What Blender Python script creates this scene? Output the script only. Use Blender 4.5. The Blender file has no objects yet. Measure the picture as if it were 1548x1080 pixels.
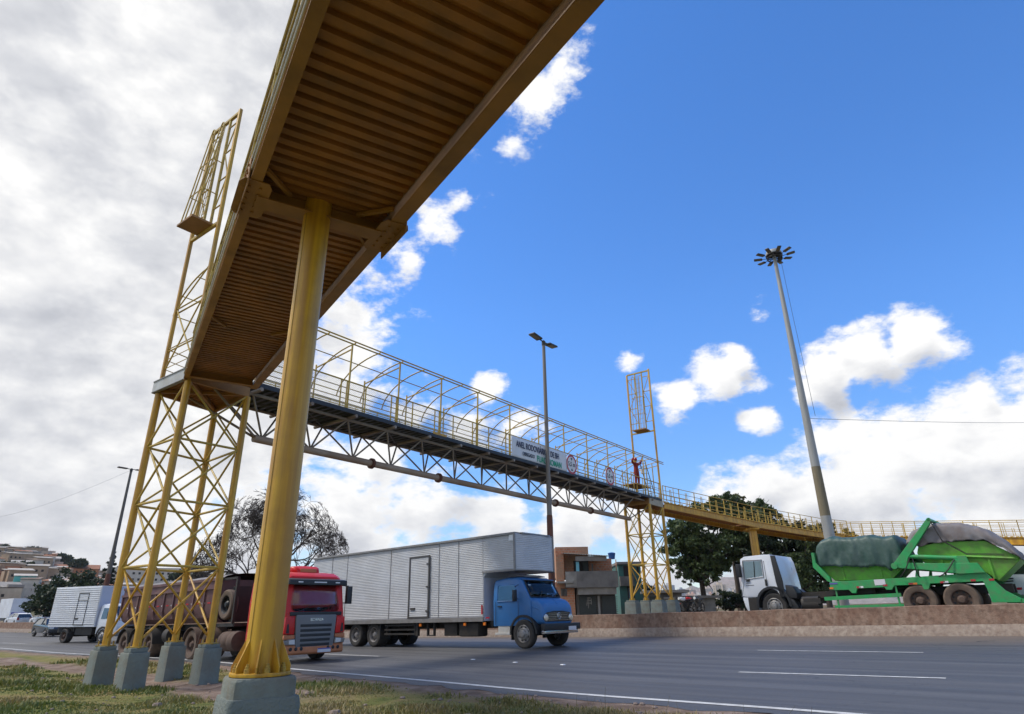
import bpy, bmesh, math, random
import numpy as np
from mathutils import Vector, Matrix
random.seed(7); NR = np.random.default_rng(7)
S = bpy.context.scene
COL = S.collection
R = math.radians
V = Vector

# ------------------------------------------------------------------ materials
def nd(nt, typ, **kw):
    n = nt.nodes.new(typ)
    for k, v in kw.items():
        if k in n.inputs: n.inputs[k].default_value = v
        else: setattr(n, k, v)
    return n

def mat(name, col, rough=.6, metal=0., col2=None, scale=3., stretch=(1, 1, 1), amt=.5, bump=0., bscale=40.,
        dirt=None, dscale=1.2, damt=.5, coat=0., spec=.5, attr=None, detail=6., contrast=.18):
    """paint / concrete / soil: base colour, a second colour mixed in by noise, an optional dirt stain, a fine bump"""
    m = bpy.data.materials.new(name); m.use_nodes = True
    nt = m.node_tree; b = nt.nodes['Principled BSDF']; L = nt.links.new
    b.inputs['Roughness'].default_value = rough; b.inputs['Metallic'].default_value = metal
    b.inputs['Specular IOR Level'].default_value = spec
    b.inputs['Coat Weight'].default_value = coat; b.inputs['Coat Roughness'].default_value = .12
    tc = nd(nt, 'ShaderNodeTexCoord'); mp = nd(nt, 'ShaderNodeMapping'); mp.inputs['Scale'].default_value = stretch
    L(tc.outputs['Object'], mp.inputs['Vector'])
    cur = None
    def const(c): 
        n = nd(nt, 'ShaderNodeRGB'); n.outputs[0].default_value = (*c, 1); return n.outputs[0]
    cur = const(col)
    if attr:
        a = nd(nt, 'ShaderNodeAttribute'); a.attribute_name = attr; cur = a.outputs['Color']
    def mixby(cur, c2, sc, amount, lo, hi, vec):
        n = nd(nt, 'ShaderNodeTexNoise', Scale=sc, Detail=detail, Roughness=.6); L(vec, n.inputs['Vector'])
        r = nd(nt, 'ShaderNodeMapRange'); r.inputs['From Min'].default_value = lo; r.inputs['From Max'].default_value = hi
        r.inputs['To Max'].default_value = amount
        L(n.outputs['Fac'], r.inputs['Value'])
        x = nd(nt, 'ShaderNodeMix', data_type='RGBA'); L(r.outputs[0], x.inputs[0]); L(cur, x.inputs[6]); L(const(c2), x.inputs[7])
        return x.outputs[2], n
    if col2: cur, _ = mixby(cur, col2, scale, amt, .5 - contrast, .5 + contrast, mp.outputs[0])
    if dirt: cur, _ = mixby(cur, dirt, dscale, damt, .42, .68, tc.outputs['Object'])
    L(cur, b.inputs['Base Color'])
    if rough < .9 and (col2 or dirt):
        n = nd(nt, 'ShaderNodeTexNoise', Scale=scale * 1.7, Detail=4.); L(mp.outputs[0], n.inputs['Vector'])
        r = nd(nt, 'ShaderNodeMapRange'); r.inputs['To Min'].default_value = max(.04, rough - .1); r.inputs['To Max'].default_value = min(1, rough + .18)
        L(n.outputs['Fac'], r.inputs['Value']); L(r.outputs[0], b.inputs['Roughness'])
    if bump:
        n = nd(nt, 'ShaderNodeTexNoise', Scale=bscale, Detail=5.); L(tc.outputs['Object'], n.inputs['Vector'])
        bp = nd(nt, 'ShaderNodeBump', Strength=bump, Distance=.02); L(n.outputs['Fac'], bp.inputs['Height']); L(bp.outputs[0], b.inputs['Normal'])
    return m

MT = {}
def M_(k): return MT[k]
Y1 = (.66, .375, .024)
MT['yellow'] = mat('yellow_paint', Y1, .36, col2=(.45, .22, .016), scale=1.5, stretch=(6, 6, .22), amt=.95, dirt=(.20, .095, .03), dscale=2.2, damt=.30, contrast=.11, bump=.06, bscale=60)
MT['yellow_thin'] = mat('weathered_yellow_paint', (.56, .38, .055), .5, col2=(.40, .255, .045), scale=5, amt=.6, dirt=(.14, .08, .03), dscale=4, damt=.4)
MT['ochre'] = mat('shade_browned_grimy_paint', (.40, .19, .042), .55, col2=(.26, .12, .03), scale=1.3, stretch=(1, 1, 1), amt=.7, dirt=(.10, .06, .03), dscale=1.1, damt=.5, bump=.1, bscale=30)  # bridge yellow browned for the shade underneath, with grime mixed over it
MT['deck_ochre'] = mat('shade_browned_grimy_decking', (.38, .155, .036), .55, col2=(.24, .095, .023), scale=.9, amt=.8, dirt=(.09, .055, .03), dscale=2.3, damt=.5)  # underside decking: shade put into the brown base, grime on top
MT['lightgrey'] = mat('pale_grey_paint', (.52, .52, .50), .5, col2=(.36, .35, .32), scale=2, amt=.5, dirt=(.25, .19, .12), dscale=3, damt=.3)
MT['truss'] = mat('dull_galvanised_steel', (.33, .285, .235), .6, .1, col2=(.17, .14, .11), scale=1.0, amt=.7, dirt=(.20, .105, .05), dscale=.7, damt=.5)
MT['chord'] = mat('rust_stained_chord_paint', (.42, .315, .225), .65, .0, col2=(.27, .185, .12), scale=.7, amt=.7, dirt=(.20, .10, .05), dscale=.55, damt=.55)
MT['truss_dark'] = mat('dark_steel', (.10, .095, .09), .55, .3, col2=(.06, .05, .045), scale=2, amt=.6)
MT['deck_dark'] = mat('black_steel_decking', (.035, .037, .042), .5, .2, col2=(.02, .02, .022), scale=1.2, amt=.6)
MT['pedestal'] = mat('painted_green_grey_concrete', (.20, .225, .20), .85, col2=(.14, .16, .145), scale=2.2, amt=.6, dirt=(.15, .12, .085), dscale=3.0, damt=.6, bump=.6, bscale=22)
MT['pedestal_rough'] = mat('rough_green_grey_concrete', (.175, .20, .185), .9, col2=(.12, .14, .13), scale=3, amt=.6, dirt=(.21, .20, .17), dscale=5, damt=.3, bump=1.0, bscale=26)
MT['bolt'] = mat('painted_bolt', (.42, .27, .04), .5, dirt=(.14, .08, .03), dscale=20, damt=.6)
MT['galv'] = mat('galvanised_pole_steel', (.36, .36, .34), .5, .3, col2=(.26, .25, .235), scale=1.5, stretch=(3, 3, .4), amt=.6)
MT['galv_mid'] = mat('grey_brown_pole_steel', (.235, .21, .185), .6, .2, col2=(.16, .14, .12), scale=1.2, stretch=(3, 3, .4), amt=.6)
MT['galv_dark'] = mat('weathered_dark_pole_steel', (.155, .135, .115), .6, .3, col2=(.09, .08, .07), scale=1.2, stretch=(3, 3, .4), amt=.6)
MT['rust'] = mat('rust_red_primer', (.16, .06, .035), .8, col2=(.09, .04, .028), scale=3, stretch=(2, 2, .6), amt=.7, bump=.2)
MT['olive'] = mat('faded_olive_band', (.215, .18, .115), .75, col2=(.15, .12, .07), scale=3, stretch=(3, 3, .5), amt=.7)
MT['lamp'] = mat('dark_lamp_housing', (.045, .042, .04), .5, .3)
MT['lamp_lens'] = mat('lamp_lens', (.16, .145, .10), .25)
MT['rubber'] = mat('tyre_rubber', (.028, .027, .026), .8, col2=(.06, .05, .042), scale=5, amt=.5, bump=.2, bscale=50)
MT['rubber_mud'] = mat('muddy_tyre_rubber', (.10, .072, .055), .9, col2=(.19, .13, .09), scale=5, amt=.7, bump=.2, bscale=40)
MT['rim'] = mat('grey_wheel_steel', (.33, .32, .31), .45, .5, col2=(.16, .14, .125), scale=7, amt=.6)
MT['rim_mud'] = mat('muddy_wheel_steel', (.12, .075, .055), .8, col2=(.07, .05, .04), scale=6, amt=.6)
MT['chassis'] = mat('grimy_black_chassis', (.030, .028, .026), .65, .2, col2=(.065, .052, .042), scale=3, amt=.5)
MT['black'] = mat('black_plastic', (.018, .018, .019), .5)
MT['glass'] = mat('dark_vehicle_glass', (.016, .021, .022), .06, spec=.9, coat=.6)
def pane(name, tint, refl=.12):
    m = bpy.data.materials.new(name); m.use_nodes = True; nt = m.node_tree; L = nt.links.new; nt.nodes.remove(nt.nodes['Principled BSDF'])
    t = nd(nt, 'ShaderNodeBsdfTransparent'); t.inputs[0].default_value = (*tint, 1); g = nd(nt, 'ShaderNodeBsdfGlossy', Roughness=.03); g.inputs[0].default_value = (.8, .85, .9, 1)
    f = nd(nt, 'ShaderNodeFresnel', IOR=1.33); a = nd(nt, 'ShaderNodeMath', operation='ADD'); a.use_clamp = True; a.inputs[1].default_value = refl; L(f.outputs[0], a.inputs[0])
    x = nd(nt, 'ShaderNodeMixShader'); L(a.outputs[0], x.inputs[0]); L(t.outputs[0], x.inputs[1]); L(g.outputs[0], x.inputs[2]); L(x.outputs[0], nt.nodes['Material Output'].inputs['Surface']); return m
MT['pane'] = pane('clear_cab_glass', (.80, .88, .86), .015)
MT['cabin'] = mat('grey_cab_lining', (.13, .13, .125), .85)
MT['dash'] = mat('pale_dashboard_top', (.42, .46, .44), .7)
MT['seat'] = mat('dark_seat_cloth', (.035, .033, .035), .9)
MT['glass_green'] = mat('windscreen_glass', (.05, .085, .082), .05, spec=1., coat=1., col2=(.02, .03, .032), scale=1.1, amt=.9)
MT['red'] = mat('red_truck_paint', (.64, .012, .010), .40, coat=.15, spec=.35, col2=(.33, .012, .014), scale=1.5, amt=.4, dirt=(.30, .07, .04), dscale=1.5, damt=.25)
MT['orange_dirt'] = mat('dusty_orange_bumper', (.52, .20, .085), .6, col2=(.36, .13, .055), scale=2.5, amt=.6)
MT['grille'] = mat('grey_grille_paint', (.17, .175, .18), .42, col2=(.17, .165, .165), scale=4, amt=.4)
MT['maroon'] = mat('maroon_dump_body', (.135, .060, .066), .6, col2=(.085, .042, .047), scale=1.4, stretch=(1, 1, .5), amt=.7, dirt=(.20, .115, .085), dscale=1.4, damt=.55, bump=.15, bscale=12)
MT['blue'] = mat('blue_cab_paint', (.030, .155, .40), .4, coat=.15, col2=(.025, .12, .31), scale=1.4, amt=.5, dirt=(.06, .13, .22), dscale=2.2, damt=.3)
MT['box_alu'] = mat('worn_aluminium_siding', (.57, .575, .585), .55, .15, col2=(.45, .455, .465), scale=.9, stretch=(1, 1, 1.6), amt=.8, dirt=(.44, .42, .39), dscale=.8, damt=.45, bump=.9, bscale=2.2)
MT['box_white'] = mat('white_box_panel', (.72, .735, .76), .5, .0, col2=(.60, .61, .63), scale=.9, stretch=(1, 1, 3), amt=.6, dirt=(.44, .42, .40), dscale=.7, damt=.35)
MT['box_front'] = mat('shaded_box_front', (.50, .52, .60), .55, col2=(.40, .42, .49), scale=1.2, amt=.6)  # box panel dimmed and blued: shade of the front face put into colour
MT['trim'] = mat('dull_metal_trim', (.28, .27, .26), .5, .3, col2=(.16, .14, .12), scale=4, amt=.6)
MT['white'] = mat('white_vehicle_paint', (.74, .76, .79), .28, coat=.4, col2=(.66, .68, .71), scale=1.2, amt=.4)
MT['darkcar'] = mat('dark_grey_car_paint', (.030, .036, .042), .22, coat=.7)
MT['chrome'] = mat('dull_chrome', (.55, .55, .54), .25, .9)
MT['headlamp'] = mat('headlamp_glass', (.62, .64, .64), .08, coat=1.)
MT['headlamp_warm'] = mat('old_headlamp_glass', (.66, .55, .40), .12, coat=1.)
MT['redlens'] = mat('red_reflector', (.42, .02, .03), .2)
MT['orangelens'] = mat('orange_reflector', (.75, .20, .03), .2)
MT['whitelens'] = mat('white_reflector', (.75, .75, .74), .3)
MT['plate'] = mat('number_plate', (.66, .64, .66), .4)
MT['plate_blue'] = mat('number_plate_band', (.12, .10, .36), .4)
MT['green'] = mat('green_skip_loader_paint', (.024, .36, .095), .5, coat=.05, col2=(.02, .26, .075), scale=2.4, amt=.7, dirt=(.13, .16, .09), dscale=4.5, damt=.5, bump=.15, bscale=6)
MT['lime'] = mat('lime_green_skip_paint', (.15, .46, .045), .5, col2=(.115, .35, .05), scale=2.2, amt=.7, dirt=(.15, .14, .07), dscale=3.4, damt=.6, bump=.35, bscale=3)
MT['tarp_green'] = mat('dark_green_tarpaulin', (.026, .066, .052), .5, col2=(.042, .09, .075), scale=2.0, amt=.6, dirt=(.20, .25, .24), dscale=3.6, damt=.22, bump=.5, bscale=6)
MT['tarp_grey'] = mat('grey_mesh_tarpaulin', (.17, .16, .165), .8, col2=(.26, .25, .25), scale=2.0, amt=.6, dirt=(.15, .10, .08), dscale=1.7, damt=.6, bump=.3, bscale=11)
MT['barrier'] = mat('dusty_concrete_barrier', (.40, .33, .27), .95, col2=(.28, .21, .165), scale=3.8, amt=.75, dirt=(.17, .12, .10), dscale=8., damt=.55, bump=.6, bscale=22, contrast=.14, spec=.2)
MT['barrier_top'] = mat('red_stained_concrete', (.225, .135, .096), .95, col2=(.33, .24, .18), scale=3.4, stretch=(1, 1, .4), amt=.75, dirt=(.115, .072, .054), dscale=6.5, damt=.7, bump=.7, bscale=22, contrast=.13, spec=.2)
MT['paint'] = mat('worn_road_paint', (.60, .60, .58), .8, col2=(.36, .355, .345), scale=6, amt=.7, contrast=.12)
MT['cloth_red'] = mat('red_orange_workwear', (.25, .028, .018), .9, col2=(.17, .018, .012), scale=9, amt=.6)
MT['skin'] = mat('brown_skin', (.25, .13, .085), .6)
MT['bark'] = mat('bark', (.06, .045, .036), .95, col2=(.10, .08, .065), scale=6, stretch=(2, 2, .5), amt=.6, bump=.5)
MT['bark_pale'] = mat('pale_bark', (.17, .155, .14), .95, col2=(.10, .085, .07), scale=5, stretch=(2, 2, .5), amt=.6, bump=.5)
MT['sign_white'] = mat('sign_white', (.70, .70, .69), .5, col2=(.60, .59, .57), scale=3, amt=.4)
MT['sign_red'] = mat('sign_red', (.45, .025, .03), .5)
MT['ink'] = mat('black_ink', (.018, .018, .028), .6)
MT['ink_navy'] = mat('navy_ink', (.02, .02, .07), .6)
MT['ink_green'] = mat('green_ink', (.02, .36, .19), .6)
MT['wire'] = mat('cable', (.10, .12, .16), .6)

def mesh_veil(name, cell, wire, col):
    """real wire netting: opaque strands on a regular grid, nothing between them"""
    m = bpy.data.materials.new(name); m.use_nodes = True; nt = m.node_tree; L = nt.links.new
    b = nt.nodes['Principled BSDF']; b.inputs['Base Color'].default_value = (*col, 1); b.inputs['Roughness'].default_value = .5
    tc = nd(nt, 'ShaderNodeTexCoord'); sp = nd(nt, 'ShaderNodeSeparateXYZ'); L(tc.outputs['Object'], sp.inputs[0])
    def strand(sgn):
        a = nd(nt, 'ShaderNodeMath', operation='MULTIPLY_ADD'); a.inputs[1].default_value = sgn; L(sp.outputs[2], a.inputs[0]); L(sp.outputs[0], a.inputs[2])
        d = nd(nt, 'ShaderNodeMath', operation='PINGPONG'); d.inputs[1].default_value = cell / 2; L(a.outputs[0], d.inputs[0])
        l = nd(nt, 'ShaderNodeMath', operation='LESS_THAN'); l.inputs[1].default_value = wire; L(d.outputs[0], l.inputs[0]); return l
    mx = nd(nt, 'ShaderNodeMath', operation='MAXIMUM'); L(strand(1).outputs[0], mx.inputs[0]); L(strand(-1).outputs[0], mx.inputs[1])
    L(mx.outputs[0], b.inputs['Alpha'])
    return m
MT['netting'] = mesh_veil('wire_netting', .075, .006, (.30, .31, .33))

# ------------------------------------------------------------------ mesh builder
def basis(ax):
    ax = V(ax).normalized(); u = ax.cross(V((0, 0, 1)))
    if u.length < 1e-4: u = V((1, 0, 0))
    u.normalize(); return u, ax.cross(u).normalized()

class MB:
    def __init__(s): s.v = []; s.f = []; s.m = []
    def add(s, vs, fs, mi=0):
        o = len(s.v); s.v += [tuple(v) for v in vs]; s.f += [tuple(i + o for i in f) for f in fs]; s.m += [mi] * len(fs); return s
    def bx(s, x0, x1, y0, y1, z0, z1, mi=0):
        return s.add([(x0, y0, z0), (x1, y0, z0), (x1, y1, z0), (x0, y1, z0), (x0, y0, z1), (x1, y0, z1), (x1, y1, z1), (x0, y1, z1)],
                     [(3, 2, 1, 0), (4, 5, 6, 7), (0, 1, 5, 4), (1, 2, 6, 5), (2, 3, 7, 6), (3, 0, 4, 7)], mi)
    def obx(s, c, X, Y, Z, mi=0):      # oriented box: centre and half-axis vectors
        c, X, Y, Z = V(c), V(X), V(Y), V(Z)
        vs = [c + X * a + Y * b + Z * d for d in (-1, 1) for (a, b) in ((-1, -1), (1, -1), (1, 1), (-1, 1))]
        return s.add(vs, [(3, 2, 1, 0), (4, 5, 6, 7), (0, 1, 5, 4), (1, 2, 6, 5), (2, 3, 7, 6), (3, 0, 4, 7)], mi)
    def bar(s, p, q, r, n=8, r2=None, mi=0):
        p, q = V(p), V(q); r2 = r if r2 is None else r2; u, w = basis(q - p); vs = []
        for (c, rr) in ((p, r), (q, r2)):
            for k in range(n):
                a = 2 * math.pi * (k + .5) / n; vs.append(c + u * (rr * math.cos(a)) + w * (rr * math.sin(a)))
        fs = [(k, (k + 1) % n, n + (k + 1) % n, n + k) for k in range(n)] + [tuple(range(n - 1, -1, -1)), tuple(range(n, 2 * n))]
        return s.add(vs, fs, mi)
    def rb(s, p, q, w, h, up=(0, 0, 1), mi=0):   # rectangular bar
        p, q = V(p), V(q); a = (q - p); u = V(up); y = a.cross(u)
        if y.length < 1e-5: y = V((1, 0, 0))
        y.normalize(); z = y.cross(a).normalized()
        return s.obx((p + q) / 2, a / 2, y * (w / 2), z * (h / 2), mi)
    def path(s, pts, r, n=6, mi=0):
        pts = [V(p) for p in pts]; vs = []; N = len(pts)
        u0 = None
        for i, p in enumerate(pts):
            t = (pts[min(i + 1, N - 1)] - pts[max(i - 1, 0)]).normalized()
            if u0 is None: u0, _ = basis(t)
            u0 = (u0 - t * u0.dot(t)).normalized(); w = t.cross(u0)
            rr = r[i] if isinstance(r, (list, tuple)) else r
            for k in range(n):
                a = 2 * math.pi * k / n; vs.append(p + u0 * (rr * math.cos(a)) + w * (rr * math.sin(a)))
        fs = [(i * n + k, i * n + (k + 1) % n, (i + 1) * n + (k + 1) % n, (i + 1) * n + k) for i in range(N - 1) for k in range(n)]
        fs += [tuple(range(n - 1, -1, -1)), tuple(range((N - 1) * n, N * n))]
        return s.add(vs, fs, mi)
    def prism(s, poly, a, b, ax='y', mi=0):   # polygon of (x,z) extruded along y (or (x,y) along z, (y,z) along x)
        n = len(poly); f = {'y': lambda p, t: (p[0], t, p[1]), 'z': lambda p, t: (p[0], p[1], t), 'x': lambda p, t: (t, p[0], p[1])}[ax]
        vs = [f(p, a) for p in poly] + [f(p, b) for p in poly]
        fs = [tuple(range(n - 1, -1, -1)), tuple(range(n, 2 * n))] + [(k, (k + 1) % n, n + (k + 1) % n, n + k) for k in range(n)]
        return s.add(vs, fs, mi)
    def lathe(s, prof, c=(0, 0, 0), ax=(0, 0, 1), n=24, mi=0, cap=True):
        c = V(c); ax = V(ax).normalized(); u, w = basis(ax); vs = []
        for (r, h) in prof:
            for k in range(n):
                a = 2 * math.pi * k / n; vs.append(c + ax * h + u * (r * math.cos(a)) + w * (r * math.sin(a)))
        N = len(prof)
        fs = [(i * n + k, i * n + (k + 1) % n, (i + 1) * n + (k + 1) % n, (i + 1) * n + k) for i in range(N - 1) for k in range(n)]
        if cap: fs += [tuple(range(n - 1, -1, -1)), tuple(range((N - 1) * n, N * n))]
        return s.add(vs, fs, mi)
    def loft(s, rings, mi=0, cap=True):
        n = len(rings[0]); vs = [p for r in rings for p in r]; N = len(rings)
        fs = [(i * n + k, i * n + (k + 1) % n, (i + 1) * n + (k + 1) % n, (i + 1) * n + k) for i in range(N - 1) for k in range(n)]
        if cap: fs += [tuple(range(n - 1, -1, -1)), tuple(range((N - 1) * n, N * n))]
        return s.add(vs, fs, mi)
    def slab(s, poly, nrm, t, mi=0):         # thin plate: 3-D polygon with thickness t along nrm
        nv = V(nrm).normalized() * t; n = len(poly); poly = [V(p) for p in poly]
        vs = poly + [p + nv for p in poly]
        return s.add(vs, [tuple(range(n - 1, -1, -1)), tuple(range(n, 2 * n))] + [(k, (k + 1) % n, n + (k + 1) % n, n + k) for k in range(n)], mi)
    def grid(s, P, mi=0, closed=False):
        P = np.asarray(P, float); a, b = P.shape[:2]
        fs = [(i * b + j, i * b + j + 1, (i + 1) * b + j + 1, (i + 1) * b + j) for i in range(a - 1) for j in range(b - 1)]
        return s.add(P.reshape(-1, 3).tolist(), fs, mi)
    def build(s, name, mats, parent=None, smooth=35, bevel=0, fixn=True, seg=2):
        me = bpy.data.meshes.new(name); me.from_pydata(s.v, [], s.f)
        if not isinstance(mats, (list, tuple)): mats = [mats]
        for m in mats: me.materials.append(MT[m] if isinstance(m, str) else m)
        if len(mats) > 1: me.polygons.foreach_set('material_index', s.m)
        if bevel or fixn:
            bm = bmesh.new(); bm.from_mesh(me)
            if fixn: bmesh.ops.recalc_face_normals(bm, faces=bm.faces)
            if bevel:
                ed = [e for e in bm.edges if len(e.link_faces) == 2 and e.calc_face_angle(0) > R(28)]
                bmesh.ops.bevel(bm, geom=ed, offset=bevel, segments=seg, affect='EDGES', profile=.6, clamp_overlap=True)
            bm.to_mesh(me); bm.free()
        if smooth:
            me.shade_smooth(); me.set_sharp_from_angle(angle=R(smooth))
        o = bpy.data.objects.new(name, me); COL.objects.link(o)
        if parent: o.parent = parent
        return o

def carve(o, *cutters):
    """hollow a solid mesh out with closed cutter meshes (windows and the cabin behind them)"""
    tmp = []
    for i, c in enumerate(cutters):
        k = c.build('cutter', 'cabin', None, smooth=0); tmp.append(k)
        md = o.modifiers.new(f'carve{i}', 'BOOLEAN'); md.object = k; md.operation = 'DIFFERENCE'; md.solver = 'EXACT'; md.material_mode = 'TRANSFER'
    k_m = MT['cabin']
    if k_m.name not in [m.name for m in o.data.materials]: o.data.materials.append(k_m)
    bpy.context.view_layer.update(); dg = bpy.context.evaluated_depsgraph_get(); me = bpy.data.meshes.new_from_object(o.evaluated_get(dg))
    from mathutils.bvhtree import BVHTree
    b0 = BVHTree.FromPolygons([v.co for v in o.data.vertices], [p.vertices for p in o.data.polygons])
    k = [m.name for m in me.materials].index(k_m.name)
    for p in me.polygons:                                   # faces left by the cutters are lining, the rest stays paint
        p.material_index = k if b0.find_nearest(p.center)[3] > .012 else 0
    o.modifiers.clear(); o.data = me; me.set_sharp_from_angle(angle=R(35))
    for k in tmp: bpy.data.objects.remove(k)
    return o
def cabin(par, x0, x1, zf, hw, wheel_y):
    """seats, dashboard and steering wheel seen through the glass"""
    for y in (-hw * .5, hw * .5):
        s_ = MB().bx(x0 + .12, x0 + .62, y - .24, y + .24, zf + .30, zf + .46).bx(x0 + .06, x0 + .2, y - .24, y + .24, zf + .46, zf + 1.05); s_.bx(x0 + .07, x0 + .17, y - .14, y + .14, zf + 1.10, zf + 1.32)
        s_.build('seat', 'seat', par, bevel=.04)
    MB().bx(x1 - .48, x1 - .03, -hw + .06, hw - .06, zf + .34, zf + .60).build('dashboard', 'dash', par, bevel=.05)
    n = 20; c = V((x1 - .60, wheel_y, zf + .70)); a, b = V((.5, 0, .86)).normalized() * .0 + V((0, 1, 0)), V((-.45, 0, .89))
    MB().path([c + a * (.2 * math.cos(2 * math.pi * k / n)) + b * (.2 * math.sin(2 * math.pi * k / n)) for k in range(n + 1)], .018, 6).build('steering_wheel', 'black', par)
def tag(o, label=None, cat=None, group=None, kind=None):
    if label: o['label'] = label
    if cat: o['category'] = cat
    if group: o['group'] = group
    if kind: o['kind'] = kind
    return o
def thing(name, label, cat, loc=(0, 0, 0), rotz=0, group=None, tilt=0):
    o = bpy.data.objects.new(name, None); COL.objects.link(o); o.location = loc
    o.rotation_euler = (0, tilt, rotz); o.empty_display_size = .3
    return tag(o, label, cat, group)
def ringpts(n, r, z=0, ph=0): return [(r * math.cos(2 * math.pi * (k + ph) / n), r * math.sin(2 * math.pi * (k + ph) / n), z) for k in range(n)]
def copy_tree(o, parent=None):
    c = o.copy(); COL.objects.link(c); c.parent = parent
    for ch in list(o.children): copy_tree(ch, c)
    return c
def text_mesh(name, body, size, m, parent, mtx, align='LEFT', ext=.004, sx=1.):
    cu = bpy.data.curves.new(name, 'FONT'); cu.body = body; cu.size = size; cu.extrude = ext; cu.align_x = align; cu.offset = size * .012
    t = bpy.data.objects.new(name, cu); COL.objects.link(t)
    dg = bpy.context.evaluated_depsgraph_get(); me = bpy.data.meshes.new_from_object(t.evaluated_get(dg))
    bpy.data.objects.remove(t); me.materials.clear(); me.materials.append(MT[m])
    me.transform(mtx @ Matrix.Diagonal((sx, 1, 1, 1)))
    o = bpy.data.objects.new(name, me); COL.objects.link(o); o.parent = parent
    return o
def frame(o, X, Y, Z): 
    X, Y, Z = V(X), V(Y), V(Z)
    return Matrix(((X.x, Y.x, Z.x, o[0]), (X.y, Y.y, Z.y, o[1]), (X.z, Y.z, Z.z, o[2]), (0, 0, 0, 1)))

# ------------------------------------------------------------------ camera: eye at the origin, heights are above the eye
cam = bpy.data.cameras.new('camera'); cam.lens = 940 / 1548 * 36; cam.sensor_width = 36; cam.sensor_fit = 'HORIZONTAL'
cam.clip_start = .1; cam.clip_end = 20000
co = bpy.data.objects.new('camera', cam); COL.objects.link(co); S.camera = co
RT = V((.99990489, .00517867, -.0127826)); UP = V((.01379179, -.37545325, .92673871)); FW = V((0, .92682687, .37548896))
co.matrix_world = frame((0, 0, 0), RT, UP, -FW)
def ray(x, y): return RT * (x - 774) + UP * (540 - y) + FW * 940     # direction of a photo pixel
def at(x, y, D):                                                     # the point at ground distance D seen there
    r = ray(x, y); return r * (D / math.hypot(r.x, r.y))
def pxdir(x, y): return ray(x, y).normalized()

# ------------------------------------------------------------------ the lie of the land
def zr(x):
    t = x + 14.; return -1.43 + .021 * (-14 + (t + math.sqrt(t * t + 16)) / 2)
NEAR = [(44, -30), (24, -10.2), (11.5, 2.2), (4.45, 9.25), (.71, 12.71), (-2.1, 15.7), (-6.6, 20.4), (-12.5, 26.5), (-16.6, 29.7), (-22.8, 33.9), (-29.9, 39.5), (-60, 62), (-120, 104), (-300, 225)]
FAR = [(52, -8), (34, 8.5), (17.1, 23), (6.8, 31.9), (-10, 45.0), (-30, 58.8), (-57, 76.5), (-120, 121), (-300, 250)]
def catmull(P, n):
    P = [V((*p, 0)) for p in P]; out = []
    for i in range(len(P) - 1):
        a, b, c, d = P[max(i - 1, 0)], P[i], P[i + 1], P[min(i + 2, len(P) - 1)]
        l1 = (c - b).length; l0 = (b - a).length or l1; l2 = (d - c).length or l1      # tangents scaled to uneven spacing
        m0 = (c - a) * (l1 / (l0 + l1)) if i else (c - b); m1 = (d - b) * (l1 / (l1 + l2)) if i < len(P) - 2 else (c - b)
        for k in range(n):
            t = k / n; t2, t3 = t * t, t ** 3
            out.append(b * (2 * t3 - 3 * t2 + 1) + m0 * (t3 - 2 * t2 + t) + c * (3 * t2 - 2 * t3) + m1 * (t3 - t2))
    out.append(P[-1]); return out
def lin(P, n):
    P = [V((*p, 0)) for p in P]; out = []
    for i in range(len(P) - 1): out += [P[i].lerp(P[i + 1], k / n) for k in range(n)]
    return out + [P[-1]]
def sdist(poly, X, Y):
    """signed distance to a polyline (positive on the right of its direction = camera side), numpy"""
    best = np.full(X.shape, 1e9); sg = np.ones(X.shape)
    for a, b in zip(poly[:-1], poly[1:]):
        dx, dy = b.x - a.x, b.y - a.y; l2 = dx * dx + dy * dy
        t = np.clip(((X - a.x) * dx + (Y - a.y) * dy) / l2, 0, 1)
        ex, ey = X - (a.x + t * dx), Y - (a.y + t * dy); d = np.hypot(ex, ey)
        cr = dx * (Y - a.y) - dy * (X - a.x); m = d < best
        best[m] = d[m]; sg[m] = np.where(cr[m] > 0, 1, -1)
    return best * sg
NP, FP = catmull(NEAR, 4), catmull(FAR, 4)
def vnoise(X, Y, sc, seed=0):
    r = np.random.default_rng(seed); T = r.random((64, 64)); x, y = X / sc, Y / sc
    xi, yi = np.floor(x).astype(int), np.floor(y).astype(int); fx, fy = x - xi, y - yi
    fx, fy = fx * fx * (3 - 2 * fx), fy * fy * (3 - 2 * fy)
    g = lambda i, j: T[(xi + i) % 64, (yi + j) % 64]
    return (g(0, 0) * (1 - fx) + g(1, 0) * fx) * (1 - fy) + (g(0, 1) * (1 - fx) + g(1, 1) * fx) * fy - .5
def sst(a, b, x): t = np.clip((x - a) / (b - a), 0, 1); return t * t * (3 - 2 * t)
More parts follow.
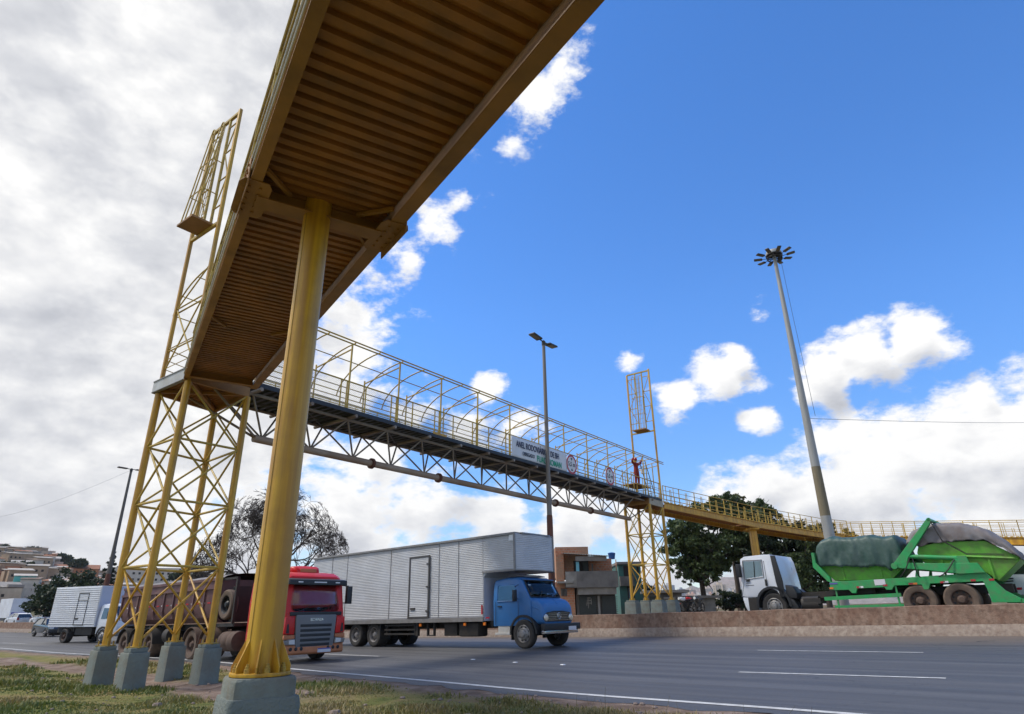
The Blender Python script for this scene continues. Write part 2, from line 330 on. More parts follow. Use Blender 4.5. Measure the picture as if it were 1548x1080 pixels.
def ground_z(X, Y):
    X = np.asarray(X, float); Y = np.asarray(Y, float)
    t = X + 14.; Z = -1.43 + .021 * (-14 + (t + np.sqrt(t * t + 16)) / 2); Z = np.where(X > 60, Z - .021 * (X - 60), Z)
    dn = sdist(NP, X, Y); df = sdist(FP, X, Y); Dc = np.hypot(X, Y)
    near = sst(.2, 1.0, -dn) * 0 + sst(.25, 1.3, np.where(dn > 0, 0, 0)); 
    cs = np.where(SIGN * dn > 0, SIGN * dn, 0)                     # metres from the edge line towards the camera
    z = Z - .05
    bank = .046 * sst(.1, .45, cs) - .05 * sst(.9, 1.6, cs) + .25 * np.exp(-(Dc / 9.5) ** 2) * sst(.8, 2.6, cs) + .12 * sst(4.8, 7, cs) - .07 * np.exp(-((cs - 3.4) / 1.2) ** 2)
    z = z + np.where(cs > 0, bank, 0)
    z = z + sst(.8, 2.5, cs) * (.15 * vnoise(X, Y, 1.7, 3) + .07 * vnoise(X, Y, .5, 4))
    fs = np.where(SIGN * df < 0, -SIGN * df, 0)                    # metres beyond the barrier
    z = z + .56 * sst(.8, 1.3, fs)
    z = z - .3 * sst(60, 160, fs)
    az = np.degrees(np.arctan2(X, Y))
    hl = np.interp(az, [-75, -50, -42, -38.5, -36, -34.5, -32, -28, -22, -15, -8, 0], [22, 33, 33, 31, 29.5, 22, 18.5, 18.5, 15, 10, 4, 0])
    z = z + np.where(Y > 0, hl * 1.42 * sst(170, 640, Dc) * (1 - .5 * sst(800, 1700, Dc)), 0) + np.where(Dc > 120, 3 * vnoise(X, Y, 60, 9) * sst(120, 300, Dc) * sst(-10, -20, az), 0)
    basin = np.where((az > -5) & (az < 80), 1, 0) * sst(90, 500, Dc)
    z = z - 16 * basin
    return z
SIGN = 1
SIGN = 1 if sdist(NP, np.array([0.]), np.array([0.]))[0] > 0 else -1
def gz(x, y): return float(ground_z(np.array([float(x)]), np.array([float(y)]))[0])
# ------------------------------------------------------------------ sun and sky
SUN_AZ, SUN_EL = R(-88), R(56)          # from the left, azimuth measured from +Y towards +X
sd = bpy.data.lights.new('sun', 'SUN'); sd.energy = 2.3; sd.angle = R(9); sd.color = (1, .95, .87)
so = bpy.data.objects.new('sun', sd); COL.objects.link(so)
sv = V((math.sin(SUN_AZ) * math.cos(SUN_EL), math.cos(SUN_AZ) * math.cos(SUN_EL), math.sin(SUN_EL)))
so.rotation_euler = sv.to_track_quat('Z', 'Y').to_euler(); so.location = (0, 0, 30)

W = bpy.data.worlds.new('World'); S.world = W; W.use_nodes = True
nt = W.node_tree; nt.nodes.clear(); L = nt.links.new
out = nd(nt, 'ShaderNodeOutputWorld')
sky = nd(nt, 'ShaderNodeTexSky'); sky.sky_type = 'NISHITA'; sky.sun_disc = False; sky.sun_elevation = SUN_EL; sky.sun_rotation = SUN_AZ
sky.air_density = 1.0; sky.dust_density = 0.; sky.ozone_density = 3.; sky.altitude = 1500
hs = nd(nt, 'ShaderNodeHueSaturation'); hs.inputs['Saturation'].default_value = 1.24; hs.inputs['Value'].default_value = 1.36; hs.inputs['Hue'].default_value = .506; L(sky.outputs[0], hs.inputs['Color'])
bg1 = nd(nt, 'ShaderNodeBackground'); bg1.inputs['Strength'].default_value = .15; sz = nd(nt, 'ShaderNodeSeparateXYZ'); tc0 = nd(nt, 'ShaderNodeTexCoord'); L(tc0.outputs['Generated'], sz.inputs[0])
lo = nd(nt, 'ShaderNodeMapRange'); lo.interpolation_type = 'SMOOTHSTEP'; lo.inputs['From Min'].default_value = 0.; lo.inputs['From Max'].default_value = .45; lo.inputs['To Min'].default_value = .60; lo.inputs['To Max'].default_value = 1.; L(sz.outputs[2], lo.inputs['Value'])
sc_ = nd(nt, 'ShaderNodeVectorMath', operation='SCALE'); L(hs.outputs[0], sc_.inputs[0]); L(lo.outputs[0], sc_.inputs['Scale']); L(sc_.outputs[0], bg1.inputs['Color'])
tc = nd(nt, 'ShaderNodeTexCoord'); DIR = tc.outputs['Generated']
def mth(op, a, b=None, c=None, clamp=False):
    n = nd(nt, 'ShaderNodeMath', operation=op); n.use_clamp = clamp
    for i, v in enumerate((a, b, c)):
        if v is None: continue
        if isinstance(v, (int, float)): n.inputs[i].default_value = v
        else: L(v, n.inputs[i])
    return n.outputs[0]
def blob(vec, d, r):
    n = nd(nt, 'ShaderNodeVectorMath', operation='DISTANCE'); L(vec, n.inputs[0]); n.inputs[1].default_value = d
    return mth('MULTIPLY_ADD', n.outputs['Value'], -1 / r, 1.)
# where the clouds stand in the sky: (photo pixel, angular size, height of its middle)
BL = [(60, 60, .55, 1.5), (250, 60, .42, 1.5), (40, 400, .5, 1.5), (250, 400, .36, 1.35), (120, 720, .34, 1.2), (330, 640, .24, 1.1), (300, 830, .22, .9), (520, 800, .17, .95),
      (560, 700, .085, .9), (620, 640, .075, .8), (500, 600, .09, .9), (540, 540, .06, .75), (515, 480, .05, .6), (700, 650, .06, .7), (735, 590, .045, .95), (775, 650, .06, .7), (650, 770, .10, .95), (760, 790, .085, .95), (870, 790, .08, .95), (960, 800, .07, .8),
      (850, 100, .055, .7), (810, 150, .06, .85), (780, 215, .04, .7), (660, 340, .06, .8), (620, 390, .05, .6), (700, 300, .04, .5), (590, 370, .04, .6),
      (1085, 575, .062, 1.2), (1035, 603, .05, 1.0), (1115, 545, .036, 1.0), (1140, 580, .04, .6), (1150, 640, .036, .95), (1000, 600, .03, .6), (955, 550, .022, .6),
      (1310, 538, .068, 1.15), (1385, 508, .056, 1.15), (1250, 568, .055, 1.05), (1425, 525, .042, .9), (1215, 588, .035, .9), (1480, 590, .026, .8), (1235, 670, .05, .85), (1285, 655, .04, .75), (1150, 478, .02, .35),
      (1330, 735, .13, 1.25), (1430, 705, .12, 1.3), (1540, 690, .14, 1.35), (1230, 750, .10, 1.15), (1160, 735, .07, 1.05), (1090, 735, .045, .8), (1060, 790, .07, .8), (1500, 800, .14, 1.1), (1300, 830, .12, .9), (1130, 840, .10, .7), (980, 850, .09, .7), (850, 860, .09, .8), (1120, 770, .07, .9)]
BLD = [(tuple(pxdir(x, y)), r, h) for x, y, r, h in BL]
for azd, el, r, h in ((-110, 35, .55, 1.3), (-150, 25, .5, 1.2), (-75, 60, .5, 1.4), (170, 40, .35, 1.), (120, 25, .3, 1.), (80, 30, .16, .9), (-60, 20, .4, 1.2), (150, 12, .4, 1.)):  # extra clouds outside the view, added to make the light semi-overcast
    a, e = R(azd), R(el); BLD.append(((math.sin(a) * math.cos(e), math.cos(a) * math.cos(e), math.sin(e)), r, h))
def density(vec):
    cur = None
    for d, r, h in BLD:
        b = mth('MULTIPLY', blob(vec, d, r), h)
        cur = b if cur is None else mth('SMOOTH_MAX', cur, b, .25)
    return cur
wob = nd(nt, 'ShaderNodeTexNoise', Scale=9., Detail=3.); L(DIR, wob.inputs['Vector'])
wv = nd(nt, 'ShaderNodeVectorMath', operation='MULTIPLY_ADD'); L(wob.outputs['Color'], wv.inputs[0]); wv.inputs[1].default_value = (.05, .05, .035); wv.inputs[2].default_value = (-.025, -.025, -.0175)
ad = nd(nt, 'ShaderNodeVectorMath', operation='ADD'); L(DIR, ad.inputs[0]); L(wv.outputs[0], ad.inputs[1])
den = density(ad.outputs[0])
uv_ = nd(nt, 'ShaderNodeVectorMath', operation='ADD'); L(ad.outputs[0], uv_.inputs[0]); uv_.inputs[1].default_value = (-.008, 0, .03); den_up = density(uv_.outputs[0])
def fbm(off, sc=14., det=11., rough=.63):
    mp = nd(nt, 'ShaderNodeMapping'); mp.inputs['Location'].default_value = off; mp.inputs['Scale'].default_value = (1, 1, 1.7); L(DIR, mp.inputs['Vector'])
    n = nd(nt, 'ShaderNodeTexNoise', Scale=sc, Detail=det, Roughness=rough); L(mp.outputs[0], n.inputs['Vector']); return n.outputs['Fac']
F0 = fbm((0, 0, 0)); G0 = fbm((0, 0, 0), 8., 4.5, .5); G1 = fbm(tuple(-.035 * c for c in sv), 8., 4.5, .5)
big = fbm((3.1, 1.7, .4), 3.2, 5., .5); mid = fbm((1.1, 5.7, 2.4), 6.5, 6., .55)
edge = mth('ADD', den, mth('MULTIPLY', mth('SUBTRACT', F0, .5), 2.1))
cov = nd(nt, 'ShaderNodeMapRange'); cov.interpolation_type = 'SMOOTHSTEP'; cov.inputs['From Min'].default_value = .13; cov.inputs['From Max'].default_value = .60; L(edge, cov.inputs['Value'])
# light on the cloud: bright towards the sun, grey where it is thick and underneath
rel = mth('MULTIPLY', mth('SUBTRACT', G0, G1), 2.4)
thick = nd(nt, 'ShaderNodeMapRange'); thick.inputs['From Min'].default_value = .45; thick.inputs['From Max'].default_value = 1.5; L(edge, thick.inputs['Value'])
sh = mth('ADD', mth('MULTIPLY', mth('SUBTRACT', big, .5), 1.15), mth('MULTIPLY', mth('SUBTRACT', mid, .5), .8))
br = mth('ADD', mth('SUBTRACT', .93, mth('MULTIPLY', thick.outputs[0], .50)), mth('ADD', mth('ADD', mth('MULTIPLY', rel, .45), mth('MULTIPLY', mth('SUBTRACT', den, den_up), .95)), sh), clamp=True)
ramp = nd(nt, 'ShaderNodeValToRGB'); cr = ramp.color_ramp
cr.elements[0].position = .05; cr.elements[0].color = (.40, .415, .46, 1); cr.elements[1].position = .95; cr.elements[1].color = (.88, .875, .865, 1)
e = cr.elements.new(.5); e.color = (.60, .61, .64, 1)
L(br, ramp.inputs[0])
bg2 = nd(nt, 'ShaderNodeBackground'); bg2.inputs['Strength'].default_value = .90; L(ramp.outputs[0], bg2.inputs['Color'])
mx = nd(nt, 'ShaderNodeMixShader'); L(cov.outputs[0], mx.inputs[0]); L(bg1.outputs[0], mx.inputs[1]); L(bg2.outputs[0], mx.inputs[2]); L(mx.outputs[0], out.inputs['Surface'])
S.view_settings.view_transform = 'Standard'; S.view_settings.look = 'None'; S.view_settings.exposure = .42; S.view_settings.gamma = 1
W.cycles.sampling_method = 'MANUAL'; W.cycles.sample_map_resolution = 512

# ------------------------------------------------------------------ ground sheet
def ground_material():
    m = bpy.data.materials.new('dry_grass_and_soil'); m.use_nodes = True; nt = m.node_tree; b = nt.nodes['Principled BSDF']; L = nt.links.new
    b.inputs['Roughness'].default_value = .95; b.inputs['Specular IOR Level'].default_value = .2
    tc = nd(nt, 'ShaderNodeTexCoord')
    def noise(sc, det=8., ro=.6):
        n = nd(nt, 'ShaderNodeTexNoise', Scale=sc, Detail=det, Roughness=ro); L(tc.outputs['Object'], n.inputs['Vector']); return n.outputs['Fac']
    def rampn(v, els):
        r = nd(nt, 'ShaderNodeValToRGB'); c = r.color_ramp
        c.elements[0].position, c.elements[0].color = els[0][0], (*els[0][1], 1); c.elements[1].position, c.elements[1].color = els[-1][0], (*els[-1][1], 1)
        for p, col in els[1:-1]: x = c.elements.new(p); x.color = (*col, 1)
        L(v, r.inputs[0]); return r.outputs[0]
    turf = rampn(noise(1.1), [(.34, (.095, .115, .028)), (.46, (.155, .15, .042)), (.56, (.21, .175, .06)), (.68, (.20, .14, .065))])
    soil = rampn(noise(2.4), [(.35, (.135, .092, .066)), (.5, (.20, .142, .108)), (.65, (.27, .205, .165))])
    far = rampn(noise(.05), [(.35, (.05, .075, .02)), (.5, (.11, .10, .045)), (.62, (.20, .105, .06))])
    at_ = nd(nt, 'ShaderNodeAttribute'); at_.attribute_name = 'zone'; sp = nd(nt, 'ShaderNodeSeparateColor'); L(at_.outputs['Color'], sp.inputs[0])
    x = nd(nt, 'ShaderNodeMix', data_type='RGBA'); L(sp.outputs[0], x.inputs[0]); L(turf, x.inputs[6]); L(soil, x.inputs[7])
    y = nd(nt, 'ShaderNodeMix', data_type='RGBA'); L(sp.outputs[1], y.inputs[0]); L(x.outputs[2], y.inputs[6]); L(far, y.inputs[7])
    L(y.outputs[2], b.inputs['Base Color'])
    bp = nd(nt, 'ShaderNodeBump', Strength=.7, Distance=.05); L(noise(14.), bp.inputs['Height']); L(bp.outputs[0], b.inputs['Normal'])
    return m
rad = np.concatenate([[0.3], np.geomspace(1.0, 60, 190), np.geomspace(62, 700, 60), np.geomspace(760, 4200, 22)])
azs = np.concatenate([np.linspace(-62, 50, 300), np.linspace(52, 296, 60)])
RR, AA = np.meshgrid(rad, np.radians(azs), indexing='ij')
GX, GY = RR * np.sin(AA), RR * np.cos(AA); GZ = ground_z(GX, GY)
na, nb = GX.shape
vs = np.stack([GX, GY, GZ], -1).reshape(-1, 3)
fs = []
for i in range(na - 1):
    for j in range(nb):
        k = (j + 1) % nb; fs.append((i * nb + j, i * nb + k, (i + 1) * nb + k, (i + 1) * nb + j))
me = bpy.data.meshes.new('ground'); me.from_pydata(vs.tolist(), [], fs); me.shade_smooth()
dn = SIGN * sdist(NP, GX, GY); df = -SIGN * sdist(FP, GX, GY); DC = np.hypot(GX, GY)
wig = 1.2 * vnoise(GX, GY, 2.2, 11) + .6 * vnoise(GX, GY, .7, 12)
# bare soil: the shoulder beside the edge line, the trodden strip under the tower, the verge beyond the barrier
shoulder = 1 - sst(.95, 1.5, dn + .4 * wig)
track = sst(.2, .6, 1 - np.abs(dn - 3.3 + .7 * wig) / 1.25) * sst(12.5, 15.5, np.hypot(GX, GY))
soil = np.clip(np.maximum(shoulder * (dn > -1), track * (dn > 0)), 0, 1); soil = np.where(df > 0, .75, soil)
farz = np.where(df > 0, sst(25, 60, df), sst(60, 120, DC))
ca = me.color_attributes.new('zone', 'FLOAT_COLOR', 'POINT')
ca.data.foreach_set('color', np.stack([soil, farz, soil * 0, soil * 0 + 1], -1).reshape(-1).astype(np.float32))
me.materials.append(ground_material()); g = bpy.data.objects.new('ground', me); COL.objects.link(g); tag(g, kind='structure')

# ------------------------------------------------------------------ road
def asphalt():
    m = bpy.data.materials.new('worn_asphalt'); m.use_nodes = True; nt = m.node_tree; b = nt.nodes['Principled BSDF']; L = nt.links.new
    b.inputs['Specular IOR Level'].default_value = .45
    tc = nd(nt, 'ShaderNodeTexCoord'); uv = nd(nt, 'ShaderNodeUVMap'); 
    mp = nd(nt, 'ShaderNodeMapping'); mp.inputs['Scale'].default_value = (.035, 1., 1.); L(uv.outputs[0], mp.inputs[0])
    def nz(vec, sc, det=6., ro=.6):
        n = nd(nt, 'ShaderNodeTexNoise', Scale=sc, Detail=det, Roughness=ro); L(vec, n.inputs['Vector']); return n.outputs['Fac']
    r = nd(nt, 'ShaderNodeValToRGB'); c = r.color_ramp
    c.elements[0].position = .34; c.elements[0].color = (.050, .050, .054, 1); c.elements[1].position = .68; c.elements[1].color = (.108, .104, .102, 1)
    L(nz(mp.outputs[0], 1.5, 7.), r.inputs[0])                     # streaks along the wheel tracks
    g = nd(nt, 'ShaderNodeMapRange'); g.inputs['From Min'].default_value = .3; g.inputs['From Max'].default_value = .7; g.inputs['To Min'].default_value = .72; g.inputs['To Max'].default_value = 1.28; L(nz(tc.outputs['Object'], 55., 3.), g.inputs['Value'])
    mm = nd(nt, 'ShaderNodeVectorMath', operation='SCALE'); L(r.outputs[0], mm.inputs[0]); L(g.outputs[0], mm.inputs['Scale'])
    # dust towards the two edges
    sp = nd(nt, 'ShaderNodeSeparateXYZ'); L(uv.outputs[0], sp.inputs[0])
    ed = nd(nt, 'ShaderNodeMath', operation='MULTIPLY_ADD'); L(nz(tc.outputs['Object'], .8), ed.inputs[0]); ed.inputs[1].default_value = 2.6; L(sp.outputs[1], ed.inputs[2])
    dr = nd(nt, 'ShaderNodeMapRange'); dr.inputs['From Min'].default_value = 14.6; dr.inputs['From Max'].default_value = 18.0; dr.inputs['To Max'].default_value = .75; L(ed.outputs[0], dr.inputs['Value'])
    mx = nd(nt, 'ShaderNodeMix', data_type='RGBA'); L(dr.outputs[0], mx.inputs[0]); L(mm.outputs[0], mx.inputs[6]); mx.inputs[7].default_value = (.155, .125, .105, 1)
    # cracks and tar-filled patches
    vo = nd(nt, 'ShaderNodeTexVoronoi', Scale=.42); vo.feature = 'DISTANCE_TO_EDGE'; nw = nd(nt, 'ShaderNodeTexNoise', Scale=1.3, Detail=6.); L(tc.outputs['Object'], nw.inputs['Vector'])
    wa = nd(nt, 'ShaderNodeVectorMath', operation='MULTIPLY_ADD'); L(nw.outputs['Color'], wa.inputs[0]); wa.inputs[1].default_value = (1.6, 1.6, 0); L(tc.outputs['Object'], wa.inputs[2]); L(wa.outputs[0], vo.inputs['Vector'])
    ck = nd(nt, 'ShaderNodeMapRange'); ck.inputs['From Min'].default_value = .004; ck.inputs['From Max'].default_value = .012; ck.inputs['To Min'].default_value = 1.; ck.inputs['To Max'].default_value = 0.; L(vo.outputs['Distance'], ck.inputs['Value'])
    cm = nd(nt, 'ShaderNodeMapRange'); cm.inputs['From Min'].default_value = .5; cm.inputs['From Max'].default_value = .62; L(nz(tc.outputs['Object'], .23), cm.inputs['Value'])
    cx = nd(nt, 'ShaderNodeMath', operation='MULTIPLY'); L(ck.outputs[0], cx.inputs[0]); L(cm.outputs[0], cx.inputs[1])
    st = nd(nt, 'ShaderNodeMapRange'); st.inputs['From Min'].default_value = .60; st.inputs['From Max'].default_value = .70; st.inputs['To Max'].default_value = .45; L(nz(mp.outputs[0], .9, 9.), st.inputs['Value'])
    cz = nd(nt, 'ShaderNodeMath', operation='MAXIMUM'); L(cx.outputs[0], cz.inputs[0]); L(st.outputs[0], cz.inputs[1])
    m3 = nd(nt, 'ShaderNodeMix', data_type='RGBA'); L(cz.outputs[0], m3.inputs[0]); L(mx.outputs[2], m3.inputs[6]); m3.inputs[7].default_value = (.032, .032, .034, 1)
    L(m3.outputs[2], b.inputs['Base Color'])
    rr = nd(nt, 'ShaderNodeMapRange'); rr.inputs['To Min'].default_value = .42; rr.inputs['To Max'].default_value = .72; L(nz(mp.outputs[0], 2.2), rr.inputs['Value']); L(rr.outputs[0], b.inputs['Roughness'])
    bp = nd(nt, 'ShaderNodeBump', Strength=.25, Distance=.01); L(nz(tc.outputs['Object'], 90., 3.), bp.inputs['Height']); L(bp.outputs[0], b.inputs['Normal'])
    return m
MT['asphalt'] = asphalt()
def offset(poly, d):
    out = []
    for i, p in enumerate(poly):
        t = (poly[min(i + 1, len(poly) - 1)] - poly[max(i - 1, 0)]).normalized(); n = V((-t.y, t.x, 0)); out.append(p + n * (d * SIGN))
    return out
NL, FL = lin(NEAR, 1), lin(FAR, 1)
NPd, FPd = catmull(NEAR, 10), catmull(FAR, 10)
NE = offset(NPd, .55)                                              # asphalt runs a little past the edge line
K = 14
P = np.zeros((len(NE), K + 1, 3)); dist = 0
UVs = np.zeros((len(NE), K + 1, 2))
FPx = catmull(FAR, 60)
FPm = []; j0 = 0
for a in NE:                                                    # pair each near-edge point with the nearest point of the far edge, never stepping back
    j0 = min(range(j0, len(FPx)), key=lambda j: (FPx[j] - a).length); FPm.append(FPx[j0])
for i, (a, b) in enumerate(zip(NE, FPm)):
    if i: dist += (NE[i] - NE[i - 1]).length
    wdt = (b - a).length
    for k in range(K + 1):
        q = a.lerp(b, k / K); wob_ = 0
        if k == 0: q = q + (a - b).normalized() * (.10 * math.sin(i * 1.7) + .08 * math.sin(i * 4.1))
        P[i, k] = (q.x, q.y, zr(q.x)); UVs[i, k] = (dist, wdt * k / K)
mb = MB().grid(P); road = mb.build('road', 'asphalt', fixn=False)
uvl = road.data.uv_layers.new(name='UVMap'); flat = UVs.reshape(-1, 2)
for lp in road.data.loops: uvl.data[lp.index].uv = flat[lp.vertex_index]
tag(road, kind='structure')
if road.data.polygons[0].normal.z < 0: road.data.flip_normals()
def stripe(name, pts, w, closed=False):
    Pn = []
    for i, p in enumerate(pts):
        t = (pts[min(i + 1, len(pts) - 1)] - pts[max(i - 1, 0)]).normalized(); n = V((-t.y, t.x, 0)) * (w / 2)
        Pn.append([(*(p + n).xy, zr((p + n).x) + .006), (*(p - n).xy, zr((p - n).x) + .006)])
    o = MB().grid(Pn).build(name, 'paint', fixn=True, smooth=0)
    if o.data.polygons[0].normal.z < 0: o.data.flip_normals()
    return tag(o, kind='structure')
stripe('edge_line', NPd, .16)
def gp(x, y):        # photo pixel on the road surface
    r = ray(x, y); t = .01
    for _ in range(80): t = .5 * t + .5 * zr(r.x * t) / r.z
    return V((r.x * t, r.y * t, 0))
for a, b in (((1117, 1016.5), (1430, 1026)), ((1145, 983.5), (1396, 987)), ((478, 988.6), (573, 992.6)), ((3, 972.3), (38, 973.4))):
    A, B = gp(*a), gp(*b); stripe('lane_line', [A.lerp(B, k / 6) for k in range(7)], .13)
# more dashes where the lanes run on out of the picture
A, B = gp(1117, 1016.5), gp(1430, 1026); u = (B - A)
for k in (2.9,): stripe('lane_line', [A + u * (k + j / 6) for j in range(7)], .13)
for (x, y, w) in ((715, 997.6, 'first'), (779, 1002.0, 'second'), (851, 1005.6, 'third')):
    p = gp(x, y); o = MB().loft([[(sx * a, sy * a, z) for sx, sy in ((-1, -1), (1, -1), (1, 1), (-1, 1))] for a, z in ((.055, 0), (.045, .015), (.022, .018))]).build('road_stud', 'whitelens')
    o.location = (p.x, p.y, zr(p.x) + .003); o.rotation_euler.z = R(-45)
    tag(o, f'small white road stud in the near lane, {w} of three from the left', 'road stud', 'road studs in the near lane')
# other carriageway beyond the barrier
F2, F3 = offset(FPd, -.9), offset(FPd, -11.5)
Pn = []
for a, b in zip(F2, F3): Pn.append([(q.x, q.y, zr(q.x) + .555) for q in (a.lerp(b, k / 6) for k in range(7))])
o = MB().grid(Pn).build('far_road', mat('far_asphalt', (.10, .098, .095), .8, col2=(.15, .125, .105), scale=.6, amt=.6), fixn=False)
if o.data.polygons[0].normal.z < 0: o.data.flip_normals()
tag(o, kind='structure')

# ------------------------------------------------------------------ concrete median barrier
bar = thing('concrete_barrier', 'long dusty concrete median barrier with reddish stained upper half', 'barrier')
prof_b = [(-.02, -.1), (-.02, .08), (.10, .40)]; 
def sweep(pl, prof):
    rings = []
    for i, p in enumerate(pl):
        t = (pl[min(i + 1, len(pl) - 1)] - pl[max(i - 1, 0)]).normalized(); n = V((-t.y, t.x, 0)) * (-SIGN)
        jit = .012 * math.sin(i * 2.3) + .01 * math.sin(i * 5.1)
        rings.append([(p.x + n.x * o, p.y + n.y * o, zr(p.x) + h + (jit if h > .5 else 0)) for o, h in prof])
    return rings
BP = catmull(FAR, 14)
MB().loft(sweep(BP, [(-.02, -.15), (-.02, .07), (.09, .38), (.43, .38), (.43, -.15)])).build('base', 'barrier', bar, smooth=30)
MB().loft(sweep(BP, [(.087, .382), (.15, .90), (.155, 1.0), (.19, 1.02), (.33, 1.02), (.365, 1.0), (.43, .382)])).build('upper_wall', 'barrier_top', bar, smooth=30)
# ================================================================== footbridge
EB = V((.599, .8005, 0)); ER = V((.8005, -.599, 0)); UZ = V((0, 0, 1))
LA, LB, LC, LD = V((-10.65, 17.72, 0)), V((-9.25, 16.66, 0)), V((-9.86, 19.7, 0)), V((-8.15, 18.14, 0))
FD = V((9.87, 42.21, 0))
def fq(s, off): return FD + EB * s - ER * off
FLC, FLB, FLA = V((8.12, 44.25, 0)), V((8.52, 39.5, 0)), V((7.35, 43.9, 0))
# far legs are set out from where each stands along its own line of sight, on the same rectangle as the near ones
FLD = FD; FLB = FD - EB * 1.95; FLC = FD - ER * 1.75; FLA = FLB - ER * 1.75
RD = V((-.5128, .8585, 0)); RM = V((.8585, .5128, 0))                  # near ramp: along it (uphill) and across it
def rz_(t): return 4.58 + .1067 * (t - 3.8)
def rp(t, n, dz=0): return RD * t + RM * n + UZ * (rz_(t) + dz)

# ---- towers
def tower(legs, z0, levels, label, lz=0):
    c = sum(legs, V()) / 4; t = thing('support_tower', label, 'tower', (c.x, c.y, z0))
    L_ = [V((l.x - c.x, l.y - c.y, 0)) for l in legs]; top = levels[-1] - z0
    for l in L_:
        lg = MB().bar(l + UZ * .03, l + UZ * top, .098, 14).build('leg', 'yellow', t)
        bp = MB(); bp.bx(l.x - .17, l.x + .17, l.y - .17, l.y + .17, .0, .03)
        for a in range(4):
            d = V((math.cos(a * math.pi / 2 + .78), math.sin(a * math.pi / 2 + .78), 0)); bp.rb(l + d * .09 + UZ * .035, l + d * .09 + UZ * .2, .012, .0) if 0 else None
            bp.bar(l + d * .17 + UZ * .03, l + d * .17 + UZ * .12, .018, 8)
            bp.prism([(.095, .035), (.19, .035), (.095, .16)], -.006, .006) if 0 else None
        bp.build('base_plate', 'bolt', t)
    order = (0, 1, 3, 2)
    for k, (a, b) in enumerate(zip(levels[:-1], levels[1:])):
        a -= z0; b -= z0
        for e in range(4):
            p, q = L_[order[e]], L_[order[(e + 1) % 4]]
            ins = (q - p).normalized() * .08; nrm = (q - p).cross(UZ).normalized() * .035
            a_ = a + (.22 if k == 0 else .04); b_ = b - .04
            MB().bar(p + ins + nrm + UZ * a_, q - ins + nrm + UZ * b_, .030, 8).build('brace', 'yellow_thin' if k else 'yellow', t)
            MB().bar(q - ins - nrm + UZ * a_, p + ins - nrm + UZ * b_, .030, 8).build('brace', 'yellow_thin' if k else 'yellow', t)
            if k in HORIZ and b < top - .1: MB().bar(p + ins + UZ * b, q - ins + UZ * b, .034, 8).build('strut', 'yellow_thin', t)
    return t
HORIZ = (0, 1, 2, 3)
tower([LA, LB, LC, LD], -.76, [-.76, 1.16, 2.83, 4.49, 6.14], 'yellow latticed four-leg steel tower beside the road, close by, carrying the bridge corner')
tower([FLA, FLB, FLC, FLD], .40, [.40, 2.5, 4.33, 6.15], 'small far-off yellow latticed tower behind the concrete barrier, carrying the other bridge end')

# ---- concrete footings
def pedestal(p, ztop, zbot, a, b, rot, label, group):
    t = thing('concrete_footing', label, 'footing', (p.x, p.y, zbot), rot, group)
    h = ztop - zbot; m = MB()
    n = 8; rings = []
    for k in range(n + 1):
        f = k / n; aa = a + (b - a) * f; rings.append([(sx * aa, sy * aa, h * f * .93) for sx, sy in ((-1, -1), (1, -1), (1, 1), (-1, 1))])
    m.loft(rings); m.build('block', 'pedestal', t, smooth=30, bevel=.018)
    MB().bx(-b * .82, b * .82, -b * .82, b * .82, h * .932, h).build('grout_cap', 'pedestal_rough', t, bevel=.012)
for p, zb, lb in ((LA, -2.1, 'leftmost green-grey footing of the near tower, outermost leg'), (LB, -2.2, 'second footing from the left under the near tower, nearest the camera'),
                  (LC, -2.1, 'third footing from the left under the near tower, set back towards the road'), (LD, -2.1, 'rightmost footing of the near tower, beside the big round column')):
    pedestal(p, -.76, zb, .275, .245, R(-38), lb, 'footings of the near tower')
for p, lb in ((FLA, 'leftmost footing of the far tower behind the barrier'), (FLC, 'second footing from the left under the far tower'),
              (FLB, 'third footing from the left under the far tower, nearest the barrier'), (FLD, 'rightmost footing of the far tower behind the barrier')):
    pedestal(p, .40, -.95, .40, .36, R(-36), lb, 'footings of the far tower')

# ---- big round column under the ramp
CX, CY = -2.62, 7.10; zt = -.595
pc = thing('concrete_footing', 'large rough rounded concrete footing under the thick yellow column', 'footing', (CX, CY, -1.7))
def rr_ring(a, r, z, n=6, jit=0):
    out = []
    for (sx, sy, a0) in ((1, 1, 0), (-1, 1, 90), (-1, -1, 180), (1, -1, 270)):
        for k in range(n + 1):
            t = R(a0 + 90 * k / n); j = 1 + jit * (random.random() - .5)
            out.append(((sx * (a - r) + r * math.cos(t)) * j, (sy * (a - r) + r * math.sin(t)) * j, z))
    return out
rings = [rr_ring(a, .07, z, 4, jit=.018) for a, z in ((.385, 0), (.37, .3), (.358, .55), (.352, .75), (.35, .86))] + [rr_ring(.335, .06, .925, 4, jit=.02)]
o = MB().loft(rings).build('block', 'pedestal_rough', pc, smooth=40); o.rotation_euler.z = R(33)
o = MB().loft([rr_ring(.315, .10, .9, 2), rr_ring(.312, .10, 1.075, 2), rr_ring(.30, .10, 1.10, 2)]).build('collar', 'pedestal', pc, smooth=25); o.rotation_euler.z = R(33)
col = thing('bridge_column', 'thick smooth round yellow steel column holding up the near ramp', 'column', (CX, CY, zt))
MB().lathe([(.175, .03), (.175, 3.0), (.175, 5.92)], n=48).build('shaft', 'yellow', col)
MB().bar((-.09, -.153, .3), (-.09, -.153, 5.6), .0035, 6).build('weld_seam', 'bolt', col)
MB().lathe([(.298, 0), (.298, .035)], n=40).build('base_plate', 'yellow', col, bevel=.006)
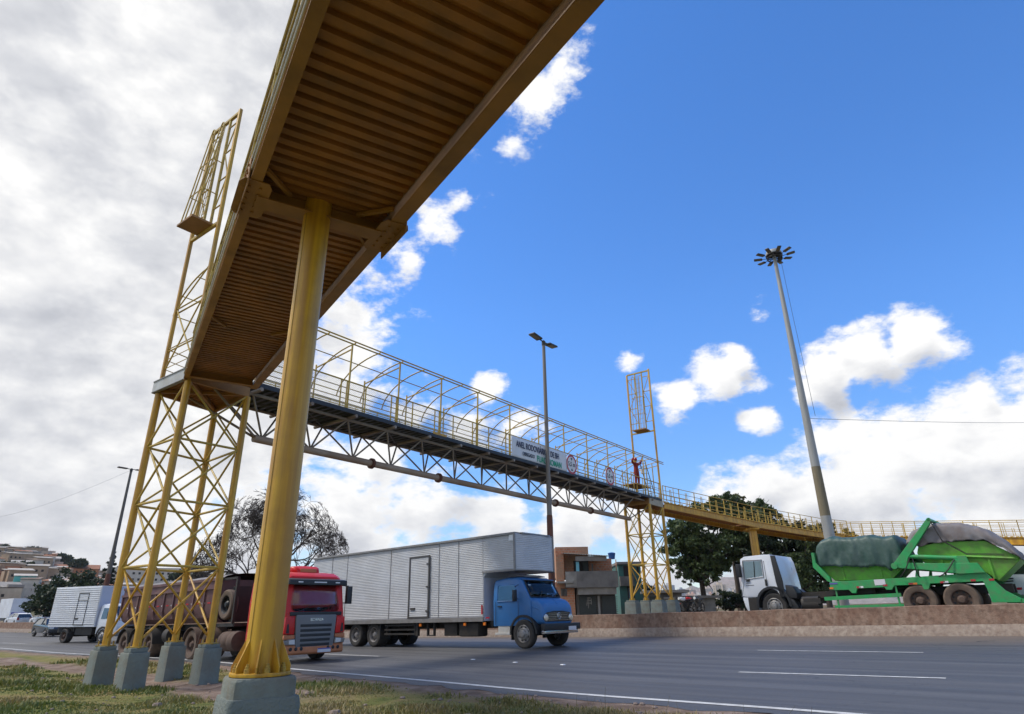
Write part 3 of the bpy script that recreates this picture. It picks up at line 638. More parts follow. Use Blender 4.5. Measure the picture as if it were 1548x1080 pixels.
for k in range(8):
    a = R(45 * k + 12); d = V((math.cos(a), math.sin(a), 0)); w = V((-d.y, d.x, 0)) * .008
    MB().slab([d * .174 - w + UZ * .035, d * .29 - w + UZ * .035, d * .29 - w + UZ * .09, d * .174 - w + UZ * .345], w, .016).build('gusset', 'yellow', col, smooth=0, bevel=.003)
    a += R(22.5); d = V((math.cos(a), math.sin(a), 0))
    MB().lathe([(.032, .035), (.032, .075), (.024, .078), (.024, .098), (.017, .10), (.017, .12)], c=d * .245, n=10).build('bolt', 'bolt', col)

# ---- near ramp (overhead)
rpth = thing('footbridge_ramp', 'brown corrugated ramp rising overhead to the near tower, seen from below', 'ramp', (0, 0, 0))
T0, T1 = -9., 19.1
def corr(t0, t1, n0, n1, pitch, dep, base, P_, skew=0):
    prof = []; t = t0
    while t < t1:
        for f, h in ((0, 0), (.52, 0), (.57, dep), (.93, dep), (.98, 0)):
            tt = t + f * pitch
            if tt < t1: prof.append((tt, h))
        t += pitch
    G = [[tuple(P_(t + skew * k, n, base + h)) for k, n in ((0, n0), (1, n1))] for t, h in prof]
    return MB().grid(G)
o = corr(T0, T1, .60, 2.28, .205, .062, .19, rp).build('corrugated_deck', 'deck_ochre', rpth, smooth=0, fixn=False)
MB().add([rp(T0, .6, .30), rp(T1, .6, .30), rp(T1, 2.28, .30), rp(T0, 2.28, .30)], [(0, 1, 2, 3)]).build('walking_surface', 'deck_dark', rpth, fixn=False)
def girder(n, s, t0, t1, nm='girder', P_=rp, par=None, m_='ochre', hgt=.38, fl=.19):
    m = MB(); out = n + s * 0
    def L3(n0, n1, z0, z1):
        vs = [P_(t, nn, zz) for t in (t0, t1) for nn, zz in ((n0, z0), (n1, z0), (n1, z1), (n0, z1))]
        m.add(vs, [(3, 2, 1, 0), (4, 5, 6, 7), (0, 1, 5, 4), (1, 2, 6, 5), (2, 3, 7, 6), (3, 0, 4, 7)])
    L3(n, n + s * fl, 0, .018); L3(n, n + s * fl, hgt - .018, hgt); L3(n + s * (fl * .42), n + s * (fl * .42 + .014), .018, hgt - .018)
    return m.build(nm, m_, par, smooth=0)
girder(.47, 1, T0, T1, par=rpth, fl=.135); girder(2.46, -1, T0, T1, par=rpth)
# slim pale tubes added as painted highlights for the left girder's sky-lit flanges
for nn, dz in ((.452, .30), (.462, .14)): MB().bar(rp(T0, nn, dz), rp(T1, nn, dz), .017, 8).build('flange_highlight', 'lightgrey', rpth)
TC = 7.45
def ramp_beam(t, w, h, nm='cross_beam', z=.0):
    m = MB(); a, b = .60, 2.27
    for (dt0, dt1, z0, z1) in ((-w, w, z, z + .02), (-w, w, z + h - .02, z + h), (-.01, .01, z + .02, z + h - .02)):
        vs = [rp(t + dt, nn, 0) + UZ * zz for nn in (a, b) for dt, zz in ((dt0, z0), (dt1, z0), (dt1, z1), (dt0, z1))]
        vs = [V(v) - UZ * .1067 * 0 for v in vs]
        m.add(vs, [(3, 2, 1, 0), (4, 5, 6, 7), (0, 1, 5, 4), (1, 2, 6, 5), (2, 3, 7, 6), (3, 0, 4, 7)])
    return m.build(nm, 'ochre', rpth, smooth=0)
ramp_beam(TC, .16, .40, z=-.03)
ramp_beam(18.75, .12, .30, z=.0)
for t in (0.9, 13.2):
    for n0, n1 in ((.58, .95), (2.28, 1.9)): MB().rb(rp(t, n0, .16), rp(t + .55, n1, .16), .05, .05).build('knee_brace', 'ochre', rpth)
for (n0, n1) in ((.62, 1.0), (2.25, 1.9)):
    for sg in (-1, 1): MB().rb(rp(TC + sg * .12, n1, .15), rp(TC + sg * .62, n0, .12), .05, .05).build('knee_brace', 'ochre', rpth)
for nn, s in ((.462, -1), (2.465, 1)):
    for sg in (-1, 1):
        pl = [(-.22, -.12), (.22, -.12), (.24, -.05), (.24, .26), (.14, .40), (-.14, .40), (-.24, .26), (-.24, -.05)]
        c = TC + sg * .28
        m = MB().slab([rp(c + a, nn + s * .012, b) for a, b in pl], RM * s, .014)
        sp = m.build('splice_plate', 'ochre', rpth, smooth=0)
        for i in range(3):
            for j in range(3): q = rp(c - .13 + .13 * i, nn + s * .026, .0 + .12 * j); MB().bar(q, q + RM * (s * .022), .021, 6).build('bolt', 'ochre', sp)
# flange splice under the girders at the column
for nn in (.45, 2.27):
    m = MB().slab([rp(TC + a, nn + b, -.012) for a, b in ((-.5, -.05), (-.38, -.1), (.38, -.1), (.5, -.05), (.5, .24), (.38, .29), (-.38, .29), (-.5, .24))], UZ, .011)
    for i in range(5):
        for j in range(2): q = rp(TC - .34 + .17 * i, nn + .03 + .13 * j, -.012); m.bar(q, q - UZ * .02, .019, 6)
    m.build('flange_plate', 'ochre', rpth, smooth=0)
def ramp_rail(n, t0, t1):
    for h, r in ((1.38, .022), (1.0, .014), (.72, .014)): MB().bar(rp(t0, n, h), rp(t1, n, h), r, 8).build('handrail' if h > 1.2 else 'mid_rail', 'yellow_thin', rpth)
    t = t0 + .1
    while t < t1:
        MB().rb(rp(t, n, .36), rp(t, n, 1.38), .04, .04, up=RD).build('railing_post', 'yellow_thin', rpth); t += 1.5
ramp_rail(.49, T0, T1 - .2); ramp_rail(2.44, T0, T1 - .2)

# ---- landing on the near tower
ld = thing('bridge_landing', 'corner landing on top of the near tower with a pale grey edge beam', 'landing', (0, 0, 0))
zl = 6.15
def edge_beam(p, q, m_, h=.36, t=.10, dz=0.): 
    a = (q - p).normalized(); return MB().rb(p - a * .02 + UZ * (zl + h / 2 + dz), q + a * .02 + UZ * (zl + h / 2 + dz), t, h).build('edge_beam', m_, ld, smooth=0, bevel=.008)
LA2 = LA + (LA - LB).normalized() * .12 - EB * .12; LB2 = LB - EB * .12
edge_beam(LA2, LB2, 'lightgrey', .34, .07)
cap = MB()
cap.rb(LA2 + UZ * (zl + .345), LB2 + UZ * (zl + .345), .11, .03); cap.rb(LA2 + UZ * (zl + .006), LB2 + UZ * (zl + .006), .11, .02); cap.build('beam_flange', 'trim', ld, smooth=0)
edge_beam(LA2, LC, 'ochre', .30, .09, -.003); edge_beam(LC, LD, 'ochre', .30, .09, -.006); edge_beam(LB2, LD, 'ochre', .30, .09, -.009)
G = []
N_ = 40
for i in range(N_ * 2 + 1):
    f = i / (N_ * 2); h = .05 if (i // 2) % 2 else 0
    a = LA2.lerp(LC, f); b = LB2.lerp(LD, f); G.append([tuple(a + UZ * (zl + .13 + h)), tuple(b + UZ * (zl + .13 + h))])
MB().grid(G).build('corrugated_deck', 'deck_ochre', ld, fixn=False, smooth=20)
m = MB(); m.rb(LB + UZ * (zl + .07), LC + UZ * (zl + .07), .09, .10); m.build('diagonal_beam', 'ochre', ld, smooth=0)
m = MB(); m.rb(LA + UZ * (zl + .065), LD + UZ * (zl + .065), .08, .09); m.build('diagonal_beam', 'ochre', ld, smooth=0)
# rails on the landing (outer two sides)
def simple_rail(pts, z0, hs, par, post=1.0, mm='yellow_thin', r=.018):
    for a, b in zip(pts[:-1], pts[1:]):
        for h in hs: MB().bar(a + UZ * (z0 + h), b + UZ * (z0 + h), r if h == max(hs) else r * .7, 8).build('handrail' if h == max(hs) else 'mid_rail', mm, par)
        n = max(1, int((b - a).length / post))
        for k in range(n + 1):
            q = a.lerp(b, k / n); MB().rb(q + UZ * z0, q + UZ * (z0 + max(hs)), .035, .035, up=(1, 0, 0)).build('railing_post', mm, par)
simple_rail([LB, LA, LC], zl + .33, (.12, .45, .75, 1.1), ld, .9)

# ---- maintenance frames standing over both ends
def gantry(pl, pr, z0, zb, ztp, label, side):
    c = (pl + pr) / 2; X = (pr - pl); w = X.length; X.normalize(); Yv = UZ.cross(X) * side
    t = thing('maintenance_frame', label, 'frame', (c.x, c.y, z0))
    P_ = lambda x, z, y=0: X * (x * w) + UZ * (z - z0) + Yv * y
    def b(n_, p, q, r, m_='yellow_thin'): return MB().bar(p, q, r, 8).build(n_, m_, t)
    for x in (-.5, .5): MB().rb(P_(x, z0), P_(x, ztp + (.12 if x > 0 else 0)), .105, .105, up=Yv).build('post', 'yellow', t, bevel=.01)
    MB().rb(P_(-.47, ztp), P_(.47, ztp), .09, .09).build('top_beam', 'yellow_thin', t)
    MB().rb(P_(-.47, zb), P_(.47, zb), .09, .09).build('lower_beam', 'yellow_thin', t)
    for x in (-.13, .17): MB().rb(P_(x, zb + .05), P_(x, ztp - .05), .07, .07, up=Yv).build('inner_post', 'yellow_thin', t)
    n = 4; H = ztp - zb
    for i in range(1, n + 1):
        z = zb + H * (i - .35) / n
        b('rung', P_(-.47, z), P_(-.16, z), .024); b('rung', P_(.20, z), P_(.47, z), .024)
    for i in range(n - 1):
        z, z2 = zb + H * (i + .65) / n, zb + H * (i + 1.65) / n
        s_ = i % 2
        b('brace', P_(-.47, z if s_ else z2), P_(-.16, z2 if s_ else z), .022); b('brace', P_(.20, z2 if s_ else z), P_(.47, z if s_ else z2), .022)
    pf = MB().bx(-.36, .40, 0, 0, 0, 0) if 0 else MB().obx(P_(.02, zb + .07, .34), X * (.42 * w * .5 + .12), Yv * .36, UZ * .035)
    pf.build('platform', 'ochre', t, smooth=0)
    # ladder between the inner posts and two hooped uprights in front
    for x in (-.09, .02, .12): b('ladder_rail', P_(x, zb + .1, .30), P_(x * .4 + .01, ztp - .2, .06), .012)
    for k in range(12): z = zb + .3 + k * (H - .5) / 12; b('ladder_rung', P_(-.09, z, .15), P_(.12, z, .15), .010)
    for x0, x1 in ((-.24, -.10), (.10, .24)):
        pts = [P_(x0, zb + .1, .62)] + [P_(x0, zb + H * f, .62 - .42 * f) for f in (.3, .6, .88)]
        pts += [P_((x0 + x1) / 2 - (x1 - x0) / 2 * math.cos(a), zb + H * .88 + .25 * math.sin(a), .24) for a in (.5, 1.0, 1.57, 2.1, 2.6)]
        pts += [P_(x1, zb + H * f, .62 - .42 * f) for f in (.88, .6, .3)] + [P_(x1, zb + .1, .62)]
        MB().path(pts, .022, 7).build('ladder_hoop', 'yellow_thin', t)
    for f in (.28, .56): 
        z = zb + H * f
        for x in (-.24, .24): b('tie', P_(x, z, 0), P_(x, z, .62 - .42 * f), .018)
        b('tie', P_(-.24, z, .62 - .42 * f), P_(.24, z, .62 - .42 * f), .018)
    return t
gn = gantry(LA, LB, 6.16, 11.5, 16.0, 'tall weathered yellow maintenance frame with ladder hoops rising above the near landing', -1)
cg = (LA + LB) / 2; gxx = (LB - LA).normalized(); gp2 = lambda x, z, y=0: gxx * x + UZ * (z - 6.16) + EB * y
for a, b in (((-.8, 6.9), (.8, 8.9)), ((.8, 6.9), (-.8, 8.9)), ((-.85, 8.95), (.85, 8.95)), ((-.85, 7.5), (.85, 7.5)), ((-.85, 8.95), (.85, 10.0))): MB().bar(gp2(*a), gp2(*b), .024, 7).build('brace', 'yellow_thin', gn)
for y in (.1, 1.3):
    MB().path([gp2(.85 - 2.15 * math.sin(a), 10.05 - 1.35 * (1 - math.cos(a)), y) for a in np.linspace(0, 1.42, 10)], .024, 7).build('canopy_hoop', 'yellow_thin', gn)
    MB().bar(gp2(-1.28, 8.9, y), gp2(.85, 8.9, y), .026, 7).build('canopy_tie', 'yellow_thin', gn)
for a in (.45, .95, 1.42): q = (.85 - 2.15 * math.sin(a), 10.05 - 1.35 * (1 - math.cos(a))); MB().bar(gp2(*q, .1), gp2(*q, 1.3), .018, 6).build('purlin', 'yellow_thin', gn)
gantry(FLC, FLD, 6.5, 11.42, 15.9, 'distant tall yellow maintenance frame with a small platform, standing over the far bridge end', -1)

# ---- main span
O_ = LD.copy()
def sp_(s, off, z): return O_ + EB * s - ER * off + UZ * z
WS = 2.1; SE = 30.0
span = thing('footbridge_span', 'long covered footbridge span across the road on a grey tube truss with a black deck', 'footbridge', tuple(O_))
def spl(s, off, z): return EB * s - ER * off + UZ * z
prof = []; s = .25
G = []
kx = 0
while s < SE - .1:
    for f, h in ((0, 0), (.11, 0), (.14, .06), (.25, .06)):
        G.append([tuple(spl(s + f, -.02, 6.56 + h)), tuple(spl(s + f, WS + .02, 6.56 + h))])
    s += .28
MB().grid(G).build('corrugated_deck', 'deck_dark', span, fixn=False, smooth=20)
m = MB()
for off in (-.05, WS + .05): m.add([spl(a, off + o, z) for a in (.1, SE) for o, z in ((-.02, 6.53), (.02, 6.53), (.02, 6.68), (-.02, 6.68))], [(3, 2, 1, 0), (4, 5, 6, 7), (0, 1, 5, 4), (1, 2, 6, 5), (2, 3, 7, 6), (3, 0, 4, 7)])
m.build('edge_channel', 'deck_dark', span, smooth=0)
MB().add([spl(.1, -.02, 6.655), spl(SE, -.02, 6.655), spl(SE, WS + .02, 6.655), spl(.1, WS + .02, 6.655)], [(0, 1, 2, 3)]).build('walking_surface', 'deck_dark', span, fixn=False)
BSP = 1.875; s0 = .35; nb_ = 16
for k in range(nb_):
    s = s0 + BSP * k
    MB().bar(spl(s, -.16, 6.455), spl(s, WS + .16, 6.455), .062, 10).build('cross_beam', 'truss', span)
for off in (.32, WS - .32): MB().bar(spl(.1, off, 6.40), spl(SE - .2, off, 6.40), .055, 10).build('top_chord', 'truss', span)
ZB = 5.22; MID = WS / 2
ch = MB().bar(spl(1.0, MID, ZB), spl(27.3, MID, ZB), .125, 20).build('bottom_chord', 'chord', span)
for k, s in enumerate((5.95, 9.65, 18.7, 22.4)):
    m = MB(); m.lathe([(.2, -.05), (.2, -.008)], c=spl(s, MID, ZB), ax=EB, n=24); m.lathe([(.2, .008), (.2, .05)], c=spl(s, MID, ZB), ax=EB, n=24)
    u, w = basis(EB)
    for j in range(8): a = math.pi * 2 * j / 8; d = u * (.165 * math.cos(a)) + w * (.165 * math.sin(a)); q = spl(s, MID, ZB) + d; m.bar(q - EB * .08, q + EB * .08, .014, 6)
    m.build('pipe_flange', 'rust', ch, smooth=30)
for k in range(nb_ - 1):
    sb = s0 + BSP * (k + .5)
    if not 1.0 < sb < 27.4: continue
    for off in (.32, WS - .32):
        for st in (s0 + BSP * k, s0 + BSP * (k + 1)):
            MB().bar(spl(sb + (st - sb) * .05, MID + (off - MID) * .06, ZB + .1), spl(st, off, 6.40), .034, 8).build('web_member', 'truss', span)
for k in range(nb_ - 1):      # deck bracing between the beams
    a, b = (.32, WS - .32) if k % 2 else (WS - .32, .32)
    MB().bar(spl(s0 + BSP * k, a, 6.40), spl(s0 + BSP * (k + 1), b, 6.40), .024, 6).build('deck_brace', 'truss_dark', span)
for off in (.32, WS - .32): MB().bar(spl(27.2, MID, ZB), spl(29.6, off, 6.35), .034, 8).build('web_member', 'truss', span)
for off in (.32, WS - .32): MB().bar(spl(1.1, MID, ZB), spl(-.9, off, 6.25), .040, 8).build('web_member', 'truss', span)
# railings: camera side is a tall wall of posts up to the canopy rail
P0 = 1.36; PS = 2.40; npost = 13
ZT = 9.25
for z, r, nm in ((ZT + .05, .028, 'canopy_rail'), (ZT - .07, .028, 'canopy_rail'), (7.70, .027, 'handrail'), (7.22, .016, 'mid_rail'), (6.83, .014, 'bottom_rail'), (6.75, .014, 'bottom_rail')):
    MB().bar(spl(.1 if z < 9 else -.6, 0, z), spl(SE - .1 if z < 9 else SE + 1.0, 0, z), r, 8).build(nm, 'yellow_thin', span)
for z, r, nm in ((7.70, .022, 'handrail'), (7.22, .014, 'mid_rail'), (6.80, .014, 'bottom_rail')):
    MB().bar(spl(.1, WS, z), spl(SE - .1, WS, z), r, 8).build(nm, 'yellow_thin', span)
def arc_pt(f):       # quarter hoop from the camera-side canopy rail over and down outside the far railing
    a = f * R(84); return (WS + .40) * math.sin(a), ZT - 1.22 * (1 - math.cos(a)) / (1 - math.cos(R(84)))
for off, z in ((arc_pt(.36)), (arc_pt(.80)), (arc_pt(1.))): MB().bar(spl(-.4, off, z), spl(SE + .6, off, z), .021, 6).build('purlin', 'yellow_thin', span)
for k in range(npost):
    s = P0 + PS * k
    MB().rb(spl(s, 0, 6.66), spl(s, 0, ZT - .05), .05, .05, up=EB).build('canopy_post', 'yellow_thin', span)
    MB().rb(spl(s, WS, 6.66), spl(s, WS, 8.86), .045, .045, up=EB).build('canopy_post', 'yellow_thin', span)
    MB().rb(spl(s, 0, ZT - .28), spl(s, WS, 8.74), .04, .04).build('canopy_tie', 'yellow_thin', span)
    for q in (.33, .86):
        MB().rb(spl(s + PS * q, 0, 6.66), spl(s + PS * q, 0, 7.70), .035, .035, up=EB).build('railing_post', 'yellow_thin', span)
        MB().rb(spl(s + PS * q, WS, 6.66), spl(s + PS * q, WS, 7.70), .03, .03, up=EB).build('railing_post', 'yellow_thin', span)
    MB().rb(spl(s - .08, 0, 6.66), spl(s - .08, 0, 7.70), .035, .035, up=EB).build('railing_post', 'yellow_thin', span)
s = .3
while s < SE + .4:
    MB().path([spl(s, *arc_pt(f / 9)) for f in range(10)], .026, 6).build('hoop', 'yellow_thin', span); s += 1.2
for off in (.012, WS - .012):
    o = MB().add([(.3, 0, 6.72), (13.2, 0, 6.72), (13.2, 0, 7.69), (.3, 0, 7.69)], [(0, 1, 2, 3)]).build('wire_mesh', 'netting', span, fixn=False, smooth=0)
    o.rotation_euler.z = math.atan2(EB.y, EB.x); o.location = spl(0, off, 0)
m = MB(); m.rb(spl(8.1, -.06, 6.70), spl(8.9, -.06, 6.70), .03, .10); m.build('toe_plate', 'yellow', span)

# ---- landing on the far tower
fl = thing('bridge_landing', 'small yellow landing with a dull grey-beige edge beam on the far tower', 'landing', (FLD.x, FLD.y, 0))
def fl_(p, z): return V((p.x - FLD.x, p.y - FLD.y, z))
MB().rb(fl_(FLB, 6.36), fl_(FLD + EB * .08, 6.36), .09, .44).build('edge_beam', mat('beige_grey_paint', (.42, .36, .25), .6, col2=(.30, .25, .17), scale=3), fl, smooth=0)
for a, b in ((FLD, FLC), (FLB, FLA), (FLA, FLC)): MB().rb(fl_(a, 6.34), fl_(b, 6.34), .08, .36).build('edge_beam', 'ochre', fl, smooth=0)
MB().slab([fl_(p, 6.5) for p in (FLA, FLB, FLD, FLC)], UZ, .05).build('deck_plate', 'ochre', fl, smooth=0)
for z in (7.0, 7.35, 7.72): MB().bar(fl_(FLB, z), fl_(FLD, z), .016, 6).build('rail', 'yellow_thin', fl); MB().bar(fl_(FLA, z), fl_(FLC, z), .016, 6).build('rail', 'yellow_thin', fl)
for p in (FLB, FLA, FLB.lerp(FLD, .5)): MB().rb(fl_(p, 6.55), fl_(p, 8.9 if p is not FLA else 8.6), .05, .05, up=EB).build('post', 'yellow_thin', fl)

# ---- far ramp: two slopes, a pillar, then the return flight
def flight(name, label, pts, width, post, gh=.42, extra=0):
    """pts: near-side bottom edge points; the flight lies beyond them"""
    t = thing(name, label, 'ramp', tuple(pts[0])); b0 = pts[0]
    for a, b in zip(pts[:-1], pts[1:]):
        a, b = a - b0, b - b0; d = (b - a); h = V((d.x, d.y, 0)).normalized(); n = V((-h.y, h.x, 0))
        if n.dot(V((b0.x, b0.y, 0))) < 0: n = -n
        for o in (0, width):
            g = MB(); g.rb(a + n * o + UZ * gh / 2, b + n * o + UZ * gh / 2, .02, gh); g.rb(a + n * o + UZ * .012, b + n * o + UZ * .012, .16, .024); g.rb(a + n * o + UZ * (gh - .012), b + n * o + UZ * (gh - .012), .18, .024)
            g.build('girder', 'yellow', t, smooth=0)
        Gd = []; L_ = d.length; k = 0; s = 0
        while s < L_:
            for f, hh in ((0, 0), (.12, 0), (.15, .055), (.27, .055)):
                if s + f > L_: break
                q = a + d * ((s + f) / L_); Gd.append([tuple(q + n * .05 + UZ * (gh - .14 + hh)), tuple(q + n * (width - .05) + UZ * (gh - .14 + hh))])
            s += .30
        MB().grid(Gd).build('corrugated_deck', 'deck_ochre', t, fixn=False, smooth=20)
        tr = MB(); s = 0
        while s < L_: q = a + d * (s / L_); tr.rb(q - n * .07 + UZ * (gh + .03), q + n * .02 + UZ * (gh + .03), .16, .05); s += .33
        tr.build('deck_edge', 'yellow_thin', t, smooth=0)
        for o in (0, width):
            for hh, r in ((1.12, .024), (.80, .016), (.48, .016), (.2, .014)): MB().bar(a + n * o + UZ * (gh + hh), b + n * o + UZ * (gh + hh), r, 6).build('handrail' if hh > 1 else 'mid_rail', 'yellow_thin', t)
            m_ = max(1, round(L_ / post))
            for k in range(m_ + 1):
                q = a + d * (k / m_) + n * o
                MB().rb(q + UZ * gh, q + UZ * (gh + 1.12), .045, .045, up=h).build('railing_post', 'yellow_thin', t)
                if k < m_:
                    for e in (.42, .50): q2 = q + d * (e / m_); MB().rb(q2 + UZ * (gh - .05), q2 + UZ * (gh + (.72 if o else .95)), .03, .03, up=h).build('baluster', 'yellow_thin', t)
    return t
q0 = V((10.12, 42.62, 6.12)); q1 = V((17.7, 47.3, 5.36)); q2 = V((24.9, 51.65, 4.90)); q3 = V((27.6, 53.2, 4.88))
flight('footbridge_ramp', 'yellow railed ramp sloping down right from the far tower, before the green tree', [q0, q1, q2, q3], 1.9, 1.5)
pil = thing('bridge_pillar', 'slim square yellow pillar under the far ramp, seen above the white truck cab', 'pillar', (17.75, 47.9, -.9))
MB().bx(-.24, .24, -.17, .17, 0, 6.28).build('shaft', 'yellow', pil, bevel=.015)
MB().bx(-.36, .36, -.5, 1.0, 6.12, 6.27).build('head_beam', 'yellow', pil, bevel=.01)
r0 = at(1262, 820, 60); r1 = at(1548, 824, 55.5); r2 = r1 + (r1 - r0) * 1.2
flight('footbridge_ramp', 'yellow return flight of the far ramp, behind the skip lorry', [r0, r1, r2], 1.9, 1.6, .5)

# ---- banner and height signs hung on the railing
def hung(s, off=-.05): return O_ + EB * s - ER * off
bn = thing('banner', 'long white cloth banner with black and green lettering tied to the bridge railing', 'banner', tuple(hung(13.4)))
bl = 4.85
Gb = [[tuple(EB * (bl * i / 40) - ER * (-.014 * math.sin(i * .55) * math.sin(j / 6 * 3.1)) + UZ * (6.62 + (1.04) * j / 6 + (.012 * math.sin(i * .8) if j == 0 else 0))) for j in range(7)] for i in range(41)]
o = MB().grid(Gb).build('cloth', 'sign_white', bn, fixn=False)
md = o.modifiers.new('thickness', 'SOLIDIFY'); md.thickness = .004
FX = lambda s, z: frame(EB * s + ER * .030 + UZ * z, EB, UZ, ER)
text_mesh('lettering', 'ANEL RODOVIÁRIO É DE BH', .42, 'ink_navy', bn, FX(.34, 7.20), sx=.70)
text_mesh('lettering', 'OBRIGADO', .25, 'ink', bn, FX(.85, 6.86), sx=.78)
text_mesh('lettering', 'FUAD NOMAN', .43, 'ink_green', bn, FX(2.06, 6.76), sx=.78)
def height_sign(s, label, r=.52):
    t = thing('height_limit_sign', label, 'road sign', tuple(hung(s) + UZ * 7.14))
    MB().lathe([(r, 0), (r, .02)], ax=ER, n=40).build('plate', 'sign_white', t)
    m = MB(); n = 40; u, w = basis(ER)
    vs = [u * (q * math.cos(2 * math.pi * k / n)) + w * (q * math.sin(2 * math.pi * k / n)) + ER * h for q, h in ((r, .024), (r * .80, .024)) for k in range(n)]
    m.add(vs, [(k, (k + 1) % n, n + (k + 1) % n, n + k) for k in range(n)]); m.build('red_ring', 'sign_red', t, fixn=False, smooth=0)
    text_mesh('lettering', '5,5 m', .33, 'ink', t, frame(ER * .026 - UZ * .10, EB, UZ, ER), align='CENTER', sx=.95)
    for sg in (-1, 1):
        MB().slab([EB * (-.10) + UZ * (sg * .34) + ER * .024, EB * .10 + UZ * (sg * .34) + ER * .024, UZ * (sg * .20) + ER * .024], ER, .004).build('arrow', 'ink', t, smooth=0)
    MB().rb(UZ * .45 - ER * .02, UZ * -.45 - ER * .02, .05, .02, up=EB).build('bracket', 'trim', t)
height_sign(18.72, 'round red-ringed height limit sign beside the right end of the banner')
height_sign(22.95, 'round height limit sign farther along the span, between railing posts left of the worker')
# ================================================================== vehicles (local frame: x forward, y left, z up, origin on the ground under the front axle)
def hd(az): a = R(az); return V((math.sin(a), math.cos(a), 0))
def place(name, label, cat, contact, az, ywheel, zf=zr, group=None):
    """set a vehicle down so that its front wheel at local y=ywheel touches the ground at contact"""
    h = hd(az); l = V((-h.y, h.x, 0)); o = V((contact.x, contact.y, 0)) - l * ywheel
    s = (zf(o.x + h.x) - zf(o.x - h.x)) / 2
    return thing(name, label, cat, (o.x, o.y, zf(o.x)), math.atan2(h.y, h.x), group, tilt=-math.atan(s))
class Side:
    """photo pixel -> (x, z) on the vehicle's own side plane at local y"""
    def __init__(s, t, y):
        bpy.context.view_layer.update(); m = t.matrix_basis; s.o = m @ V((0, y, 0)); s.X = m.to_3x3() @ V((1, 0, 0)); s.Z = m.to_3x3() @ V((0, 0, 1)); s.n = s.X.cross(s.Z)
    def __call__(s, x, y):
        r = ray(x, y); p = r * (s.o.dot(s.n) / r.dot(s.n)) - s.o; return (p.dot(s.X), p.dot(s.Z))
    def poly(s, *P): return [s(*p) for p in P]
def wheel(t, x, y, r, w, side, tyre='rubber', rim='rim', deep=True):
    c = (x, y, r); ax = (0, side, 0); h = w / 2
    ty = MB().lathe([(r * .60, -h), (r * .90, -h), (r * .985, -h + .035), (r, -h + .07), (r, h - .07), (r * .985, h - .035), (r * .90, h), (r * .66, h - .005), (r * .60, h - .02)], c=c, ax=ax, n=32, cap=False).build('wheel', tyre, t)
    if deep: pr = [(r * .61, h - .015), (r * .58, h - .02), (r * .55, h - .05), (r * .52, h - .15), (r * .30, h - .16), (r * .27, h - .10), (r * .20, h - .06), (r * .16, h - .02), (r * .05, h - .015)]
    else: pr = [(r * .61, h - .015), (r * .58, h - .005), (r * .54, h - .04), (r * .46, h - .05), (r * .36, h + .01), (r * .28, h + .015), (r * .26, h + .05), (r * .20, h + .09), (r * .05, h + .10)]
    m = MB().lathe(pr, c=c, ax=ax, n=28, cap=False)
    m.lathe([(.001, pr[-1][1] + .003), (r * .055, pr[-1][1])], c=c, ax=ax, n=12, cap=False)
    u, w_ = basis(ax)
    for k in range(10):
        a = 2 * math.pi * k / 10; q = V(c) + u * (r * .335 * math.cos(a)) + w_ * (r * .335 * math.sin(a)) + V(ax) * (h - .17 if deep else h - .0); m.bar(q, q + V(ax) * .05, .017, 6)
    for k in range(8):
        a = 2 * math.pi * (k + .5) / 8; q = V(c) + u * (r * .475 * math.cos(a)) + w_ * (r * .475 * math.sin(a)) + V(ax) * (h - .165 if deep else h - .06); m.bar(q, q + V(ax) * .022, r * .075, 8, mi=1)
    m.build('rim', [rim, 'black'], ty)
    return ty
def arch(t, x, y0, y1, r, zc, m_, th=.05, a0=-5, a1=185, nm='fender'):
    n = 16; vs = []
    for k in range(n + 1):
        a = R(a0 + (a1 - a0) * k / n)
        for rr in (r, r + th):
            for yy in (y0, y1): vs.append((x + rr * math.cos(a), yy, zc + rr * math.sin(a)))
    fs = []
    for k in range(n):
        b = 4 * k
        for i, j in ((0, 1), (1, 3), (3, 2), (2, 0)): fs.append((b + i, b + j, b + 4 + j, b + 4 + i))
    fs += [(0, 1, 3, 2), (4 * n, 4 * n + 2, 4 * n + 3, 4 * n + 1)]
    return MB().add(vs, fs).build(nm, m_, t)
def corr_panel(pts_bottom, z0, z1, pitch, depth, out):
    """ribbed siding between two plan points, ribs running lengthwise"""
    a, b = V(pts_bottom[0]), V(pts_bottom[1]); n = V(out); G = []
    z = z0; k = 0
    while z < z1:
        for f, d in ((0, 0), (.30, 0), (.45, depth), (.85, depth)):
            zz = z + f * pitch
            if zz <= z1: G.append([(*(a + n * d).xy, zz), (*(b + n * d).xy, zz)])
        z += pitch
    G.append([(*a.xy, z1), (*b.xy, z1)])
    return G
def superring(x, hw, z0, z1, e=.35, n=20, flat=0):
    """rounded cross-section at station x"""
    out = []; zc, hh = (z0 + z1) / 2, (z1 - z0) / 2
    for k in range(n):
        a = 2 * math.pi * (k + .5) / n; c, s = math.cos(a), math.sin(a)
        out.append((x, hw * math.copysign(abs(c) ** e, c), zc + hh * math.copysign(abs(s) ** e, s)))
    return out

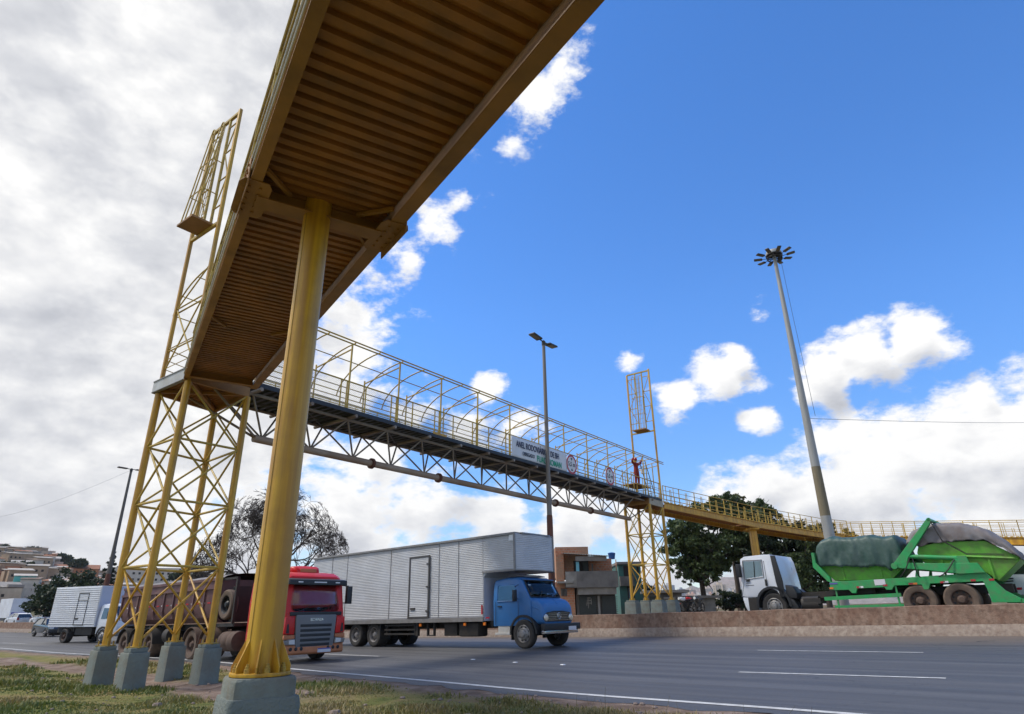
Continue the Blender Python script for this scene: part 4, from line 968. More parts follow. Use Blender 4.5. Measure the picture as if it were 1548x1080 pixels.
# ------------------------------------------------------------------ blue bonneted box lorry
bt = place('box_truck', 'old blue bonneted lorry with a long ribbed aluminium box body reaching over its cab', 'truck', gp(795, 981.5), 130, -1.02)
SB = Side(bt, -1.25)
RW = .515
for x, y, s_, dp in ((0, -1.02, -1, False), (0, 1.02, 1, False)): wheel(bt, x, y, RW, .28, s_, deep=dp)
for x in (-9.0, -10.38):
    for s_ in (-1, 1): wheel(bt, x, s_ * .93, RW, .52, s_, deep=True)
XR, XF, XO = -14.3, -1.95, -.22; ZB0, ZT0, ZO = 1.0, 4.26, 2.84
box = MB(); HW = 1.27
prof_s = [(XR, ZB0), (XF, ZB0), (XF, ZO - .18), (XF + .22, ZO), (XO, ZO), (XO, ZT0), (XR, ZT0)]
box.prism(prof_s, -HW + .03, HW - .03)
bx_o = box.build('box_body', 'box_alu', bt, smooth=0)
for s_ in (-1, 1):
    Gp = corr_panel([(XR + .03, s_ * (HW - .025), 0), (XF - .03, s_ * (HW - .025), 0)], ZB0 + .16, ZT0 - .06, .072, .010, (0, s_, 0)); MB().grid(Gp).build('side_siding', 'box_alu', bx_o, smooth=0, fixn=False)
    Gp = corr_panel([(XF + .02, s_ * (HW - .025), 0), (XO - .02, s_ * (HW - .025), 0)], ZO + .05, ZT0 - .06, .072, .010, (0, s_, 0)); MB().grid(Gp).build('side_siding', 'box_alu', bx_o, smooth=0, fixn=False)
# rounded overhang front, ribbed
G = []; z = ZO + .02
while z < ZT0 - .03:
    for f, d in ((0, 0), (.3, 0), (.45, .009), (.85, .009)):
        zz = z + f * .072
        if zz < ZT0 - .02: G.append([(XO + .005 + d + .16 * (1 - (yy / HW) ** 2) ** .8, yy * .985, zz) for yy in np.linspace(-HW + .02, HW - .02, 13)])
    z += .072
MB().grid(G).build('front_siding', 'box_alu', bx_o, smooth=20, fixn=False)
tr = MB()
for s_ in (-1, 1):
    tr.bx(XR - .02, XO + .03, s_ * HW - .05, s_ * HW + .02, ZT0 - .05, ZT0 + .03); tr.bx(XR, XF, s_ * HW - .035, s_ * HW + .015, ZB0 - .02, ZB0 + .15)
    tr.bx(XO - .03, XO + .05, s_ * HW - .06, s_ * HW + .012, ZO - .02, ZT0)
    tr.bx(XF - .05, XO, s_ * HW - .03, s_ * HW + .005, ZO - .03, ZO + .05)
tr.bx(XR - .02, XO, -HW, HW, ZT0 + .0, ZT0 + .05)
tr.prism([(XO, ZT0 - .02), (XO + .17, ZT0 - .02), (XO + .15, ZT0 + .045), (XO, ZT0 + .05)], -HW + .35, HW - .35)
tr.build('edge_trim', 'trim', bx_o, smooth=0, bevel=.008)
MB().bx(XF - .02, XF + .012, -HW + .05, HW - .05, ZB0, ZO - .2).build('front_wall', 'box_front', bx_o, smooth=0)
x0, z0_ = SB(618.5, 934); x1, z1_ = SB(650, 842)
dr = MB(); yy = -HW - .015
G = corr_panel([(x0, -HW - .018, 0), (x1, -HW - .018, 0)], z0_, z1_, .072, .008, (0, -1, 0)); d_o = MB().grid(G).build('door', 'box_alu', bx_o, smooth=0, fixn=False)
for a, b, c, d in ((x0 - .05, x0 + .03, z0_ - .05, z1_ + .06), (x1 - .03, x1 + .05, z0_ - .05, z1_ + .06)): dr.bx(a, b, yy - .03, yy + .01, c, d)
dr.bx(x0, x1, yy - .03, yy + .01, z1_, z1_ + .06); dr.bx(x0, x1, yy - .03, yy + .01, z0_ - .05, z0_ + .02); dr.build('frame', 'truss_dark', d_o, smooth=0)
h_ = MB(); h_.bx(x0 + .12, x0 + .42, yy - .04, yy, z0_ + .30, z0_ + .40); 
for z in (z0_ + .25, (z0_ + z1_) / 2, z1_ - .3): h_.bx(x1 - .14, x1 + .06, yy - .045, yy, z - .03, z + .03)
h_.build('latch', 'truss_dark', d_o, smooth=0)
for px in (532, 577, 685, 712, 738): x, z = SB(px, 939); MB().bx(x - .10, x + .10, -HW - .02, -HW - .012, ZB0 + .09, ZB0 + .14).build('reflector', 'redlens', bx_o, smooth=0)
MB().bx(XF - .10, XF - .03, -HW - .022, -HW - .012, 1.25, 1.6).build('reflector', 'redlens', bx_o, smooth=0)
sm = MB()
for xx in (-12.6, -11.3, -7.9, -4.6, -3.4): sm.bx(xx, xx + .02, -HW - .001, -HW + .01, ZB0 + .16, ZT0 - .06)
sm.build('panel_seam', 'trim', bx_o, smooth=0)
tp = MB().slab([(XO - .30, -HW - .014, ZT0 - .28), (XO + .02, -HW - .016, ZT0 - .30), (XO + .02, -HW - .016, ZT0 + .02), (XO - .26, -HW - .014, ZT0 - .02)], (0, -1, 0), .006); tp.build('tape_patch', 'whitelens', bx_o, smooth=0)
# chassis and things under the box
c_ = MB()
for y in (-.45, .45): c_.bx(XR + .3, .75, y - .05, y + .05, .72, .98)
for x in (-13.8, -11.6, -9.7, -7.5, -5.5, -3.6, -1.8): c_.bx(x, x + .12, -1.0, 1.0, .78, .995)
c_.build('chassis', 'chassis', bt, smooth=0)
ax_ = MB()
for x in (0, -9.0, -10.38): ax_.bar((x, -.9, RW), (x, .9, RW), .09, 10); 
for x in (-9.0, -10.38): ax_.lathe([(.05, -.22), (.2, -.16), (.23, 0), (.2, .16), (.05, .22)], c=(x, 0, RW), ax=(0, 1, 0), n=14)
ax_.build('axle', 'chassis', bt)
MB().bx(-3.45, -2.35, -1.16, -.55, .42, .95).build('fuel_tank', 'chassis', bt, bevel=.08)
MB().bx(-4.35, -3.6, -1.12, -.55, .45, .97).build('battery_box', 'chassis', bt, bevel=.03)
g_ = MB()
for z in (.50, .68, .86): g_.bx(-8.2, -6.1, -1.2, -1.15, z, z + .07)
for x in (-8.1, -6.2): g_.bx(x, x + .06, -1.17, -1.1, .48, 1.0)
g_.bx(-6.1, -5.95, -1.18, -1.05, .45, 1.0); g_.bx(-5.4, -5.33, -1.15, -1.05, .45, 1.0); g_.bx(-5.0, -4.93, -1.15, -1.05, .45, 1.0); g_.bx(-5.4, -4.93, -1.15, -1.1, .45, .50)
g_.build('side_guard', 'chassis', bt, smooth=0)
MB().bx(-8.55, -8.5, -1.2, -.6, .3, 1.0).build('mud_flap', 'black', bt, smooth=0)
for x in (-1.9, -3.0, -5.7): MB().bx(x - .06, x + .06, -HW - .01, -HW + .04, .84, .95).build('marker_lamp', 'orangelens', bt, smooth=0)
# cab
cab = MB()
def cabring(x, hw, z0, zt, inset):
    return [(x, -hw, z0), (x, -hw, 1.72), (x, -hw + inset * .55, zt - .16), (x, -hw + inset, zt - .05), (x, -hw + inset + .16, zt), (x, hw - inset - .16, zt), (x, hw - inset, zt - .05), (x, hw - inset * .55, zt - .16), (x, hw, 1.72), (x, hw, z0)]
cr_ = [cabring(-1.55, 1.10, .80, 2.44, .10), cabring(-1.46, 1.12, .80, 2.54, .10), cabring(-.9, 1.13, .80, 2.60, .10), cabring(-.30, 1.12, .80, 2.58, .10), cabring(-.12, 1.11, .80, 2.50, .11), cabring(.28, 1.06, .80, 1.80, .06), cabring(.34, 1.05, .82, 1.74, .05)]
cab_o = MB().loft(cr_).build('cab', 'blue', bt, smooth=50, bevel=.012)
carve(cab_o, MB().loft([[(x, sy * (1.03 - .03 * (z > 2)), z) for sy, z in ((-1, .95), (1, .95), (1, 2.5 - .68 * max(0, x + .2) / .4), (-1, 2.5 - .68 * max(0, x + .2) / .4))] for x in (-1.42, -.2, .2)]),
      MB().prism([(-1.28, 1.72), (-.36, 1.72), (-.36, 2.12), (-.45, 2.28), (-1.22, 2.28), (-1.28, 2.22)], -1.5, 1.5),
      MB().prism([(.0, 1.81), (.5, 1.83), (.25, 2.46), (-.3, 2.44)], -.92, .92), MB().bx(-1.8, -1.3, -.6, .6, 1.85, 2.25))
cabin(cab_o, -1.42, .34, 1.10, 1.0, .45)
# bonnet: rounded, narrowing and dropping to the nose
hood = MB().loft([superring(.20, 1.03, .80, 1.79, .24, 36), superring(.55, 1.02, .80, 1.78, .26, 36), superring(.85, 1.0, .80, 1.735, .29, 36), superring(1.05, .985, .80, 1.66, .33, 36), superring(1.16, .965, .80, 1.57, .36, 36), superring(1.22, .94, .81, 1.47, .40, 36), superring(1.245, .90, .83, 1.40, .44, 36)])
hood_o = hood.build('bonnet', 'blue', bt, smooth=50)
cr2 = MB(); cr2.path([(.32, 0, 1.785), (.7, 0, 1.755), (1.0, 0, 1.68), (1.17, 0, 1.555)], .03, 8); cr2.build('centre_crease', 'blue', hood_o)
m = MB(); m.path([(.30, -1.025, 1.46), (.62, -1.012, 1.44), (.9, -.99, 1.38), (1.1, -.96, 1.28)], .022, 8); m.build('side_crease', 'blue', hood_o)
# oval front panel: grille between the headlamps
gr = MB().prism([(-.84, .92), (.84, .92), (.93, .99), (.95, 1.07), (.91, 1.16), (.74, 1.25), (.3, 1.30), (-.3, 1.30), (-.74, 1.25), (-.91, 1.16), (-.95, 1.07), (-.93, .99)], 1.12, 1.262, ax='x')
gr_o = gr.build('grille', 'black', bt, smooth=0)
b_ = MB()
for z in (.97, 1.03, 1.09, 1.15, 1.21): b_.bx(1.262, 1.275, -.66, .66, z, z + .016)
b_.build('grille_bars', 'chrome', gr_o, smooth=0)
em = MB(); n = 24
em.path([(1.285, .115 * math.cos(2 * math.pi * k / n), 1.12 + .115 * math.sin(2 * math.pi * k / n)) for k in range(n + 1)], .012, 6)
for a in (90, 210, 330): em.bar((1.285, 0, 1.12), (1.285, .11 * math.cos(R(a)), 1.12 + .11 * math.sin(R(a))), .02, 6, r2=.006)
em.build('emblem', 'chrome', gr_o)
for y in (-.83, .83):
    hb = MB().lathe([(.135, 0), (.135, .05), (.115, .06)], c=(1.215, y * .97, 1.06), ax=(1, 0, 0), n=24).build('headlamp', 'chrome', bt)
    MB().lathe([(.112, .0), (.10, .03), (.06, .045), (.01, .05)], c=(1.27, y * .97, 1.06), ax=(1, 0, 0), n=24).build('lens', 'headlamp_warm', hb)
bp = MB().bx(1.28, 1.46, -1.17, 1.17, .62, .86).build('bumper', 'black', bt, bevel=.03)
MB().bx(1.2, 1.42, -1.05, 1.05, .50, .615).build('lower_valance', 'chrome', bp, bevel=.02)
MB().bx(1.46, 1.475, .35, .85, .60, .74).build('number_plate', 'plate', bp, smooth=0)
for s_ in (-1, 1):
    arch(bt, 0, s_ * .80, s_ * 1.16, .60, RW, 'black', .075, 0, 178)
    MB().bx(-.62, -.58, s_ * .84, s_ * 1.14, .30, .75).build('mud_flap', 'black', bt, smooth=0)
    MB().bx(-1.45, -.68, s_ * .82, s_ * 1.15, .48, .56).build('cab_step', 'lightgrey', bt, bevel=.01)
    MB().bx(-1.3, -.7, s_ * .9, s_ * 1.11, .56, .82).build('step_panel', 'lightgrey', bt, smooth=0)
    y = s_ * 1.137; w = MB().slab([(-1.28, y, 1.72), (-.36, y - s_ * .0, 1.72), (-.36, y - s_ * .0323, 2.1), (-.45, y - s_ * .0476, 2.28), (-1.22, y - s_ * .0476, 2.28), (-1.28, y - s_ * .0425, 2.22)], (0, s_, 0), .008).build('side_window', 'pane', cab_o, smooth=0)
    f_ = MB(); f_.path([(-1.31, y, 1.70), (-.33, y, 1.70), (-.33, y - s_ * .05, 2.12), (-.43, y - s_ * .07, 2.32), (-1.24, y - s_ * .07, 2.32), (-1.31, y - s_ * .05, 2.24), (-1.31, y, 1.70)], .018, 6); f_.build('window_frame', 'blue', w)
    ds = MB(); ds.path([(-1.40, y + s_ * .014, .84), (-1.40, y + s_ * .014, 1.70)], .008, 5); ds.path([(-.22, y + s_ * .012, .84), (-.22, y + s_ * .012, 1.70)], .008, 5); ds.build('door_seam', 'black', cab_o)
    hn = MB(); hn.bx(-1.28, -1.08, y - .0 * s_, y + s_ * .03, 1.50, 1.54); hn.build('door_handle', 'black', cab_o, smooth=0)
    mr = MB(); mr.bar((-.25, s_ * 1.1, 1.75), (-.22, s_ * 1.32, 1.85), .014, 6); mr.bar((-.25, s_ * 1.06, 2.3), (-.22, s_ * 1.32, 2.2), .014, 6); mr.bx(-.27, -.19, s_ * 1.24, s_ * 1.44, 1.68, 2.1); mr.build('mirror', 'black', cab_o, bevel=.012)
# windscreen, wrapping slightly
G = []
for z, xo, hw in ((1.82, .285, .95), (2.05, .16, .945), (2.25, .05, .93), (2.45, -.06, .91)):
    G.append([(xo + .03 - .03 * abs(u) ** 3, hw * u, z) for u in np.linspace(-1, 1, 13)])
ws = MB().grid(G).build('windscreen', 'pane', cab_o, fixn=False); sd_ = ws.modifiers.new('thickness', 'SOLIDIFY'); sd_.thickness = .012
m = MB(); m.path([G[0][0], *G[0][::3], G[0][-1], G[1][-1], G[2][-1], *G[3][::-3], G[3][0], G[2][0], G[1][0], G[0][0]], .02, 6); m.build('windscreen_seal', 'black', ws)
MB().loft([[(-.12, -.98, 2.48), (-.12, .98, 2.48), (-.12, .98, 2.52), (-.12, -.98, 2.52)], [(.02, -.92, 2.47), (.02, .92, 2.47), (.02, .92, 2.49), (.02, -.92, 2.49)]]).build('sun_visor', 'blue', cab_o, smooth=0)
MB().loft([superring(-1.0, .8, 2.60, 2.66, .5), superring(-.5, .85, 2.60, 2.70, .5), superring(-.25, .7, 2.60, 2.65, .5)]).build('roof_rack_tarp', 'tarp_grey', cab_o)
m = MB(); m.bar((.36, -.5, 1.80), (.22, -.15, 2.05), .010, 5); m.bar((.36, .35, 1.80), (.22, .65, 2.05), .010, 5); m.build('wiper', 'black', cab_o)
# the bonnet is short: draw the nose back over the front axle
for o in [hood_o] + list(hood_o.children): o.data.transform(Matrix(((.62, 0, 0, .076), (0, 1, 0, 0), (0, 0, 1, 0), (0, 0, 0, 1))))
def slide(o, d):
    o.data.transform(Matrix.Translation((d, 0, 0)))
    for ch in o.children: slide(ch, d)
for o in bt.children:
    if o.name.split('.')[0] in ('grille', 'headlamp', 'bumper'): slide(o, -.40)
# ------------------------------------------------------------------ red tractor with maroon dump trailer
AZR = 130
p0 = gp(290, 997.5); h = hd(AZR)
rt = place('dump_truck', 'red flat-fronted articulated lorry pulling a dusty maroon dump trailer', 'truck', V((p0.x + h.x * 5.22, p0.y + h.y * 5.22, 0)), AZR, -1.02)
Q = .53; OX = -5.22
wheel(rt, 0, -1.03, Q, .30, -1, deep=False); wheel(rt, 0, 1.03, Q, .30, 1, deep=False)
for x in (OX, OX + 1.36, OX - 6.65, OX - 5.35, OX - 4.0):
    for s_ in (-1, 1): wheel(rt, x, s_ * .92, Q, .54, s_, 'rubber_mud', 'rim_mud', True)
for x in (OX, OX + 1.36):
    arch(rt, x, -1.25, -.62, .60, Q, 'rim_mud', .03, 5, 175); arch(rt, x, .62, 1.25, .60, Q, 'rim_mud', .03, 5, 175)
for x in (OX - 6.65, OX - 5.35, OX - 4.0):
    arch(rt, x, -1.26, -.62, .61, Q, 'chassis', .03, 0, 180); arch(rt, x, .62, 1.26, .61, Q, 'chassis', .03, 0, 180)
c_ = MB()
for y in (-.42, .42): c_.bx(OX - .9, 1.0, y - .05, y + .05, .72, 1.0); c_.bx(OX - 7.4, OX + 1.4, y - .08, y + .08, 1.03, 1.26)
for x in (0, OX, OX + 1.36, OX - 6.65, OX - 5.35, OX - 4.0): c_.bar((x, -.9, Q), (x, .9, Q), .10, 10)
for x in (OX - 7.3, OX - 4.7, OX - 2.4, OX): c_.bx(x, x + .14, -.95, .95, 1.05, 1.24)
c_.build('chassis', 'chassis', rt, smooth=0)
MB().lathe([(.10, 0), (.33, .03), (.35, .2), (.33, .24), (.35, .28), (.35, .62), (.33, .66), (.35, .7), (.35, .9), (.33, 1.07), (.1, 1.1)], c=(OX + 2.25, -.92, .66), ax=(1, 0, 0), n=24).build('fuel_tank', 'rim_mud', rt)
MB().lathe([(.10, 0), (.3, .03), (.31, .5), (.1, .53)], c=(OX - 2.6, -.95, .85), ax=(1, 0, 0), n=20).build('air_tank', 'chassis', rt)
MB().bx(OX + .75, OX + .8, -1.2, -.65, .35, .9).build('mud_flap', 'orange_dirt', rt, smooth=0)
# tipping body: straight ribbed sides over a rounded belly
BX0, BX1 = OX - 7.5, OX + 1.75; BZ0, BZ1 = 1.30, 2.86
rings = []
sec = [(-1.24, BZ1), (-1.24, 1.78), (-1.12, 1.48), (-.85, BZ0), (.85, BZ0), (1.12, 1.48), (1.24, 1.78), (1.24, BZ1), (1.16, BZ1), (1.16, 1.8), (1.05, 1.55), (.8, BZ0 + .07), (-.8, BZ0 + .07), (-1.05, 1.55), (-1.16, 1.8), (-1.16, BZ1)]
body = MB().loft([[(x, y, z) for y, z in sec] for x in (BX0, BX1)]).build('dump_body', 'maroon', rt, smooth=30)
MB().prism([(-1.24, BZ1 - .02), (-1.22, 1.78), (-1.1, 1.48), (-.85, BZ0), (.85, BZ0), (1.1, 1.48), (1.22, 1.78), (1.24, BZ1 - .02)], BX1 - .06, BX1, ax='x').build('headboard', 'maroon', body, smooth=0)
MB().prism([(-1.24, BZ1 - .02), (-1.22, 1.78), (-1.1, 1.48), (-.85, BZ0), (.85, BZ0), (1.1, 1.48), (1.22, 1.78), (1.24, BZ1 - .02)], BX0, BX0 + .06, ax='x').build('tailgate', 'maroon', body, smooth=0)
nr = 10
for k in range(nr + 1):
    x = BX0 + .06 + (BX1 - BX0 - .12) * k / nr
    for s_ in (-1, 1):
        MB().loft([[(x - .05, s_ * 1.235, z1 if 0 else z) , (x + .05, s_ * 1.235, z), (x + .05, s_ * (1.30 + o), z), (x - .05, s_ * (1.30 + o), z)] for z, o in ((2.50, 0), (1.80, 0), (1.50, -.09))]).build('rib', 'maroon', body, smooth=0)
for s_ in (-1, 1):
    MB().bx(BX0, BX1, min(s_ * 1.235, s_ * 1.32), max(s_ * 1.235, s_ * 1.32), 2.50, 2.60).build('side_rail', 'maroon', body, smooth=0)
    MB().bx(BX0, BX1 + .1, min(s_ * 1.15, s_ * 1.29), max(s_ * 1.15, s_ * 1.29), BZ1 - .06, BZ1 + .04).build('top_rail', 'maroon', body, smooth=0)
    for k in range(nr * 2 - 1):
        x = BX0 + .35 + (BX1 - BX0) * k / (nr * 2)
        MB().bx(x - .12, x + .12, s_ * 1.243 - .004, s_ * 1.243 + .004, 1.985, 2.035).build('reflector', 'whitelens' if k % 2 else 'redlens', body, smooth=0)
# rolled sheet over the load
G = [[(x, 1.2 * math.sin(a), BZ1 + .02 + .20 * math.cos(a) + .02 * math.sin(x * 3)) for a in np.linspace(-1.5, 1.5, 9)] for x in np.linspace(BX0 + .1, BX1 + .25, 14)]
o = MB().grid(G).build('load_cover', 'tarp_grey', body, fixn=False)
# frame ahead of the body with the spare wheel
f_ = MB(); 
for y in (-1.1, 1.1): f_.bx(BX1 + .02, BX1 + 1.25, y - .05, y + .05, BZ1 - .06, BZ1 + .02); f_.bx(BX1 + 1.15, BX1 + 1.25, y - .05, y + .05, 1.25, BZ1)
f_.bx(BX1 + .02, BX1 + 1.3, -1.1, 1.1, 1.15, 1.27); f_.bx(BX1 + .5, BX1 + .9, -.9, .9, 1.3, BZ1 - .3); f_.build('front_frame', 'chassis', rt, smooth=0)
sp = wheel(rt, 0, 0, Q, .28, -1, 'rubber_mud', 'black', True); sp.name = 'spare_wheel'; sp.location = (BX1 + .62, -1.06, 1.92 - Q)
# cab
XF_ = 1.36
cw = 1.24
def rring(x, hw, z0, z1, i): return [(x, -hw, z0), (x, -hw, min(1.9, z1 - .3)), (x, -hw + i * .5, z1 - .22), (x, -hw + i, z1 - .08), (x, -hw + i + .2, z1), (x, hw - i - .2, z1), (x, hw - i, z1 - .08), (x, hw - i * .5, z1 - .22), (x, hw, min(1.9, z1 - .3)), (x, hw, z0)]
cab_o = MB().loft([rring(-.95, cw, .95, 2.80, .10), rring(-.8, cw, .95, 2.90, .10), rring(.2, cw, .95, 2.93, .10), rring(.85, cw, .95, 2.86, .10), rring(1.10, cw - .02, .95, 2.72, .12), rring(1.31, cw - .07, .95, 1.64, .04), rring(XF_, cw - .12, .95, 1.54, .03)]).build('cab', 'red', rt, smooth=45, bevel=.015)
carve(cab_o, MB().loft([[(x, sy * 1.12, z) for sy, z in ((-1, 1.25), (1, 1.25), (1, zt), (-1, zt))] for x, zt in ((-.8, 2.78), (.8, 2.72), (1.0, 2.52), (1.22, 1.66))]),
      MB().prism([(.05, 1.75), (.98, 1.70), (.88, 2.45), (.1, 2.48)], -1.5, 1.5), MB().prism([(.9, 1.60), (1.6, 1.60), (1.5, 2.46), (.7, 2.46)], -1.06, 1.06))
cabin(cab_o, -.75, 1.33, 1.08, 1.1, .5)
ac = MB().loft([superring(-.25, .42, 2.90, 3.05, .5), superring(-.1, .55, 2.88, 3.13, .5), superring(.45, .55, 2.86, 3.12, .5), superring(.62, .45, 2.86, 2.98, .5)]).build('roof_unit', 'red', cab_o, smooth=50)
MB().bx(.615, .64, -.33, .33, 2.90, 3.02).build('vent', 'orange_dirt', ac, bevel=.01)
G = []
for z, xo, hw in ((1.58, 1.375, 1.12), (1.85, 1.325, 1.12), (2.15, 1.26, 1.11), (2.48, 1.185, 1.09)):
    G.append([(xo + .012 - .13 * abs(u) ** 4, hw * u, z) for u in np.linspace(-1, 1, 15)])
ws = MB().grid(G).build('windscreen', 'pane', cab_o, fixn=False); sd_ = ws.modifiers.new('thickness', 'SOLIDIFY'); sd_.thickness = .012
for u0, u1 in ((0, 1), (-1, -2)):
    MB().slab([V(G[0][u0]) + V((.02, 0, 0)), V(G[0][u1]) + V((.02, 0, 0)) if 0 else V(G[0][u0]) + V((.02, .07 * (1 if u0 == 0 else -1), 0)), V(G[3][u0]) + V((.02, .07 * (1 if u0 == 0 else -1), 0)), V(G[3][u0]) + V((.02, 0, 0))], (1, 0, 0), .02).build('pillar_trim', 'black', ws, smooth=0)
MB().loft([[(1.12, y, 2.46), (1.42, y, 2.43), (1.40, y, 2.60), (1.08, y, 2.66)] for y in (-1.16, 1.16)]).build('sun_visor', 'black', cab_o, bevel=.02)
for y in (-.75, -.12, .05, .2, .75): MB().bx(1.405, 1.42, y - .09, y + .09, 2.50, 2.54).build('marker_lamp', 'whitelens', cab_o, smooth=0)
MB().bx(1.345, 1.40, -1.02, 1.02, 1.44, 1.565).build('wiper_cowl', 'black', cab_o, bevel=.02)
# interior behind the screen shows as a pale sheet and the dark seat backs
gp_ = MB().prism([(-.78, 1.47), (.78, 1.47), (.80, 1.40), (.74, .50), (.62, .38), (-.62, .38), (-.74, .50), (-.80, 1.40)], XF_ - .04, 1.435, ax='x').build('grille', 'grille', rt, bevel=.03)
for k in range(5):
    z = 1.13 - .15 * k; w = .62 - .012 * k
    MB().bx(1.42, 1.4385, -w, w, z - .045, z + .045).build('slot', 'black', gp_, bevel=.015)
text_mesh('lettering', 'SCANIA', .135, 'chrome', gp_, frame((1.437, 0, 1.27), (0, 1, 0), (0, 0, 1), (1, 0, 0)), align='CENTER', ext=.006, sx=1.1)
bm_ = MB().loft([[(x, y, z) for x, z in ((.55 + o, .34), (1.42 + o, .24), (1.47 + o, .30), (1.45 + o, .44), (1.40 + o, .56), (.55 + o, .70))] for y, o in ((-1.25, -.16), (-1.05, -.03), (-.6, 0), (.6, 0), (1.05, -.03), (1.25, -.16))]).build('bumper', 'orange_dirt', rt, bevel=.02)
MB().bx(1.468, 1.483, .1, .62, .28, .41).build('number_plate', 'plate', bm_, smooth=0); MB().bx(1.4835, 1.486, .1, .62, .375, .41).build('plate_band', 'plate_blue', bm_, smooth=0)
for s_ in (-1, 1):
    hb = MB().prism([(.76, .54), (1.17, .56), (1.20, .69), (.78, .73)] if s_ > 0 else [(-1.17, .56), (-.76, .54), (-.78, .73), (-1.20, .69)], 1.30, 1.46, ax='x').build('headlamp', 'trim', rt, bevel=.02)
    MB().prism([(s_ * .79, .565), (s_ * 1.0, .575), (s_ * 1.02, .695), (s_ * .81, .71)][::s_], 1.4615, 1.475, ax='x').build('lens', 'headlamp', hb, smooth=0)
    for y in (.42, .62, .82): MB().lathe([(.055, 0), (.06, .012), (.04, .016)], c=(1.45, s_ * (y + .1), .42), ax=(1, 0, 0), n=12).build('fog_lamp', 'black', bm_)
    MB().prism([(s_ * .80, .86), (s_ * 1.19, .88), (s_ * 1.17, 1.40), (s_ * .84, 1.40)][::s_], 1.30, 1.405, ax='x').build('corner_panel', 'red', cab_o, bevel=.03)
    MB().prism([(s_ * 1.0, .90), (s_ * 1.12, .91), (s_ * 1.10, 1.18), (s_ * 1.04, 1.20)][::s_], 1.406, 1.412, ax='x').build('air_slot', 'black', cab_o, smooth=0)
    y = s_ * 1.245
    w = MB().slab([(.05, y, 1.75), (.98, y, 1.70), (.88, y - s_ * .05, 2.45), (.1, y - s_ * .05, 2.48)], (0, s_, 0), .008).build('side_window', 'pane', cab_o, smooth=0)
    ds = MB(); ds.path([(-.05, y, 1.0), (-.05, y, 2.5)], .008, 5); ds.path([(1.05, y - s_ * .01, 1.0), (1.05, y - s_ * .01, 1.8)], .008, 5); ds.build('door_seam', 'black', cab_o)
    MB().bx(-.0, .22, min(y, y + s_ * .03), max(y, y + s_ * .03), 1.42, 1.47).build('door_handle', 'black', cab_o, smooth=0)
    mr = MB(); mr.bar((1.05, s_ * 1.15, 2.45), (1.22, s_ * 1.38, 2.42), .02, 6); mr.bar((1.05, s_ * 1.18, 1.85), (1.22, s_ * 1.38, 1.85), .02, 6); mr.bx(1.17, 1.29, min(s_ * 1.28, s_ * 1.50), max(s_ * 1.28, s_ * 1.50), 1.82, 2.42); mr.build('mirror', 'black', cab_o, bevel=.03)
    MB().prism([(s_ * .78, .74), (s_ * 1.20, .71), (s_ * 1.19, .85), (s_ * .79, .85)][::s_], 1.28, 1.43, ax='x').build('headlamp_panel', 'orange_dirt', rt, bevel=.02)
    arch(rt, 0, s_ * .86, s_ * 1.245, .62, Q, 'orange_dirt', .06, 0, 180)
    MB().bx(-.95, -.62, min(s_ * .85, s_ * 1.24), max(s_ * .85, s_ * 1.24), .45, .98).build('side_skirt', 'red', rt, bevel=.02)
    MB().bx(.60, 1.32, min(s_ * 1.0, s_ * 1.235), max(s_ * 1.0, s_ * 1.235), .52, 1.0).build('cab_step', 'orange_dirt', rt, bevel=.02)
MB().bx(1.5, 1.512, .55, .98, 2.1, 2.4) 
m = MB(); m.bar((1.40, -.7, 1.57), (1.36, -.15, 1.80), .010, 5); m.bar((1.40, .1, 1.57), (1.37, .62, 1.77), .010, 5); m.build('wiper', 'black', cab_o)

# ------------------------------------------------------------------ small white box lorry
AZL = 115
lt = place('box_truck', 'small white box lorry with a ribbed white box, following the dump truck', 'truck', gp(154, 973), AZL, -.88)
for x, s_ in ((0, -1), (0, 1), (-3.75, -1), (-3.75, 1)): wheel(lt, x, s_ * .935, .43, .24 if x == 0 else .42, s_, 'rubber', 'rim' if x == 0 else 'rim_mud', x < 0)
bx0, bx1, bz0, bz1 = -5.7, -.80, .98, 3.50
b = MB().bx(bx0, bx1, -1.13, 1.13, bz0, bz1).build('box_body', 'box_white', lt, smooth=0, bevel=.02)
for s_ in (-1, 1): MB().grid(corr_panel([(bx0 + .04, s_ * 1.13, 0), (bx1 - .04, s_ * 1.13, 0)], bz0 + .12, bz1 - .06, .13, .02, (0, s_, 0))).build('side_siding', 'box_white', b, smooth=0, fixn=False)
MB().bx(bx1, bx1 + .012, -1.08, 1.08, bz0 + .05, bz1 - .04).build('front_wall', 'box_front', b, smooth=0)
dm = MB(); dx0, dx1, dz0, dz1 = -3.0, -1.95, bz0 + .10, bz1 - .42
for a in ((dx0, dx0 + .04, dz0, dz1), (dx1 - .04, dx1, dz0, dz1), (dx0, dx1, dz1 - .04, dz1), (dx0, dx1, dz0, dz0 + .04), (dx0 + .1, dx0 + .4, dz0 + .35, dz0 + .46), (dx0, dx1, 2.6, 2.63)): dm.bx(a[0], a[1], -1.17, -1.145, a[2], a[3])
dm.build('door', 'truss_dark', b, smooth=0)
c_ = MB()
for y in (-.38, .38): c_.bx(bx0, .9, y - .04, y + .04, .62, .95)
c_.bx(-2.9, -1.2, -.95, -.5, .5, .92); c_.bx(bx0 + .1, bx0 + .2, -1.05, 1.05, .45, .6); c_.bx(-3.1, -3.0, -1.0, 1.0, .7, .97); c_.bar((-3.75, -.8, .43), (-3.75, .8, .43), .07); c_.build('chassis', 'chassis', lt, smooth=0)
